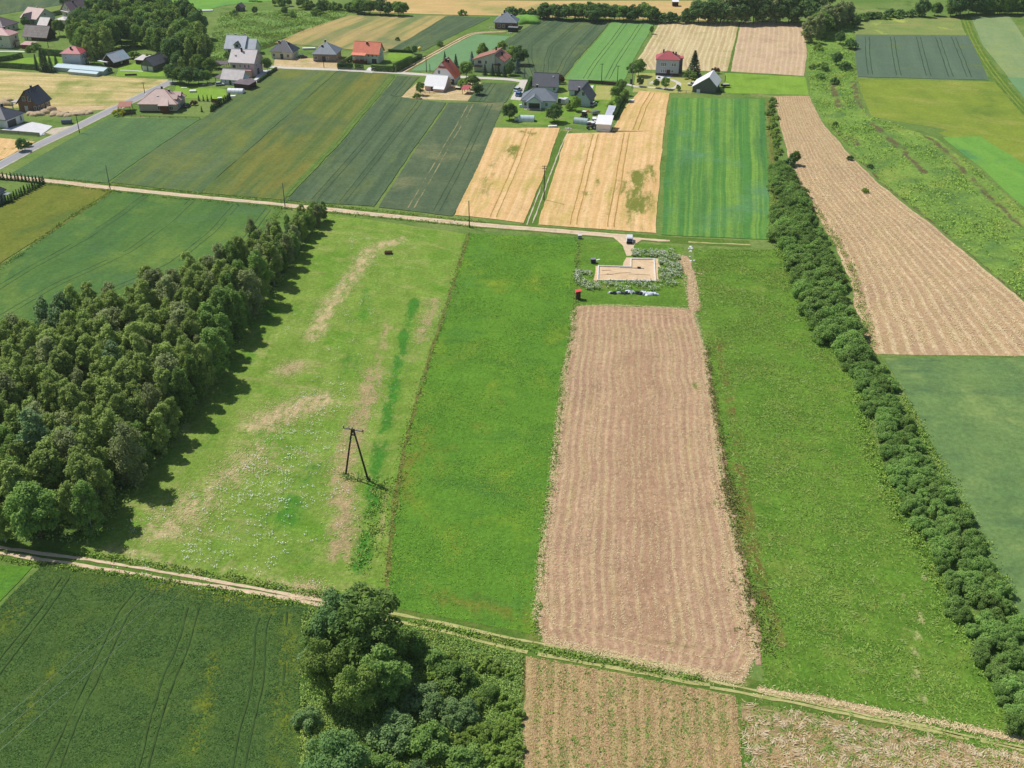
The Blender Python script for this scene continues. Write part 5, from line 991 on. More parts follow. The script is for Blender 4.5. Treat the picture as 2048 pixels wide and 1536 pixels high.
r = carport('small garden shelter with red roof right of white barn', (924,188.4), (936.6,189), 4.2, 2.1, R_RED, 'shelter', 'shelter')
# villa with two offset gables
a, b = G(948,141.5), G(1006,146); u = b-a; W = float(np.linalg.norm(u)); u /= W; v = np.array([-u[1], u[0]]); D = 10.0; c = (a+b)/2+v*D/2
r = thing('villa', 'white villa with offset brown roof halves among garden trees', 'house', (c[0], c[1], 0), math.atan2(u[1], u[0])); xm = W*.22
MB().prism([(-W/2, 0), (xm, 0), (xm, 8.4), (-W/2, 5.0)], 'y', -D/2, D/2).build('wall', W_CREAM, r)
MB().prism([(xm+.01, 0), (W/2, 0), (W/2, 4.9), (xm+.01, 7.4)], 'y', -D/2+.8, D/2+.8).build('side_wall', W_CREAM, r)
MB().prism([(-W/2-.7, 4.76), (xm+.4, 8.55), (xm+.4, 8.8), (-W/2-.7, 5.0)], 'y', -D/2-.7, D/2+.6).build('roof', R_BROWN, r)
ro = MB().prism([(xm+.02, 7.4), (W/2+.7, 4.62), (W/2+.7, 4.85), (xm+.02, 7.65)], 'y', -D/2+.1, D/2+1.4).build('lower_roof', R_BROWN, r)
MB().box(xm-1.6, xm-1.0, 1, 1.6, 7.4, 9.6).build('chimney', CHIM, r); MB().box(xm+1.6, xm+2.2, -.5, .1, 6, 8.0).build('chimney', CHIM, ro)
for x, z, w in ((-W*.3, 3.4, 1.6), (-W*.08, 3.5, .7), (W*.35, 2.6, 1.2)):
    y = -D/2 if x < xm else -D/2+.8
    o = MB().box(x-w/2-.1, x+w/2+.1, y-.05, y+.02, z-.1, z+1.4).build('window', TRIM_W, r); MB().box(x-w/2, x+w/2, y-.08, y-.052, z, z+1.3).build('pane', GLASS, o)
MB().box(xm-.5, xm+2.6, -D/2-.8, -D/2+.79, 3.3, 3.55).build('balcony', W_BROWN, r); MB().box(-W/2-1, -W*.2, -D/2-2, -D/2-.01, 2.3, 2.6).build('terrace', W_DARKWOOD, r)
# far brick house, container, mound
r, ro, W, D = Hh('brick_house', 'unfinished brick house with blue grey hip roof at the dirt lane end', (989.6,57.6), (1031,59), (1041.5,52), 3.3, 4.4, 'hip', wall=W_BRICK, rmat=R_SLATE, oh=.8, rl=.5, trim=R_SILVER, wins=(('f',.22,.8,1.4,1.7),('f',.78,.9,1.3,1.3),('f',.42,.8,1.0,1.6)), doors=(('f',.58,1.0,2.2,DOOR_D),), chims=((.4,.55,1.2),(.3,.4,.6),(.75,.42,.7)))
def container(label, A, B, D, h, mat, lid, name='container', cat='container'):
    a, b = G(*A), G(*B); u = b-a; W = float(np.linalg.norm(u)); u /= W; v = np.array([-u[1], u[0]]); c = (a+b)/2+v*D/2
    root = thing(name, label, cat, (c[0], c[1], 0), math.atan2(u[1], u[0])); m = MB(); m.box(-W/2, W/2, -D/2, D/2, .1, h)
    for i in range(int(W/.5)): m.box(-W/2+.2+i*.5, -W/2+.36+i*.5, -D/2-.04, -D/2-.005, .2, h-.1)
    m.build('body', mat, root); MB().box(-W/2-.06, W/2+.06, -D/2-.06, D/2+.06, h+.003, h+.12).build('lid', lid, root); return root
container('dark container with grey lid in front of far brick house', (1015.8,63.9), (1035,64.8), 2.6, 2.2, plain('dark_blue_steel', (44, 50, 62), .6, .3), STEEL)
# farm with grey roofs
r, ro, W, D = Hh('house', 'pale house with large dark grey roof behind the porched house', (1067,183), (1113,185), 8.0, 2.7, 4.1, 'gable', 'u', W_BLUE, R_GREY, .55, wins=(('r',.5,3.2,.9,1.2),('f',.9,.8,1.0,1.4)), chims=((.15,.6,.7),))
MB().box(W*.29, W*.34, -1.5, -1.0, 2.7+4.1*.62, 2.7+4.1*.72+.35).build('skylight', TRIM_W, ro)
r, ro, W, D = Hh('house', 'pale bungalow with grey blue hip roof and pillared gable porch', (1044,215.6), (1110,217.6), (1130,205.5), 3.1, 3.9, 'hip', wall=W_BLUE, rmat=R_SLATE, oh=.6, wins=(('f',.13,.9,1.8,1.4),('f',.74,.9,1.0,1.3),('r',.4,.9,1.3,1.3)), chims=((.42,.6,1.2),))
MB().box(-W*.29, W*.07, -D/2-.06, -D/2-.02, .05, 2.6).build('glass_door', GLASS, r); m = MB()
for x in (-W*.32, W*.07): m.box(x-.2, x+.2, -D/2-2.4, -D/2-2.0, 0, 2.7)
m.build('porch_pillar', TRIM_W, r); x0, x1, xm = -W*.36, W*.12, -W*.12
g_ = MB().prism([(x0+.3, 2.7), (x1-.3, 2.7), (x1-.3, 3.0), (xm, 5.0), (x0+.3, 3.0)], 'y', -D/2-2.45, -D/2-2.2).build('porch_gable', W_BLUE, r)
MB().prism([(x0-.2, 2.75), (xm, 5.15), (x1+.2, 2.75), (x1+.2, 2.92), (xm, 5.36), (x0-.2, 2.92)], 'y', -D/2-2.8, -D/2+3).build('porch_roof', R_SLATE, g_)
MB().box(-W*.42, W*.12, -D/2-2.6, -D/2-.02, 0, .12).build('porch_floor', CONC, r)
Hh('garage', 'grey roofed garage behind the white gable barn', (1138,191), (1172.5,192), 7.5, 2.5, 2.7, 'gable', 'u', W_BLUE, R_GREY, .5, cat='garage', doors=(('f',.5,2.6,2.2,DOOR_D),))
r, ro, W, D = Hh('barn', 'white gable barn with dark roof in the middle of farmyard', (1147,211.5), (1179.5,214), (1197,202), 2.9, 4.3, 'gable', 'v', W_BLUE, R_GREY, .6, cat='barn', wins=(('f',.58,4.3,1.1,1.5),('r',.4,1,1.2,1.0)), doors=(('r',.7,2.4,2.3,DOOR_D),), chims=((.28,.12,2.0),))
r, ro, W, D = Hh('hall', 'white sheet metal shed at the barley field corner', (1192,263), (1220,264.8), (1227,254.5), 2.9, 1.3, 'gable', 'u', plain('white_sheet_wall', (232, 232, 236), .6, .3, var=.05), R_WHITE, .35, cat='shed', mono=True)
MB().box(-W*.18, W*.42, -D/2-.4, -D/2-.02, .05, .9).build('tarpaulin', TRIM_W, r); MB().tube((W/2, 0, 2.6), (W/2+2.6, -1, 2.7), .05).build('pipe', STEEL, r)
carport('tilted ribbed panel roof behind the white sheet shed', (1211,237), (1223,238), 6.5, 1.2, R_SILVER, 'lean_to', 'lean to', 2.0)
def polytunnel(label, A, B, D, h, mat, endmat, ribs=True):
    a, b = G(*A), G(*B); u = b-a; W = float(np.linalg.norm(u)); u /= W; v = np.array([-u[1], u[0]]); c = (a+b)/2+v*D/2
    root = thing('polytunnel', label, 'polytunnel', (c[0], c[1], 0), math.atan2(u[1], u[0])); n = 14
    pr = [(D/2*math.cos(math.pi*i/n)*(1 if i not in (0, n) else 1), h*math.sin(math.pi*i/n)**.8) for i in range(n+1)]
    MB().prism(pr, 'x', -W/2, W/2).build('cover', mat, root)
    for s in (-1, 1): MB().box(s*W/2-.02+s*.03, s*W/2+.02+s*.03, -.5, .5, .02, h*.8).build('door', endmat, root)
    m = MB()
    for k in range(int(W/1.5)+1):
        x = -W/2+k*W/int(W/1.5)
        for i in range(n): m.tube((x, pr[i][0]*1.01, pr[i][1]*1.01), (x, pr[i+1][0]*1.01, pr[i+1][1]*1.01), .03, n=4, caps=False)
    m.build('rib_frame', STEEL, root)
polytunnel('pale polytunnel between the two round dark trees', (1037,243.8), (1068,244.5), 3.3, 2.2, POLY, POLY_G)
polytunnel('greyish polytunnel beside the parked farm machines', (1146,247.5), (1173,250.8), 3.2, 2.2, POLY_G, POLY)
polytunnel('white film tunnel at the edge of the olive field', (454,188), (485,189), 3.4, 2.0, POLY_W, POLY_W)
r, ro, W, D = Hh('house', 'grey cube house with raspberry red hip roof beside hay field', (1311,150.8), (1356.5,152.2), (1367.5,143.5), 6.9, 2.9, 'hip', wall=W_GREY, rmat=R_RED, oh=.35, rl=1.2, plinth=1.1, trim=R_PINK,
   wins=(('f',.25,4.1,.7,1.5),('f',.33,4.1,.7,1.5),('f',.41,4.1,.7,1.5),('f',.72,4.1,.75,1.4),('f',.82,4.1,.75,1.4),('f',.25,1.4,.6,1.3),('f',.34,1.4,.6,1.3),('f',.42,1.4,.6,1.3),('f',.72,1.5,.8,1.0),('r',.3,4.2,1.0,1.4)), doors=(('f',.55,1.6,2.6,DOOR_BR),), chims=((.3,.55,1.5),(.72,.42,1.0),(.84,.55,1.5)))
MB().box(W/2+.01, W/2+1.6, D*.02, D*.48, 0, 6.6).build('side_annex', plain('dark_grey_plaster', (120, 120, 132), .9, .1), r)
MB().box(W/2-.2, W/2+2.0, D*-.02, D*.5, 6.605, 6.85).build('annex_roof', R_RED, r)
# asymmetric grey barn with white roof
a, b = G(1384.5,183.6), G(1430,187.4); u = b-a; W = float(np.linalg.norm(u)); u /= W; v = np.array([-u[1], u[0]]); D = 11.5; c = (a+b)/2+v*D/2
r = thing('barn', 'grey barn with bright white lopsided roof at the lawn', 'barn', (c[0], c[1], 0), math.atan2(u[1], u[0])); xm = W*.19
MB().prism([(-W/2, 0), (W/2, 0), (W/2, 3.3), (xm, 6.5), (-W/2, 2.2)], 'y', -D/2, D/2).build('wall', W_GREYWOOD, r)
MB().prism([(-W/2-.5, 1.9), (xm, 6.55), (W/2+.7, 2.75), (W/2+.7, 2.93), (xm, 6.78), (-W/2-.5, 2.08)], 'y', -D/2-.4, D/2+.4).build('roof', R_WHITE, r)
MB().box(-W*.1, W*.12, -D/2-.05, -D/2+.02, .1, 2.6).build('door', W_GREYWOOD, r)
Hh('hut', 'dark hut with white roof beyond the top tree line', (1345.5,13.5), (1356.5,13.5), 3.5, 2.6, .4, 'gable', 'u', W_DARKWOOD, R_WHITE, .3, cat='hut', mono=True)
Hh('hut', 'small dark timber hut on the rough pasture', (472,22.8), (484,23.4), (494,20.5), 2.2, 1.6, 'gable', 'v', W_GREYWOOD, R_MAUVE, .4, cat='hut', doors=(('f',.5,1.2,1.8,DOOR_BR),))
r, ro, W, D = Hh('white_house', 'white house with dark roof inside the thuja garden', (-62,404), (-8,411), (14,400.5), 3.4, 3.2, 'hip', wall=W_BLUE, rmat=R_DARK, oh=.5, rl=3, wins=(('r',.6,.5,1.2,2.0),))
m = MB(); m.box(W/2+.02, W/2+2.6, D*.1, D*.5, 2.6, 2.75); m.build('porch_roof', STEEL, r)
for y in (D*.12, D*.48): MB().box(W/2+2.4, W/2+2.55, y-.08, y+.08, 0, 2.6).build('porch_post', DOOR_D, r)

# ------------------------------------------------------------------ clipped hedges, fences
def clipped_hedge(label, px, h, w, mat=None):
    P = gl(px); n = max(2, int(plen(P)/.28)); Q = resample(P, n); T = unit(np.gradient(Q, axis=0)); N = np.stack([-T[:, 1], T[:, 0]], 1)
    c = P.mean(0); root = thing('hedge', label, 'hedge', (c[0], c[1], 0))
    k = int(plen(P)*190*max(1, h/2)); i = RNG.integers(0, n, k); side = RNG.integers(0, 3, k); uu = RNG.uniform(-.5, .5, k)*w; zz = RNG.uniform(0, h, k)
    C = np.zeros((k, 3)); O = np.zeros((k, 3)); top = side == 2; sg = np.where(side == 0, -1, 1)
    C[:, :2] = Q[i]+N[i]*np.where(top, uu, sg*w/2)[:, None]+T[i]*RNG.uniform(-.2, .2, k)[:, None]-c; C[:, 2] = np.where(top, h, zz)+RNG.normal(0, .05, k)
    O[:, :2] = N[i]*np.where(top, 0, sg)[:, None]; O[:, 2] = np.where(top, 1, .1)
    V, F = leaf_quads(C, O, .2, .25, .45)
    mesh_obj('foliage', V, F, mat or LEAF['thuja'], root, attrs={'tint': np.repeat(RNG.random(k), 4)})
    m = MB()
    for j in range(0, n, max(1, int(1.4/.28))): m.tube((Q[j][0]-c[0], Q[j][1]-c[1], -.1), (Q[j][0]-c[0], Q[j][1]-c[1], h*.8), .07, .04, 5)
    m.build('stems', BARK, root); return root
for lb, px, h, w in (('long clipped dark hedge along the dry meadow at left', [(-20,133.5),(30,136.5),(74,139.5)], 2.1, 1.2), ('dark rounded hedge below the cream house drive', [(-10,123.5),(20,120),(44,114.5)], 1.9, 1.6), ('tall clipped hedge left of raspberry roofed house', [(82,109),(105,111),(128,113)], 2.6, 1.6), ('dark hedge running to the brown roofed house', [(94,35),(110,31),(124,28)], 2.0, 1.4),
  ('clipped front hedge left of the orange roof gate', [(676.5,137.8),(706,138.6)], 2.4, 1.1), ('short clipped hedge beside the orange roof gate', [(711,139),(727,139.6)], 2.3, 1.1), ('clipped front hedge right of the orange roof gate', [(744,141.8),(770,143),(789,144)], 2.4, 1.2), ('tall dark hedge bounding the orange roofed garden towards lane', [(790,143.5),(806,136),(822,128)], 3.4, 1.6), ('slanting hedge left of the orange roofed house', [(677,136.5),(692,128),(706,120)], 2.0, 1.0), ('dark hedge continuing along lane past the lawn', [(824,127),(834,121),(842,116)], 1.8, 1.2),
  ('low hedge beside the pinkish house driveway', [(516,166),(534,153),(553,140)], 1.2, .8), ('dark hedge across the lawn of orange roofed house', [(778,104),(800,105),(826,106.5)], 1.2, .8), ('tall thuja hedge beside drive to grey roofed farm', [(1049,197),(1056,178),(1062,164)], 2.4, 1.2), ('low dark hedge behind the porched house', [(1116,205),(1140,206)], 1.0, .7), ('dark hedge closing the farm on the barley side', [(1228,240),(1234,225),(1241,208),(1249,196)], 2.2, 1.3)):
    clipped_hedge(lb, px, h, w)
def fence(label, px, h, mat, gap=2.5, board=True, posts=True, name='fence'):
    P = gl(px); c = P.mean(0); root = thing(name, label, 'fence', (c[0], c[1], 0)); Q = P-c
    for a, b in zip(Q[:-1], Q[1:]):
        L = np.linalg.norm(b-a); n = max(1, int(L/gap)); d = (b-a)/L
        if board: m = MB(); m.obox((a+b)/2, d, L, .06, h*.86, h*.1); m.build('panel', mat, root)
        else:
            m = MB()
            for z in (h*.35, h*.85): m.obox((a+b)/2, d, L, .05, .1, z)
            m.build('rail', mat, root)
        for i in range(n+1): p = a+d*L*i/n; MB().box(p[0]-.07, p[0]+.07, p[1]-.07, p[1]+.07, -.1, h).build('post', mat, root)
fence('pale panel fence below the white paved driveway', [(-12,266),(38,269.5),(80,273)], 1.5, plain('pale_fence', (168, 172, 138), .8, .2), 2.6)
fence('dark brown board fence behind the grey garage', [(1177,168),(1205,170),(1233,172.5)], 1.8, plain('dark_fence', (84, 70, 72), .8, .2), 2.5)
fence('brown board fence beside the terrace of thuja garden', [(455,201),(461,195)], 1.8, W_BROWN, 2)
fence('brown board screen along the fenced pergola', [(424,206),(440,207)], 1.8, W_BROWN, 2)
fence('low wooden rail fence in front of white barn', [(832,186),(850,187),(868,187.5)], 1.2, W_GREYWOOD, 1.8, board=False)
fence('wire garden fence between fruit trees and grey barn', [(1356,186),(1372,187),(1384,187.6)], 1.3, W_GREYWOOD, 2.2, board=False)
fence('low fence in front of the bungalow lawn', [(263,233),(300,235),(340,236),(372,236.5),(400,237.5)], .7, plain('dark_fence', (84, 70, 72)), 3.0, board=False)
fence('dark low wall at the bungalow carport', [(246,231),(258,230.5),(272,228.5)], 1.0, PLINTH, 2.5)
fence('low fence posts along the village road hedge', [(676,139.6),(700,140.4),(727,141.2)], 1.0, STEEL, 2.2, board=False)
# ------------------------------------------------------------------ poles, lines and small things
WOODPOLE = plain('tarred_pole', (72, 66, 62), .9, .1, var=.25, scale=3); CONCPOLE = plain('concrete_pole', (126, 126, 130), .9, .1, var=.15, scale=3); CERAMIC = plain('insulator', (96, 72, 60), .3, .5)
WIRE = plain('aluminium_wire', (150, 158, 160), .4, .5, metal=.3)
TOPS = {}
def pole(px, top_y, label, mat=WOODPOLE, arms=1, h=None, rz=0.0, key=None, brace=False):
    p = G(*px); y = px[1]
    if h is None:
        h = 6.0
        for _ in range(25): h += (w2p(p[0], p[1], h)[1]-top_y)*mpp(y)*.8
    root = thing('utility_pole', label, 'utility pole', (p[0], p[1], 0), rz)
    MB().tube((0, 0, -.3), (0, 0, h), .17, .11, 8).build('post', mat, root)
    for k in range(arms):
        z = h-.25-k*.7; a = MB().box(-.8, .8, -.05, .05, z, z+.1).build('crossarm', mat, root)
        for x in (-.7, -.25, .25, .7): MB().lathe([(.04, 0), (.07, .06), (.05, .1), (.07, .16), (.02, .22)], 6, (x, 0, z+.1)).build('insulator', CERAMIC, a)
    if brace: MB().tube((0, 1.9, -.2), (0, .05, h*.82), .13, .1, 7).build('strut', mat, root)
    TOPS[key or len(TOPS)] = (p[0], p[1], h); return root
pole((220.9,380.3), 330.3, 'thick grey pole where the two left fields meet the track', CONCPOLE, 0, key='t1')
pole((570.6,417.2), 366, 'slim grey pole at the tapering end of dark wood', CONCPOLE, 0, key='t2')
pole((938.8,455.3), 401.7, 'brownish pole between clover field and dirt track', WOODPOLE, 0, key='t3')
pole((1088,400), 331.6, 'pole with crossarm in the grassy barley lane', WOODPOLE, 2, key='mv1')
pole((159.2,265.7), 228.2, 'pole beside asphalt road opposite the dirt entrance', WOODPOLE, 1, key='v1')
pole((290,189.5), 165, 'pole beside asphalt road behind bungalow', WOODPOLE, 1, key='v2')
pole((361,164), 131, 'pale forked pole with strut at the end of asphalt road', CONCPOLE, 1, key='v3', brace=True)
pole((853,144), 111, 'pole at junction of village road and sandy lane', WOODPOLE, 1, key='v4')
pole((860,143), 128, 'short thin post right of lane junction pole', WOODPOLE, 0)
pole((648,135), 122, 'short post in front of the pyramid roofed house', WOODPOLE, 0)
pole((1049.5,156), 129.5, 'pole at the corner of dark wheat above grey roofs', WOODPOLE, 1, key='v5')
pole((1203,163), 127.5, 'pole behind the dark brown board fence', WOODPOLE, 1, key='v6')
pole((1234.5,169), 131.5, 'pole with lamp arm at right end of dark fence', WOODPOLE, 1, key='v7')
pole((1264,176), 128, 'tall pale concrete pole beside the big garden tree', CONCPOLE, 2, key='v8')
pole((1306,62), 35, 'distant pole on the light green strip', WOODPOLE, 1, key='v9')
pole((97,95.5), 83, 'thin pole on the lawn below mossy barn', WOODPOLE, 0)
pole((1450,163), 159, 'thin post standing by the trailer', WOODPOLE, 0, h=2.6)
# A-frame pylon of the medium voltage line
pl_, pr_ = G(690.5, 952), G(737.3, 961.5); c = (pl_+pr_)/2; u = pr_-pl_; span = float(np.linalg.norm(u)); HP = 11.6
py_ = thing('pylon', 'dark A shaped power pylon standing in the meadow', 'pylon', (c[0], c[1], 0), math.atan2(u[1], u[0]))
for s in (-1, 1):
    lg = MB().tube((s*span/2, 0, -.3), (s*.22, 0, HP-.5), .21, .17, 8).build('leg', WOODPOLE, py_)
    MB().box(s*span/2-.28, s*span/2+.28, -.25, .25, -.1, .5).build('footing', WOODPOLE, lg)
MB().box(-.5, .5, -.12, .12, HP-1.6, HP-1.4).build('tie_beam', WOODPOLE, py_)
MB().box(-.36, .36, -.18, .18, HP-.9, HP-.2).build('head', WOODPOLE, py_)
arm = MB().box(-2.15, 2.1, .16, .3, HP-.55, HP-.38).build('crossarm', CONCPOLE, py_)
INS = [(-2.05, .23, HP-.38), (0, .05, HP-.2), (2.0, .23, HP-.38)]
for x, y, z in INS: MB().lathe([(.05, 0), (.11, .08), (.06, .14), (.11, .22), (.05, .3), (.03, .42)], 8, (x, y, z)).build('insulator', CERAMIC, arm)
MB().box(2.0, 2.08, .17, .29, HP-.95, HP-.38).build('bracket', WOODPOLE, arm); MB().box(-.9, -.82, .17, .27, HP-.38, HP+.05).build('bracket', WOODPOLE, arm)
bush_xy = G(715, 955)
def wire(label, a, b, sag, r=.012):
    a, b = np.array(a, float), np.array(b, float); n = 24; t = np.linspace(0, 1, n); P = a+(b-a)*t[:, None]; P[:, 2] -= sag*4*t*(1-t)
    m = MB()
    for i in range(n-1): m.tube(P[i], P[i+1], r, n=4, caps=False)
    o = m.build('power_line', WIRE); tag(o, label, 'power line', 'wires of the medium voltage line'); return o
ang = math.atan2(u[1], u[0]); ca, sa = math.cos(ang), math.sin(ang)
def pw(p): return np.array([c[0]+ca*p[0]-sa*p[1], c[1]+sa*p[0]+ca*p[1], p[2]+.42])
mv = TOPS['mv1']
for k, (x, pxy) in enumerate(((INS[0], (0, 1431)), (INS[1], (0, 1456)), (INS[2], (0, 1489.5)))):
    p0 = pw(x); nm = ('left', 'middle', 'right')[k]
    q = np.array([*G(pxy[0], pxy[1], 10.5), 10.5]); q2 = p0+(q-p0)*1.5
    wire(f'{nm} overhead wire from A pylon towards the lower left', p0, q2, .9)
    wire(f'{nm} overhead wire from A pylon to the barley lane pole', p0, (mv[0]+(k-1)*.7, mv[1], mv[2]), 1.6, .013)
for a_, b_, lb in (('t1', 't2', 'left track'), ('t2', 't3', 'right track'), ('v1', 'v2', 'asphalt road'), ('v2', 'v3', 'bungalow'), ('v5', 'v6', 'dark fence'), ('v6', 'v7', 'farm'), ('v7', 'v8', 'twin poles'), ('v4', 'v5', 'villa')):
    p, q = np.array(TOPS[a_]), np.array(TOPS[b_])
    o = wire(f'thin low voltage wire strung between the {lb} poles', p-[0, 0, .15], q-[0, 0, .15], 1.0, .012); o['group'] = 'low voltage wires'

# vehicles
TYRE = plain('tyre', (34, 34, 36), .85, .2); RIM = plain('rim', (160, 160, 164), .4, .5, metal=.5)
def paint(nm, c): return plain('paint_'+nm, c, .3, .5, var=.03)
def wheel(parent, x, y, r, w):
    o = MB().tube((x, y-w/2, r), (x, y+w/2, r), r, n=14).build('wheel', TYRE, parent); s = 1 if y > 0 else -1
    MB().tube((x, y+s*w*.5, r), (x, y+s*(w*.5+.02), r), r*.55, n=10).build('rim', RIM, o)
def car(label, px, heading, mat, L=4.2, Wd=1.75, Hh_=1.45, name='parked_car', van=False):
    p = G(*px); root = thing(name, label, 'van' if van else 'car', (p[0], p[1], .05), heading)
    lo = [(-L/2, .28), (L/2, .28), (L/2, .62), (L*.46, .78), (L*.2, .86), (-L*.46, .9), (-L/2, .74)]
    MB().prism(lo, 'y', -Wd/2, Wd/2).build('body', mat, root, bevel=.06)
    cab = [(-L*.47, .87), (L*.24, .84), (L*.08, Hh_), (-L*.38, Hh_)] if not van else [(-L*.49, .8), (L*.34, .8), (L*.2, Hh_), (-L*.49, Hh_)]
    MB().prism(cab, 'y', -Wd/2+.1, Wd/2-.1).build('windows', GLASS if not van else mat, root, bevel=.04)
    x0, x1 = (-L*.37, L*.07) if not van else (-L*.48, L*.19)
    MB().box(x0, x1, -Wd/2+.12, Wd/2-.12, Hh_+.003, Hh_+.05).build('roof', mat, root, bevel=.02)
    if van: MB().add([(L*.345, -Wd/2+.2, .9), (L*.345, Wd/2-.2, .9), (L*.21, Wd/2-.2, Hh_-.1), (L*.21, -Wd/2+.2, Hh_-.1)], [(0, 1, 2, 3)]).build('windscreen', GLASS, root)
    for x in (-L*.31, L*.31):
        for y in (-Wd/2+.1, Wd/2-.1): wheel(root, x, y, .31, .2)
    for y in (-Wd*.34, Wd*.34): MB().box(L/2-.02, L/2+.03, y-.16, y+.16, .55, .68).build('headlight', TRIM_W, root)
    return root
def tractor(label, px, heading, mat, roof=TRIM_W, s=1.0, rim=RIM):
    p = G(*px); root = thing('tractor', label, 'tractor', (p[0], p[1], .05), heading); root.scale = (s, s, s)
    MB().box(.1, 1.9, -.35, .35, .7, 1.35).build('bonnet', mat, root, bevel=.08); MB().box(-1.0, .1, -.4, .4, .55, 1.1).build('chassis', TYRE, root)
    m = MB()
    for x in (-1.0, .05):
        for y in (-.6, .6): m.box(x-.04, x+.04, y-.04, y+.04, 1.0, 2.35)
    m.build('cab_frame', mat, root); MB().box(-.95, .0, -.56, .56, 1.15, 2.3).build('cab_windows', GLASS, root); MB().box(-1.15, .2, -.72, .72, 2.352, 2.5).build('cab_roof', roof, root, bevel=.04)
    for y in (-.75, .75): wheel(root, -.75, y, .72, .38); wheel(root, 1.45, y*.85, .42, .26); MB().box(-1.3, -.2, y-.2, y+.2, 1.46, 1.54).build('mudguard', mat, root)
    MB().tube((1.2, .2, 1.3), (1.2, .2, 2.1), .05, n=6).build('exhaust', TYRE, root)
    return root
v_ = car('white van with dark front parked at the sandy plot entrance', (1259,484), -math.pi/2-.1, paint('white', (226, 226, 228)), 3.8, 1.9, 1.55, 'parked_van', True)
MB().box(1.3, 1.93, -.82, .82, .81, .9).build('bonnet', paint('black', (46, 48, 54)), v_, bevel=.03); MB().box(1.905, 1.98, -.86, .86, .3, .78).build('bumper', TYRE, v_)
car('white and pale blue car on the parking strip', (1036,182), math.radians(60), paint('paleblue', (196, 214, 232)), 4.6, 1.9, 1.6)
car('car under blue cover at the parking strip end', (1038,191.5), math.radians(70), paint('blue', (92, 132, 190)), 4.4, 1.9, 1.6)
car('white van facing the wall of white gable barn', (1131,207), math.radians(60), paint('white', (226, 226, 228)), 4.8, 2.0, 2.2, 'parked_van', True)
car('small white car left of the white van', (1122,203), math.radians(70), paint('white', (226, 226, 228)), 3.9, 1.7, 1.5)
car('silver car in the shade of the white gable barn', (1186,211), math.radians(60), paint('silver', (190, 194, 200)), 4.2, 1.8, 1.6)
car('white car parked left of grey barn', (1385,171), math.radians(170), paint('white', (226, 226, 228)))
car('dark grey car under the tree line of bungalow garden', (374,214), math.radians(80), paint('dark', (60, 70, 84)))
car('small dark car beside the patchy hip roofed house', (606,116), math.radians(20), paint('black', (46, 48, 54)), 3.8)
car('silver car under the white walled outbuilding gable', (440,171), math.radians(15), paint('silver', (190, 194, 200)), 3.8)
tractor('dark tractor with white roof behind greyish polytunnel', (1167,237), math.radians(240), paint('darkred', (72, 42, 44)), s=1.1)
tractor('dark tractor left of the white sheet shed', (1183,258), math.radians(200), paint('grey', (82, 84, 92)), s=1.0)
tractor('old red tractor at the dark brush by grey barn', (1188,253), math.radians(160), paint('red', (150, 60, 54)), s=.85)
def trailer(label, px, heading, mat, load=None, L=3.4, Wd=1.9):
    p = G(*px); root = thing('trailer', label, 'trailer', (p[0], p[1], .05), heading)
    MB().box(-L/2, L/2, -Wd/2, Wd/2, .6, .72).build('bed', mat, root); m = MB()
    for y in (-Wd/2, Wd/2-.06): m.box(-L/2, L/2, y, y+.06, .725, 1.25)
    for x in (-L/2, L/2-.06): m.box(x, x+.06, -Wd/2+.065, Wd/2-.065, .725, 1.25)
    m.build('side_board', mat, root); MB().box(L/2, L/2+1.2, -.05, .05, .6, .7).build('drawbar', TYRE, root)
    for y in (-Wd/2+.1, Wd/2-.1): wheel(root, -.3, y, .36, .2)
    if load: MB().box(-L/2+.1, L/2-.1, -Wd/2+.1, Wd/2-.1, .75, 1.4).build('load', load, root, bevel=.15)
trailer('flat trailer with pale load right of grey barn', (1450,174.5), 0.1, W_DARKWOOD, CONC)
trailer('covered dark trailer on the farm grass', (1190,229), math.radians(30), STEEL, plain('grey_tarp', (112, 116, 122)))
trailer('blue sided trailer next to white sheet shed', (1189,243), math.radians(85), plain('navy', (70, 72, 96)), TRIM_W)
trailer('farm trailer with white load beside greyish polytunnel', (1180,250), math.radians(10), STEEL, TRIM_W, 2.6, 1.6)
container('low dark machine under cover right of white barn', (911,179.5), (919,180), 1.2, .9, W_DARKWOOD, TRIM_W, 'trailer', 'trailer')

# building plot: foundation, hut, tanks, tarpaulins
p0 = G(1195, 562); root = thing('foundation', 'white L shaped house foundation walls around sand', 'foundation', (p0[0], p0[1], 0)); WF = plain('white_foundation', (228, 226, 222), .9, .1)
ring = [(1195.5,562), (1311,563.5), (1308,519.5), (1262,519.5), (1262,535.5), (1197,533.5)]
R_ = gl(ring)-p0
for a, b in zip(R_, np.roll(R_, -1, axis=0)):
    d = b-a; L = float(np.linalg.norm(d)); MB().obox((a+b)/2, d, L-.35, .3, .42, 0.01).build('wall', WF, root)
for a in R_: MB().box(a[0]-.17, a[0]+.17, a[1]-.17, a[1]+.17, 0.01, .45).build('corner_block', WF, root)
a, b = G(1240,536)-p0, G(1288,538)-p0; MB().obox((a+b)/2, b-a, float(np.linalg.norm(b-a)), .2, .22, .1).build('inner_wall', CONC, root)
for i, (x, y, s, lb) in enumerate(((1278,538,.5,'dark block lying on the sand fill near inner wall'),)):
    p = G(x, y); container(lb, (x-3, y), (x+3, y+.2), .5, .35, W_DARKWOOD, W_DARKWOOD, 'block', 'block')
for i, q in enumerate(([(1204,542),(1222,541),(1226,546)], [(1214,548),(1228,551)], [(1238,547),(1262,546)], [(1200,551),(1226,549),(1238,547)], [(1258,549),(1300,551)])):
    o = strip('sand_rut', q, .28, .15, field_mat('damp_sand', (176, 146, 112), (164, 136, 106), across=.4, along=3, fine=.2), 'damp dark mark on the sand fill', 'mark', jit=.12, step=.5)
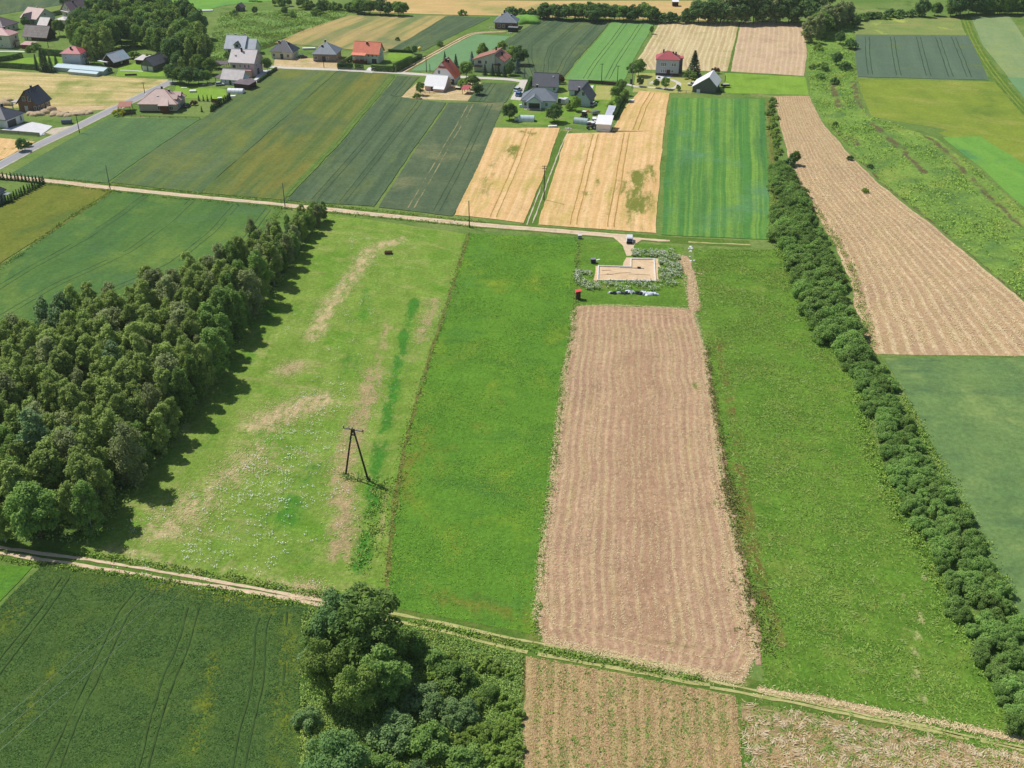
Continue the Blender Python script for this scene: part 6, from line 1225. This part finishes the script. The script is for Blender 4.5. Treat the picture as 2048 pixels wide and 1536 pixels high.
p = G(1156.3, 598); t_ = thing('toilet_hut', 'narrow dark toilet hut with bright red roof', 'toilet', (p[0], p[1], 0), .05)
MB().box(-.55, .55, -.55, .55, 0, 2.2).build('wall', W_DARKWOOD, t_); MB().box(-.38, .38, -.6, -.552, .1, 2.0).build('door', plain('brown_door', (88, 58, 46)), t_)
MB().prism([(-.75, 2.2), (.75, 2.45), (.75, 2.57), (-.75, 2.32)], 'y', -.75, .75).build('roof', plain('bright_red', (226, 78, 82), .5, .3), t_)
def tank(label, px, mat, lidmat, s=1.0, name='water_tank'):
    p = G(*px); t_ = thing(name, label, 'tank', (p[0], p[1], 0), .1); MB().box(-.6*s, .6*s, -.5*s, .5*s, .12, 1.15*s).build('body', mat, t_, bevel=.08)
    MB().box(-.65*s, .65*s, -.55*s, .55*s, -.02, .118).build('pallet', W_GREYWOOD, t_); MB().box(-.62*s, .62*s, -.52*s, .52*s, 1.153*s, 1.22*s).build('lid', lidmat, t_)
tank('black water tank with grey lid on building plot grass', (1186.5,526), plain('black_plastic', (38, 42, 54), .5, .3), STEEL, 1.1)
tank('grey meter box beside the main dirt track', (1159.5,477), STEEL, plain('pale_lid', (206, 216, 226)), .9)
tank('white water tank at the end of pale polytunnel', (1032.5,241), TRIM_W, TRIM_W, 1.1)
tank('white tank standing at the wall of porched house', (1041,214), TRIM_W, TRIM_W, .9)
p = G(777, 507.5); t_ = thing('wooden_crate', 'flat brown wooden crate lying beside the pale meadow patch', 'crate', (p[0], p[1], 0), .03)
MB().box(-1.05, 1.05, -.55, .55, 0, .62).build('body', W_BROWN, t_); m = MB()
for y in (-.58, 0, .58): m.box(-1.1, 1.1, y-.12, y+.12, .623, .68)
m.build('slat', W_DARKWOOD, t_)
def lump_mesh(r, h, n=18, k=6, amp=.22, seed=0):
    rg = np.random.default_rng(seed); V = []; F = []; ph = rg.uniform(0, 6.28, 6); a_ = rg.normal(0, amp, 6)
    for j in range(k+1):
        t = j/k; z = h*(1-(1-t)**2) if False else h*math.sin(t*math.pi/2); rr = r*math.cos(t*math.pi/2)**.7
        for i in range(n):
            th = 2*math.pi*i/n; w = 1+sum(a_[q]*math.sin((q+2)*th+ph[q]+2*t) for q in range(6))*.6+rg.normal(0, amp*.18)
            V.append((rr*w*math.cos(th), rr*w*math.sin(th), z*(1+rg.normal(0, amp*.25)) if j < k else h))
    for j in range(k):
        for i in range(n): F.append((j*n+i, j*n+(i+1)%n, (j+1)*n+(i+1)%n, (j+1)*n+i))
    F.append(tuple(range(k*n, (k+1)*n)))
    return V, F
GRAV = field_mat('gravel_heap', (206, 184, 152), (186, 164, 136), (150, 150, 100), across=.8, along=.8, patch=2.5, fine=.2, bump=.6)
for i, (x, y, r_, h_, nm) in enumerate(((8,208,4,1.8,'leftmost'),(63,228,2.2,1.1,'first small'),(75,229.5,2.6,1.3,'second'),(90,226,2.4,1.5,'third'),(103,222,2.0,1.9,'tallest pointed'),(113,228,2.6,1.2,'fifth'),(126,230,2.4,1.1,'sixth'),(138,231,2.0,.9,'seventh'),(152,229,2.2,.9,'eighth'),(166,227,2.4,1.1,'ninth'),(176,227,2.0,.9,'rightmost'))):
    p = G(x, y); V, F = lump_mesh(r_, h_, 20, 6, .2, i+3); o = mesh_obj('gravel_heap', V, F, GRAV, smooth=True); o.location = (p[0], p[1], -.05)
    tag(o, f'{nm} gravel heap in the row below unfinished brick house', 'gravel heap', 'gravel heaps below the brick house')
p = G(1053, 43); V, F = lump_mesh(8, 3.0, 26, 7, .1, 77); o = mesh_obj('earth_mound', V, F, STRIPEG, smooth=True); o.location = (p[0], p[1], -.05); tag(o, 'grass covered earth mound right of far brick house', 'mound')
for i, (x, y, lb, mt) in enumerate(((1021,67,'pale rubble pile in front of dark container',CONC),(1036,1520,'pinkish rubble pile at the bottom stubble edge',plain('pink_rubble', (196, 152, 132), .9, .1, var=.3, scale=4)),(420,169.5,'pale stone heap at lawn edge by the dark trees',CONC),(408,169,'light boulder group on the bungalow lawn edge',CONC),(983,56,'pale building rubble left of far brick house',CONC),(1176,224,'orange brown scrap heap by the farm trees',plain('rust', (196, 120, 88), .9, .1, var=.3, scale=4)),(1136,258,'pale debris heap at barley corner beside greyish tunnel',CONC),(82,271,'white stone pile at the fence end',TRIM_W))):
    p = G(x, y); b = MB(); rg = np.random.default_rng(i+50)
    for k in range(7):
        V, F = lump_mesh(rg.uniform(.3, .6), rg.uniform(.3, .6), 9, 3, .25, i*9+k); dx, dy = rg.normal(0, .55, 2); b.add([(v[0]+dx, v[1]+dy, v[2]) for v in V], F)
    o = b.build('rubble_heap', mt); o.location = (p[0], p[1], -.02); tag(o, lb, 'rubble heap')
# row of bales and sacks under black and white tarpaulin
p = G(1266, 587); t_ = thing('tarpaulin_stack', 'long row of black and white tarpaulin covered bundles below the foundation', 'tarpaulin', (p[0], p[1], 0))
wt, bk = MB(), MB(); rg = np.random.default_rng(5)
for k in range(30):
    x, y = rg.uniform(-6.2, 6.2), rg.normal(0, .35); V, F = lump_mesh(rg.uniform(.5, .95), rg.uniform(.35, .75), 11, 4, .3, k+200)
    tgt = wt if rg.random() < .42+.03*x else bk; y -= x*.05
    tgt.add([(v[0]*1.3+x, v[1]*.8+y, v[2]) for v in V], F)
wt.build('white_sheet', plain('white_tarpaulin', (226, 232, 244), .4, .4), t_); bk.build('black_sheet', plain('black_tarpaulin', (40, 44, 58), .35, .5), t_)
for i, (x, y, s, nm) in enumerate(((1382,494,.75,'topmost white sack'),(1384,497,.7,'second white sack'),(1382,503,.7,'third white sack'),(1378,497,.5,'small stray white sack'),(1382,522,.6,'lowest white sack'),(1389,521,.5,'white sack lying apart on the right'),(1380,513,.4,'tiny white scrap sack'))):
    p = G(x, y); V, F = lump_mesh(s*.62, s*.4, 10, 4, .22, i+300); o = mesh_obj('sack', V, F, TRIM_W, smooth=True); o.location = (p[0], p[1], -.02); tag(o, f'{nm} in the line right of the building plot', 'sack', 'white sacks beside the plot')
p = G(1196,520); t_ = thing('metal_sheet', 'small pale crumpled sheet beside the black water tank', 'sheet', (p[0], p[1], 0), .3); MB().obox((0, 0), (1, .3), 1.2, .5, .12, .02).build('sheet', TRIM_W, t_)
p = G(1396.5,186.5); t_ = thing('board', 'white rectangular board leaning on the grey barn', 'board', (p[0], p[1], 0), .0); m = MB(); m.add([(-.7,0,0),(.7,0,0),(.7,.35,1.5),(-.7,.35,1.5),(-.7,.06,0),(.7,.06,0),(.7,.41,1.5),(-.7,.41,1.5)], [(0,1,2,3),(4,7,6,5),(0,4,5,1),(1,5,6,2),(2,6,7,3),(3,7,4,0)]); m.build('panel', TRIM_W, t_)
for (x, y, w, d, h_, lb, mt, nm) in ((386,184,2.6,1.8,.7,'white round edged garden pool on the lawn',TRIM_W,'garden_pool'),(465,193,2.4,1.6,.3,'white sheet lying beside thuja terrace',TRIM_W,'white_sheet'),(368,176,2.2,.8,.15,'pale slab lying on the lawn',TRIM_W,'slab'),(407,22,10,2.2,.4,'long white plastic strip by the far green field',POLY_W,'plastic_strip'),(440,199,1.6,1.4,.8,'white garden table set in the fenced pergola',TRIM_W,'garden_table'),(1105,254,3.2,1.2,.5,'white sheet pile at barley edge below round tree',TRIM_W,'sheet_pile'),(1263,202,2.2,1.4,.4,'white heap under the barley neck corner',TRIM_W,'white_heap'),(262,151,5,.7,.6,'long dark log pile on lawn before grey barn',W_DARKWOOD,'log_pile'),(618,99,6,1.6,.8,'white roofed low stack between the two hip roofs',TRIM_W,'material_stack'),(1318,156,1.0,.8,.4,'dark planter on the terrace of red roofed house',W_DARKWOOD,'planter'),(1262,168,.8,.8,2.0,'dark electric cabinet beside concrete pole',DOOR_D,'electric_cabinet'),(134,247,3.6,2.0,1.5,'dark grey covered trailer parked by the paved driveway',plain('slate_cover', (104, 112, 128)),'covered_trailer')):
    p = G(x, y); t_ = thing(nm, lb, nm.replace('_', ' '), (p[0], p[1], 0), .12); MB().box(-w/2, w/2, -d/2, d/2, .02, h_).build('body', mt, t_, bevel=min(.12, h_*.3)); MB().box(-w/2-.05, w/2+.05, -d/2-.05, d/2+.05, h_+.003, h_+.07).build('top', mt, t_)
fyb = G(840, 112); t_ = thing('yellow_ball', 'bright yellow ball on a short post beside the hedge and lane', 'ball', (fyb[0], fyb[1], 0)); MB().tube((0, 0, 0), (0, 0, 2.6), .05, n=6).build('post', STEEL, t_); MB().lathe([(.2, 0), (.8, .35), (1.0, .9), (.8, 1.45), (.25, 1.8)], 14, (0, 0, 2.5)).build('globe', plain('bright_yellow', (236, 214, 70), .4, .4), t_, smooth=True)

p = G(1301, 170.5); t_ = thing('swing_set', 'white garden swing frame on the curved drive lawn', 'swing', (p[0], p[1], 0), .3); MB().tube((-1.2, 0, 1.9), (1.2, 0, 1.9), .06).build('top_bar', TRIM_W, t_)
for x in (-1.2, 1.2):
    for y in (-.8, .8): MB().tube((x, y, -.05), (x, 0, 1.9), .06, n=6).build('leg', TRIM_W, t_)
MB().box(-.6, .6, -.2, .2, .55, .62).build('seat', TRIM_W, t_)
# ------------------------------------------------------------------ uncountable growth: grass, straw, flowers, weeds
def tint_mat(name, A, B, C=None, rough=.95, trans=0.0):
    t = NT(name, rough, .05); c = t.mix(t.attr('tint'), S(*A), S(*B))
    if C is not None: c = t.mix(t.rng(t.noise(t.pos(), .12, 4, .6), .5, .66), c, S(*C))
    return t.out(c)
def blades(name, label, P, mat, l=.4, w=.12, h=.25, z0=0.0, n=3, heading=None, cat='grass', spread=.12):
    """leaning pointed leaves growing from points P"""
    P = np.repeat(P, n, 0); k = len(P); P = P+RNG.normal(0, spread, (k, 2))
    a = RNG.uniform(0, 2*math.pi, k) if heading is None else heading+RNG.normal(0, .5, k)
    d = np.stack([np.cos(a), np.sin(a)], 1); q = np.stack([-d[:, 1], d[:, 0]], 1)
    L = l*RNG.uniform(.6, 1.4, k)[:, None]; Wd = w*RNG.uniform(.6, 1.4, k)[:, None]; H = h*RNG.uniform(.5, 1.4, k)
    A = P-q*Wd/2; B = P+q*Wd/2; M = P+d*L*.6; E = P+d*L
    V = np.stack([np.c_[A, np.full(k, z0)], np.c_[B, np.full(k, z0)], np.c_[M+q*Wd*.5, z0+H], np.c_[E, z0+H*.8], np.c_[M-q*Wd*.5, z0+H]], 1).reshape(-1, 3)
    o = mesh_obj(name, V, np.arange(5*k).reshape(k, 5), mat, attrs={'tint': np.repeat(RNG.random(k), 5)}); return tag(o, label, cat, kind='stuff')
def flakes(name, label, P, mat, l=.5, w=.1, z=(.04, .2), heading=None, hs=.35, cat='straw', tilt=.06):
    """flat lying bits: straw, petals, umbels"""
    k = len(P); a = RNG.uniform(0, 2*math.pi, k) if heading is None else heading+RNG.normal(0, hs, k)
    d = np.stack([np.cos(a), np.sin(a)], 1); q = np.stack([-d[:, 1], d[:, 0]], 1); L = l*RNG.uniform(.5, 1.5, k)[:, None]; Wd = w*RNG.uniform(.6, 1.5, k)[:, None]
    zz = RNG.uniform(z[0], z[1], k); t1 = RNG.normal(0, tilt, k)*L[:, 0]*2
    V = np.stack([np.c_[P-d*L/2-q*Wd/2, zz-t1/2], np.c_[P+d*L/2-q*Wd/2, zz+t1/2], np.c_[P+d*L/2+q*Wd/2, zz+t1/2], np.c_[P-d*L/2+q*Wd/2, zz-t1/2]], 1).reshape(-1, 3)
    V[:, 2] = np.maximum(V[:, 2], z[0]*.8)
    o = mesh_obj(name, V, np.arange(4*k).reshape(k, 4), mat, attrs={'tint': np.repeat(RNG.random(k), 4)}); return tag(o, label, cat, kind='stuff')
def pts_in(px, n):
    Q = gl(px); lo, hi = Q.min(0), Q.max(0); out = []
    P = RNG.uniform(lo, hi, (n*3, 2)); x, y = P[:, 0], P[:, 1]; r = np.zeros(len(P), bool)
    for (x0, y0), (x1, y1) in zip(Q, np.roll(Q, -1, axis=0)):
        if y0 != y1: r ^= ((y0 > y) != (y1 > y)) & (x < (x1-x0)*(y-y0)/(y1-y0)+x0)
    return P[r][:n]
def patchy(P, lump):
    f = .5+.3*np.sin(P[:, 0]/lump+2*np.sin(P[:, 1]/lump/1.7))+.3*np.sin(P[:, 1]/lump*1.3+1.7*np.sin(P[:, 0]/lump/1.3)+1)
    return P[RNG.random(len(P)) < np.clip(f, .08, 1)]
def fpts(key, n): return FIELDS[key]['at'](RNG.random(n), RNG.random(n))
def near_pts(specs):
    out = []
    for px, w, n in specs:
        L = resample(gl(px), 200); i = RNG.integers(0, 200, n); out.append(L[i]+RNG.normal(0, w, (n, 2)))
    return np.vstack(out)
def clump(P, r, m): return np.repeat(P, m, 0)+RNG.normal(0, r, (len(P)*m, 2))
G_CLOVER = tint_mat('clover_leaves', (98, 158, 52), (132, 184, 70), (148, 178, 66)); G_MEAD = tint_mat('meadow_grass', (88, 134, 44), (146, 176, 84), (168, 164, 104)); G_ROUGH = tint_mat('rough_grass', (108, 158, 58), (164, 194, 92), (152, 174, 84))
G_CROP = tint_mat('cereal_leaves', (64, 104, 54), (100, 138, 70), (100, 136, 62)); G_STRAW = tint_mat('straw_bits', (214, 190, 140), (246, 228, 184)); G_STRAWD = tint_mat('straw_dull', (186, 152, 112), (226, 196, 146)); G_DRY = tint_mat('dead_grass', (192, 168, 124), (232, 212, 172))
G_WHITE = tint_mat('white_umbels', (216, 222, 206), (248, 248, 244)); G_WEED = tint_mat('grey_green_weeds', (124, 166, 84), (182, 204, 132)); G_SCRUB = tint_mat('goldenrod_leaves', (128, 178, 70), (180, 212, 100), (150, 180, 84)); G_UNDER = tint_mat('undergrowth_leaves', (120, 164, 76), (170, 200, 104), (176, 198, 96))
blades('grass', 'tussocky leaves of the lush clover field', patchy(fpts('clover', 30000), 5), G_CLOVER, .24, .13, .09, .03, 3)
blades('grass', 'grass blades of the flowery meadow', patchy(fpts('meadow', 44000), 4), G_MEAD, .32, .09, .13, .03, 3)
blades('grass', 'long rough grass of the right meadow', patchy(fpts('rmeadow', 34000), 4), G_ROUGH, .46, .1, .11, .03, 3)
cp = fpts('crop', 26000); tl = np.full(len(cp), 9.0)
for q in TRAMS: tl = np.minimum(tl, dist_poly(cp, gl(q)))
blades('grass', 'tips of the dark cereal field at lower left', cp[tl > .5], G_CROP, .28, .14, .09, FIELDS['crop']['z']-.02, 3, cat='cereal')
# straw windrows and litter on the mown strip
def rows(key, n_rows, per_m, amp, v0=.05, v1=.93, u0=.04, u1=.96):
    f = FIELDS[key]; out = []; L = f['ln']
    for r in range(n_rows):
        k = int(L*per_m); v = RNG.uniform(v0, v1, k); u = u0+(u1-u0)*r/(n_rows-1)
        keep = RNG.random(k) < np.clip(.55+.6*np.interp(v, np.linspace(0, 1, 24), RNG.normal(0, .6, 24)), .1, 1)
        w = np.interp(v, np.linspace(0, 1, 16), RNG.normal(0, .12, 16))
        out.append(f['at'](u+(w+RNG.normal(0, amp, k))/f['wd'], v)[keep])
    return np.vstack(out)
flakes('straw', 'pale straw windrows on the mown strip in the middle', rows('straw', 24, 20, .2), G_STRAW, .24, .055, (.06, .16), math.pi/2, 1.0)
flakes('straw', 'scattered dull straw between windrows of the middle strip', fpts('straw', 34000), G_STRAWD, .24, .045, (.05, .14), math.pi/2, .7)
edge = near_pts([([(1094,1284),(1070,1240),(1080,1120),(1100,985),(1112,870),(1127,750),(1147,660),(1146,625),(1165,612),(1386,618)], .4, 3000), ([(1478,1368),(1516,1305),(1495,1220),(1465,1070),(1437,920),(1418,780),(1405,690),(1386,618)], .4, 3000), ([(1094,1284),(1200,1308),(1340,1338),(1478,1366)], .6, 1800), ([(1160,640),(1158,690),(1150,760)], .4, 350), ([(1300,1335),(1440,1350)], 1.0, 350)])
flakes('straw', 'straw heaped along the edges of the mown strip', edge, G_STRAW, .28, .06, (.06, .16), None, 1, tilt=.1)
flakes('straw', 'pale hay windrows on the long right hay field', rows('hay', 19, 12, .3, .02, .97), G_STRAW, .4, .1, (.06, .24), math.pi/2+.3, .6)
flakes('straw', 'fine straw litter on the long right hay field', fpts('hay', 20000), G_STRAWD, .4, .08, (.06, .12), math.pi/2+.3, .7)
flakes('straw', 'straw litter on the weedy bottom stubble', np.vstack([rows('stub', 17, 16, .2, .0, 1), fpts('stub', 12000)]), G_STRAWD, .28, .06, (.05, .18), math.pi/2, .6)
blades('weeds', 'green weeds sprouting through the bottom stubble', rows('stub', 16, 9, .35, 0, 1, .07, .93), G_UNDER, .3, .1, .16, .04, 2, cat='weeds')
flakes('straw', 'tangled straw on the bottom right headland', clump(patchy(fpts('rough', 900), 3), .7, 11), G_STRAWD, .42, .07, (.06, .22), None, 1, tilt=.12)
blades('weeds', 'green weeds on the bottom right headland', clump(fpts('rough', 600), .5, 5), G_UNDER, .35, .12, .16, .04, 2, cat='weeds')
flakes('straw', 'straw spilled along the lower track edge', near_pts([([(1515,1381),(1600,1394),(1700,1413),(1850,1441),(1960,1463),(2060,1484)], .45, 1500), ([(1360,512),(1381,552),(1388,612)], 1.0, 1500)]), G_STRAW, .36, .08, (.08, .2), None, 1)
# lodged bunches of pale grass in the right meadow, swirls of straw on the headland, windrow ring of the mown strip
def bunches(key, n, m, r): 
    c_ = fpts(key, n); a = RNG.uniform(0, 2*math.pi, n); return np.repeat(c_, m, 0)+RNG.normal(0, r, (n*m, 2)), np.repeat(a, m)
P_, A_ = bunches('rmeadow', 330, 10, .36); flakes('grass', 'pale lodged bunches of grass in the right meadow', P_, tint_mat('lodged_grass', (126, 164, 76), (166, 190, 106)), .45, .08, (.1, .22), A_, .3, 'grass')
P_, A_ = bunches('rough', 380, 14, .34); flakes('straw', 'swirls of combed straw on the bottom right headland', P_, tint_mat('pale_straw', (208, 186, 146), (244, 228, 194)), .5, .06, (.1, .26), A_, .25)
ring = np.array([(1094,1284),(1070,1240),(1078,1150),(1094,1040),(1103,980),(1102,940),(1112,870),(1116,820),(1128,765),(1126,735),(1142,680),(1146,655),(1141,630),(1152,612),(1200,607),(1290,609),(1386,618),(1405,690),(1418,780),(1437,920),(1465,1070),(1495,1220),(1516,1305),(1478,1368),(1340,1338),(1200,1308),(1094,1284)], float)
rg_ = gl(ring); cc = rg_.mean(0)
for k_, (ins, nn_) in enumerate(((.985, 5200), (.93, 3600))):
    L_ = resample(smooth_line(cc+(rg_-cc)*np.array([ins-.02*(k_ == 1), ins]), 2), 900); T_ = np.gradient(L_, axis=0); ii = RNG.integers(0, 900, nn_)
    flakes('straw', ('outer', 'inner')[k_]+' pale windrow following the outline of the mown strip', L_[ii]+RNG.normal(0, .2, (nn_, 2)), G_STRAW, .28, .06, (.06, .2), np.arctan2(T_[ii, 1], T_[ii, 0]), .8)
# dead grass and flowers of the meadow
flakes('dead_grass', 'bleached dead grass patches across the flowery meadow', near_pts([([(800,480),(740,498),(715,540),(660,610),(625,675)], 1.9, 2600), ([(640,800),(560,830),(520,850)], 3.4, 2200), ([(600,730),(560,745)], 1.7, 900), ([(400,1000),(360,1040),(320,1060)], 4.0, 1500), ([(745,740),(735,800),(705,870),(680,960),(690,1010),(680,1110)], 2.1, 2200), ([(520,900),(450,960)], 3, 1200), ([(600,1175),(640,1190)], 1.6, 600), ([(870,600),(840,680)], 1.4, 600)]), G_DRY, .34, .055, (.05, .2), None, 1, cat='dead grass')
fl = (lambda q: q[RNG.random(len(q)) < .6])(np.vstack([clump(near_pts([([(620,870),(560,920),(500,960),(455,1000)], 4.5, 130), ([(470,1060),(430,1110)], 5.5, 80), ([(640,960),(600,1010)], 4, 31), ([(660,760),(620,850)], 3.0, 36), ([(560,960),(540,1010)], 4, 36), ([(780,500),(720,620),(690,720)], 5, 40), ([(720,470),(700,500)], 2, 13), ([(270,1080),(340,1060)], 5, 18), ([(620,1060),(500,1140)], 6, 28)]), .4, 8)]))
flakes('wildflowers', 'white yarrow flowers scattered over the meadow', fl, G_WHITE, .13, .12, (.25, .5), None, 1, cat='wildflowers')
# tall white flowering weeds round the plot
wp = np.vstack([pts_in([(1150,543),(1182,545),(1186,568),(1205,574),(1185,583),(1158,575),(1149,560)], 700), pts_in([(1186,566),(1345,562),(1362,572),(1300,582),(1190,582)], 650), pts_in([(1318,518),(1358,512),(1366,560),(1320,562)], 1200), pts_in([(1262,502),(1352,503),(1354,517),(1264,514)], 800)])
wp = patchy(wp, 1.3); wp = wp[RNG.random(len(wp)) < .62]; wz = RNG.uniform(.5, 1.0, len(wp))
C = np.repeat(np.c_[wp, wz*.75], 7, 0)+RNG.normal(0, .24, (len(wp)*7, 3))*np.array([1, 1, .55]); C[:, 2] = np.maximum(C[:, 2], .1)
V, F = leaf_quads(C, unit(RNG.normal(0, 1, C.shape)), .2, .7, .6); tag(mesh_obj('weeds', V, F, G_WEED, attrs={'tint': np.repeat(RNG.random(len(C)), 4)}), 'grey green tall weeds surrounding the foundation', 'weeds', kind='stuff')
C = np.repeat(np.c_[wp[::2], wz[::2]], 6, 0)+RNG.normal(0, .22, (len(wp[::2])*6, 3))*np.array([1, 1, .4]); V, F = leaf_quads(C, np.tile([0, 0, 1.0], (len(C), 1)), .11, 1, .4)
tag(mesh_obj('wildflowers', V, F, G_WHITE, attrs={'tint': np.repeat(RNG.random(len(C)), 4)}), 'white flower heads on the weeds round the foundation', 'wildflowers', kind='stuff')
# goldenrod scrub and undergrowth of the bottom clump
def weed_mass(name, label, P, mat, size, h, lump=3.0, m=4):
    """a broken, lumpy mass of leaves"""
    f = .5+.25*np.sin(P[:, 0]/lump+2*np.sin(P[:, 1]/lump/1.7))+.25*np.sin(P[:, 1]/lump*1.3+1.7*np.sin(P[:, 0]/lump/1.3)+1)
    P, f = P[RNG.random(len(P)) < .3+.7*f], None
    f = .5+.25*np.sin(P[:, 0]/lump+2*np.sin(P[:, 1]/lump/1.7))+.25*np.sin(P[:, 1]/lump*1.3+1.7*np.sin(P[:, 0]/lump/1.3)+1)
    z = h*(.25+.75*f)*RNG.uniform(.6, 1.1, len(P)); C = np.repeat(np.c_[P, z], m, 0); C += RNG.normal(0, size*1.3, C.shape)*np.array([1, 1, .5]); C[:, 2] = np.maximum(C[:, 2], .06)
    V, F = leaf_quads(C, unit(RNG.normal(0, 1, C.shape)), size, .8, .6)
    return tag(mesh_obj(name, V, F, mat, attrs={'tint': np.repeat(RNG.random(len(C)), 4)}), label, 'weeds', kind='stuff')
sp = patchy(fpts('scrub', 22000), 7); dd = np.full(len(sp), 99.0)
for q in ([(1745,248),(1800,295),(1850,345)], [(1812,235),(1850,270),(1890,300),(1930,345),(1975,390),(2040,450)], [(1665,170),(1678,215)], [(1708,165),(1722,215)]): dd = np.minimum(dd, dist_poly(sp, gl(q)))
sp = sp[dd > 2.0]
weed_mass('weeds', 'bright green goldenrod mass of the scrub strip', sp, G_SCRUB, .26, .9, 2.6, 3)
weed_mass('undergrowth', 'tall weeds between the bushes of the bottom clump', pts_in([(606,1222),(640,1212),(690,1222),(760,1244),(880,1268),(1044,1312),(1044,1600),(600,1600),(602,1400)], 26000), G_UNDER, .13, .8, 1.6, 4)
weed_mass('undergrowth', 'weeds at the foot of the right hedgerows', near_pts([([(1690,710),(1620,640),(1590,560),(1556,490)], 1.0, 1500), ([(1745,705),(1720,600),(1700,530),(1640,430),(1600,380)], .8, 1200), ([(2060,1460),(1960,1320),(1890,1180),(1800,1030),(1740,900),(1715,780)], 1.0, 2200), ([(2040,1250),(1960,1080),(1860,900),(1790,770)], .8, 1500), ([(1545,480),(1552,340),(1545,210)], .8, 1200)]), G_ROUGH, .17, .6, 2.0, 4)
weed_mass('undergrowth', 'weedy fringe along the clover field boundaries', near_pts([([(774,1212),(780,1100),(791,1000),(812,880),(845,760),(880,650),(915,540),(938,466)], .6, 800), ([(1071,1265),(1086,1080),(1102,985),(1128,745),(1147,655),(1153,540),(1157,478)], .5, 900), ([(720,1140),(745,1060),(765,960)], 1.2, 700)]), G_ROUGH, .16, .5, 1.3, 4)
weed_mass('undergrowth', 'weeds on the verges of the dirt tracks', near_pts([([(100,369),(330,395),(650,424),(970,456)], .5, 1500), ([(100,357),(330,381),(650,411),(970,445)], .5, 1500), ([(0,1118),(300,1158),(620,1212)], .3, 900), ([(160,1106),(442,1152),(640,1190)], .4, 900), ([(820,1243),(1080,1300),(1400,1360)], .4, 900), ([(-10,545),(140,437),(228,382)], .7, 700), ([(560,420),(520,470)], 1.0, 300)]), G_ROUGH, .17, .4, 1.3, 4)
weed_mass('undergrowth', 'shaded undergrowth beneath the dark wood', pts_in([(185,1092),(335,905),(478,695),(572,555),(600,505),(560,520),(430,640),(-60,900),(-60,1080)], 7000), G_UNDER, .26, .7, 2.0, 3)
weed_mass('weeds', 'rough tufts over the far pasture behind the village', pts_in([(420,150),(440,30),(700,20),(690,34),(550,84)], 2500), G_SCRUB, .34, .6, 6.0, 3)
weed_mass('weeds', 'dark brownish weeds along the right edge of mown strip', near_pts([([(1412,690),(1426,790),(1450,940),(1480,1100),(1512,1250)], .5, 1500), ([(1450,950),(1470,1040)], 1.0, 500), ([(1500,1160),(1530,1300)], 1.6, 500)]), tint_mat('brown_weeds', (104, 112, 58), (150, 158, 86)), .15, .5, 1.3, 4)
weed_mass('weeds', 'bush of weeds at the foot of the A pylon', np.vstack([clump(G(692, 953)[None], .6, 70), clump(G(715, 957)[None], 1.0, 60), clump(G(738, 961)[None], .5, 30)]), G_UNDER, .16, .7, 1.0, 4)

# ------------------------------------------------------------------ the air
hz = bpy.data.materials.new('haze'); hz.use_nodes = True; hz.node_tree.nodes.clear()
ho = hz.node_tree.nodes.new('ShaderNodeOutputMaterial'); pv = hz.node_tree.nodes.new('ShaderNodeVolumePrincipled')
pv.inputs['Color'].default_value = (.80, .86, .93, 1); pv.inputs['Density'].default_value = HAZE; pv.inputs['Anisotropy'].default_value = .3
hz.node_tree.links.new(pv.outputs[0], ho.inputs['Volume'])
tag(MB().box(-3600, 3600, -500, 6100, -1.0, 126.0).build('haze', hz), 'thin summer haze over the fields', 'haze', kind='stuff')
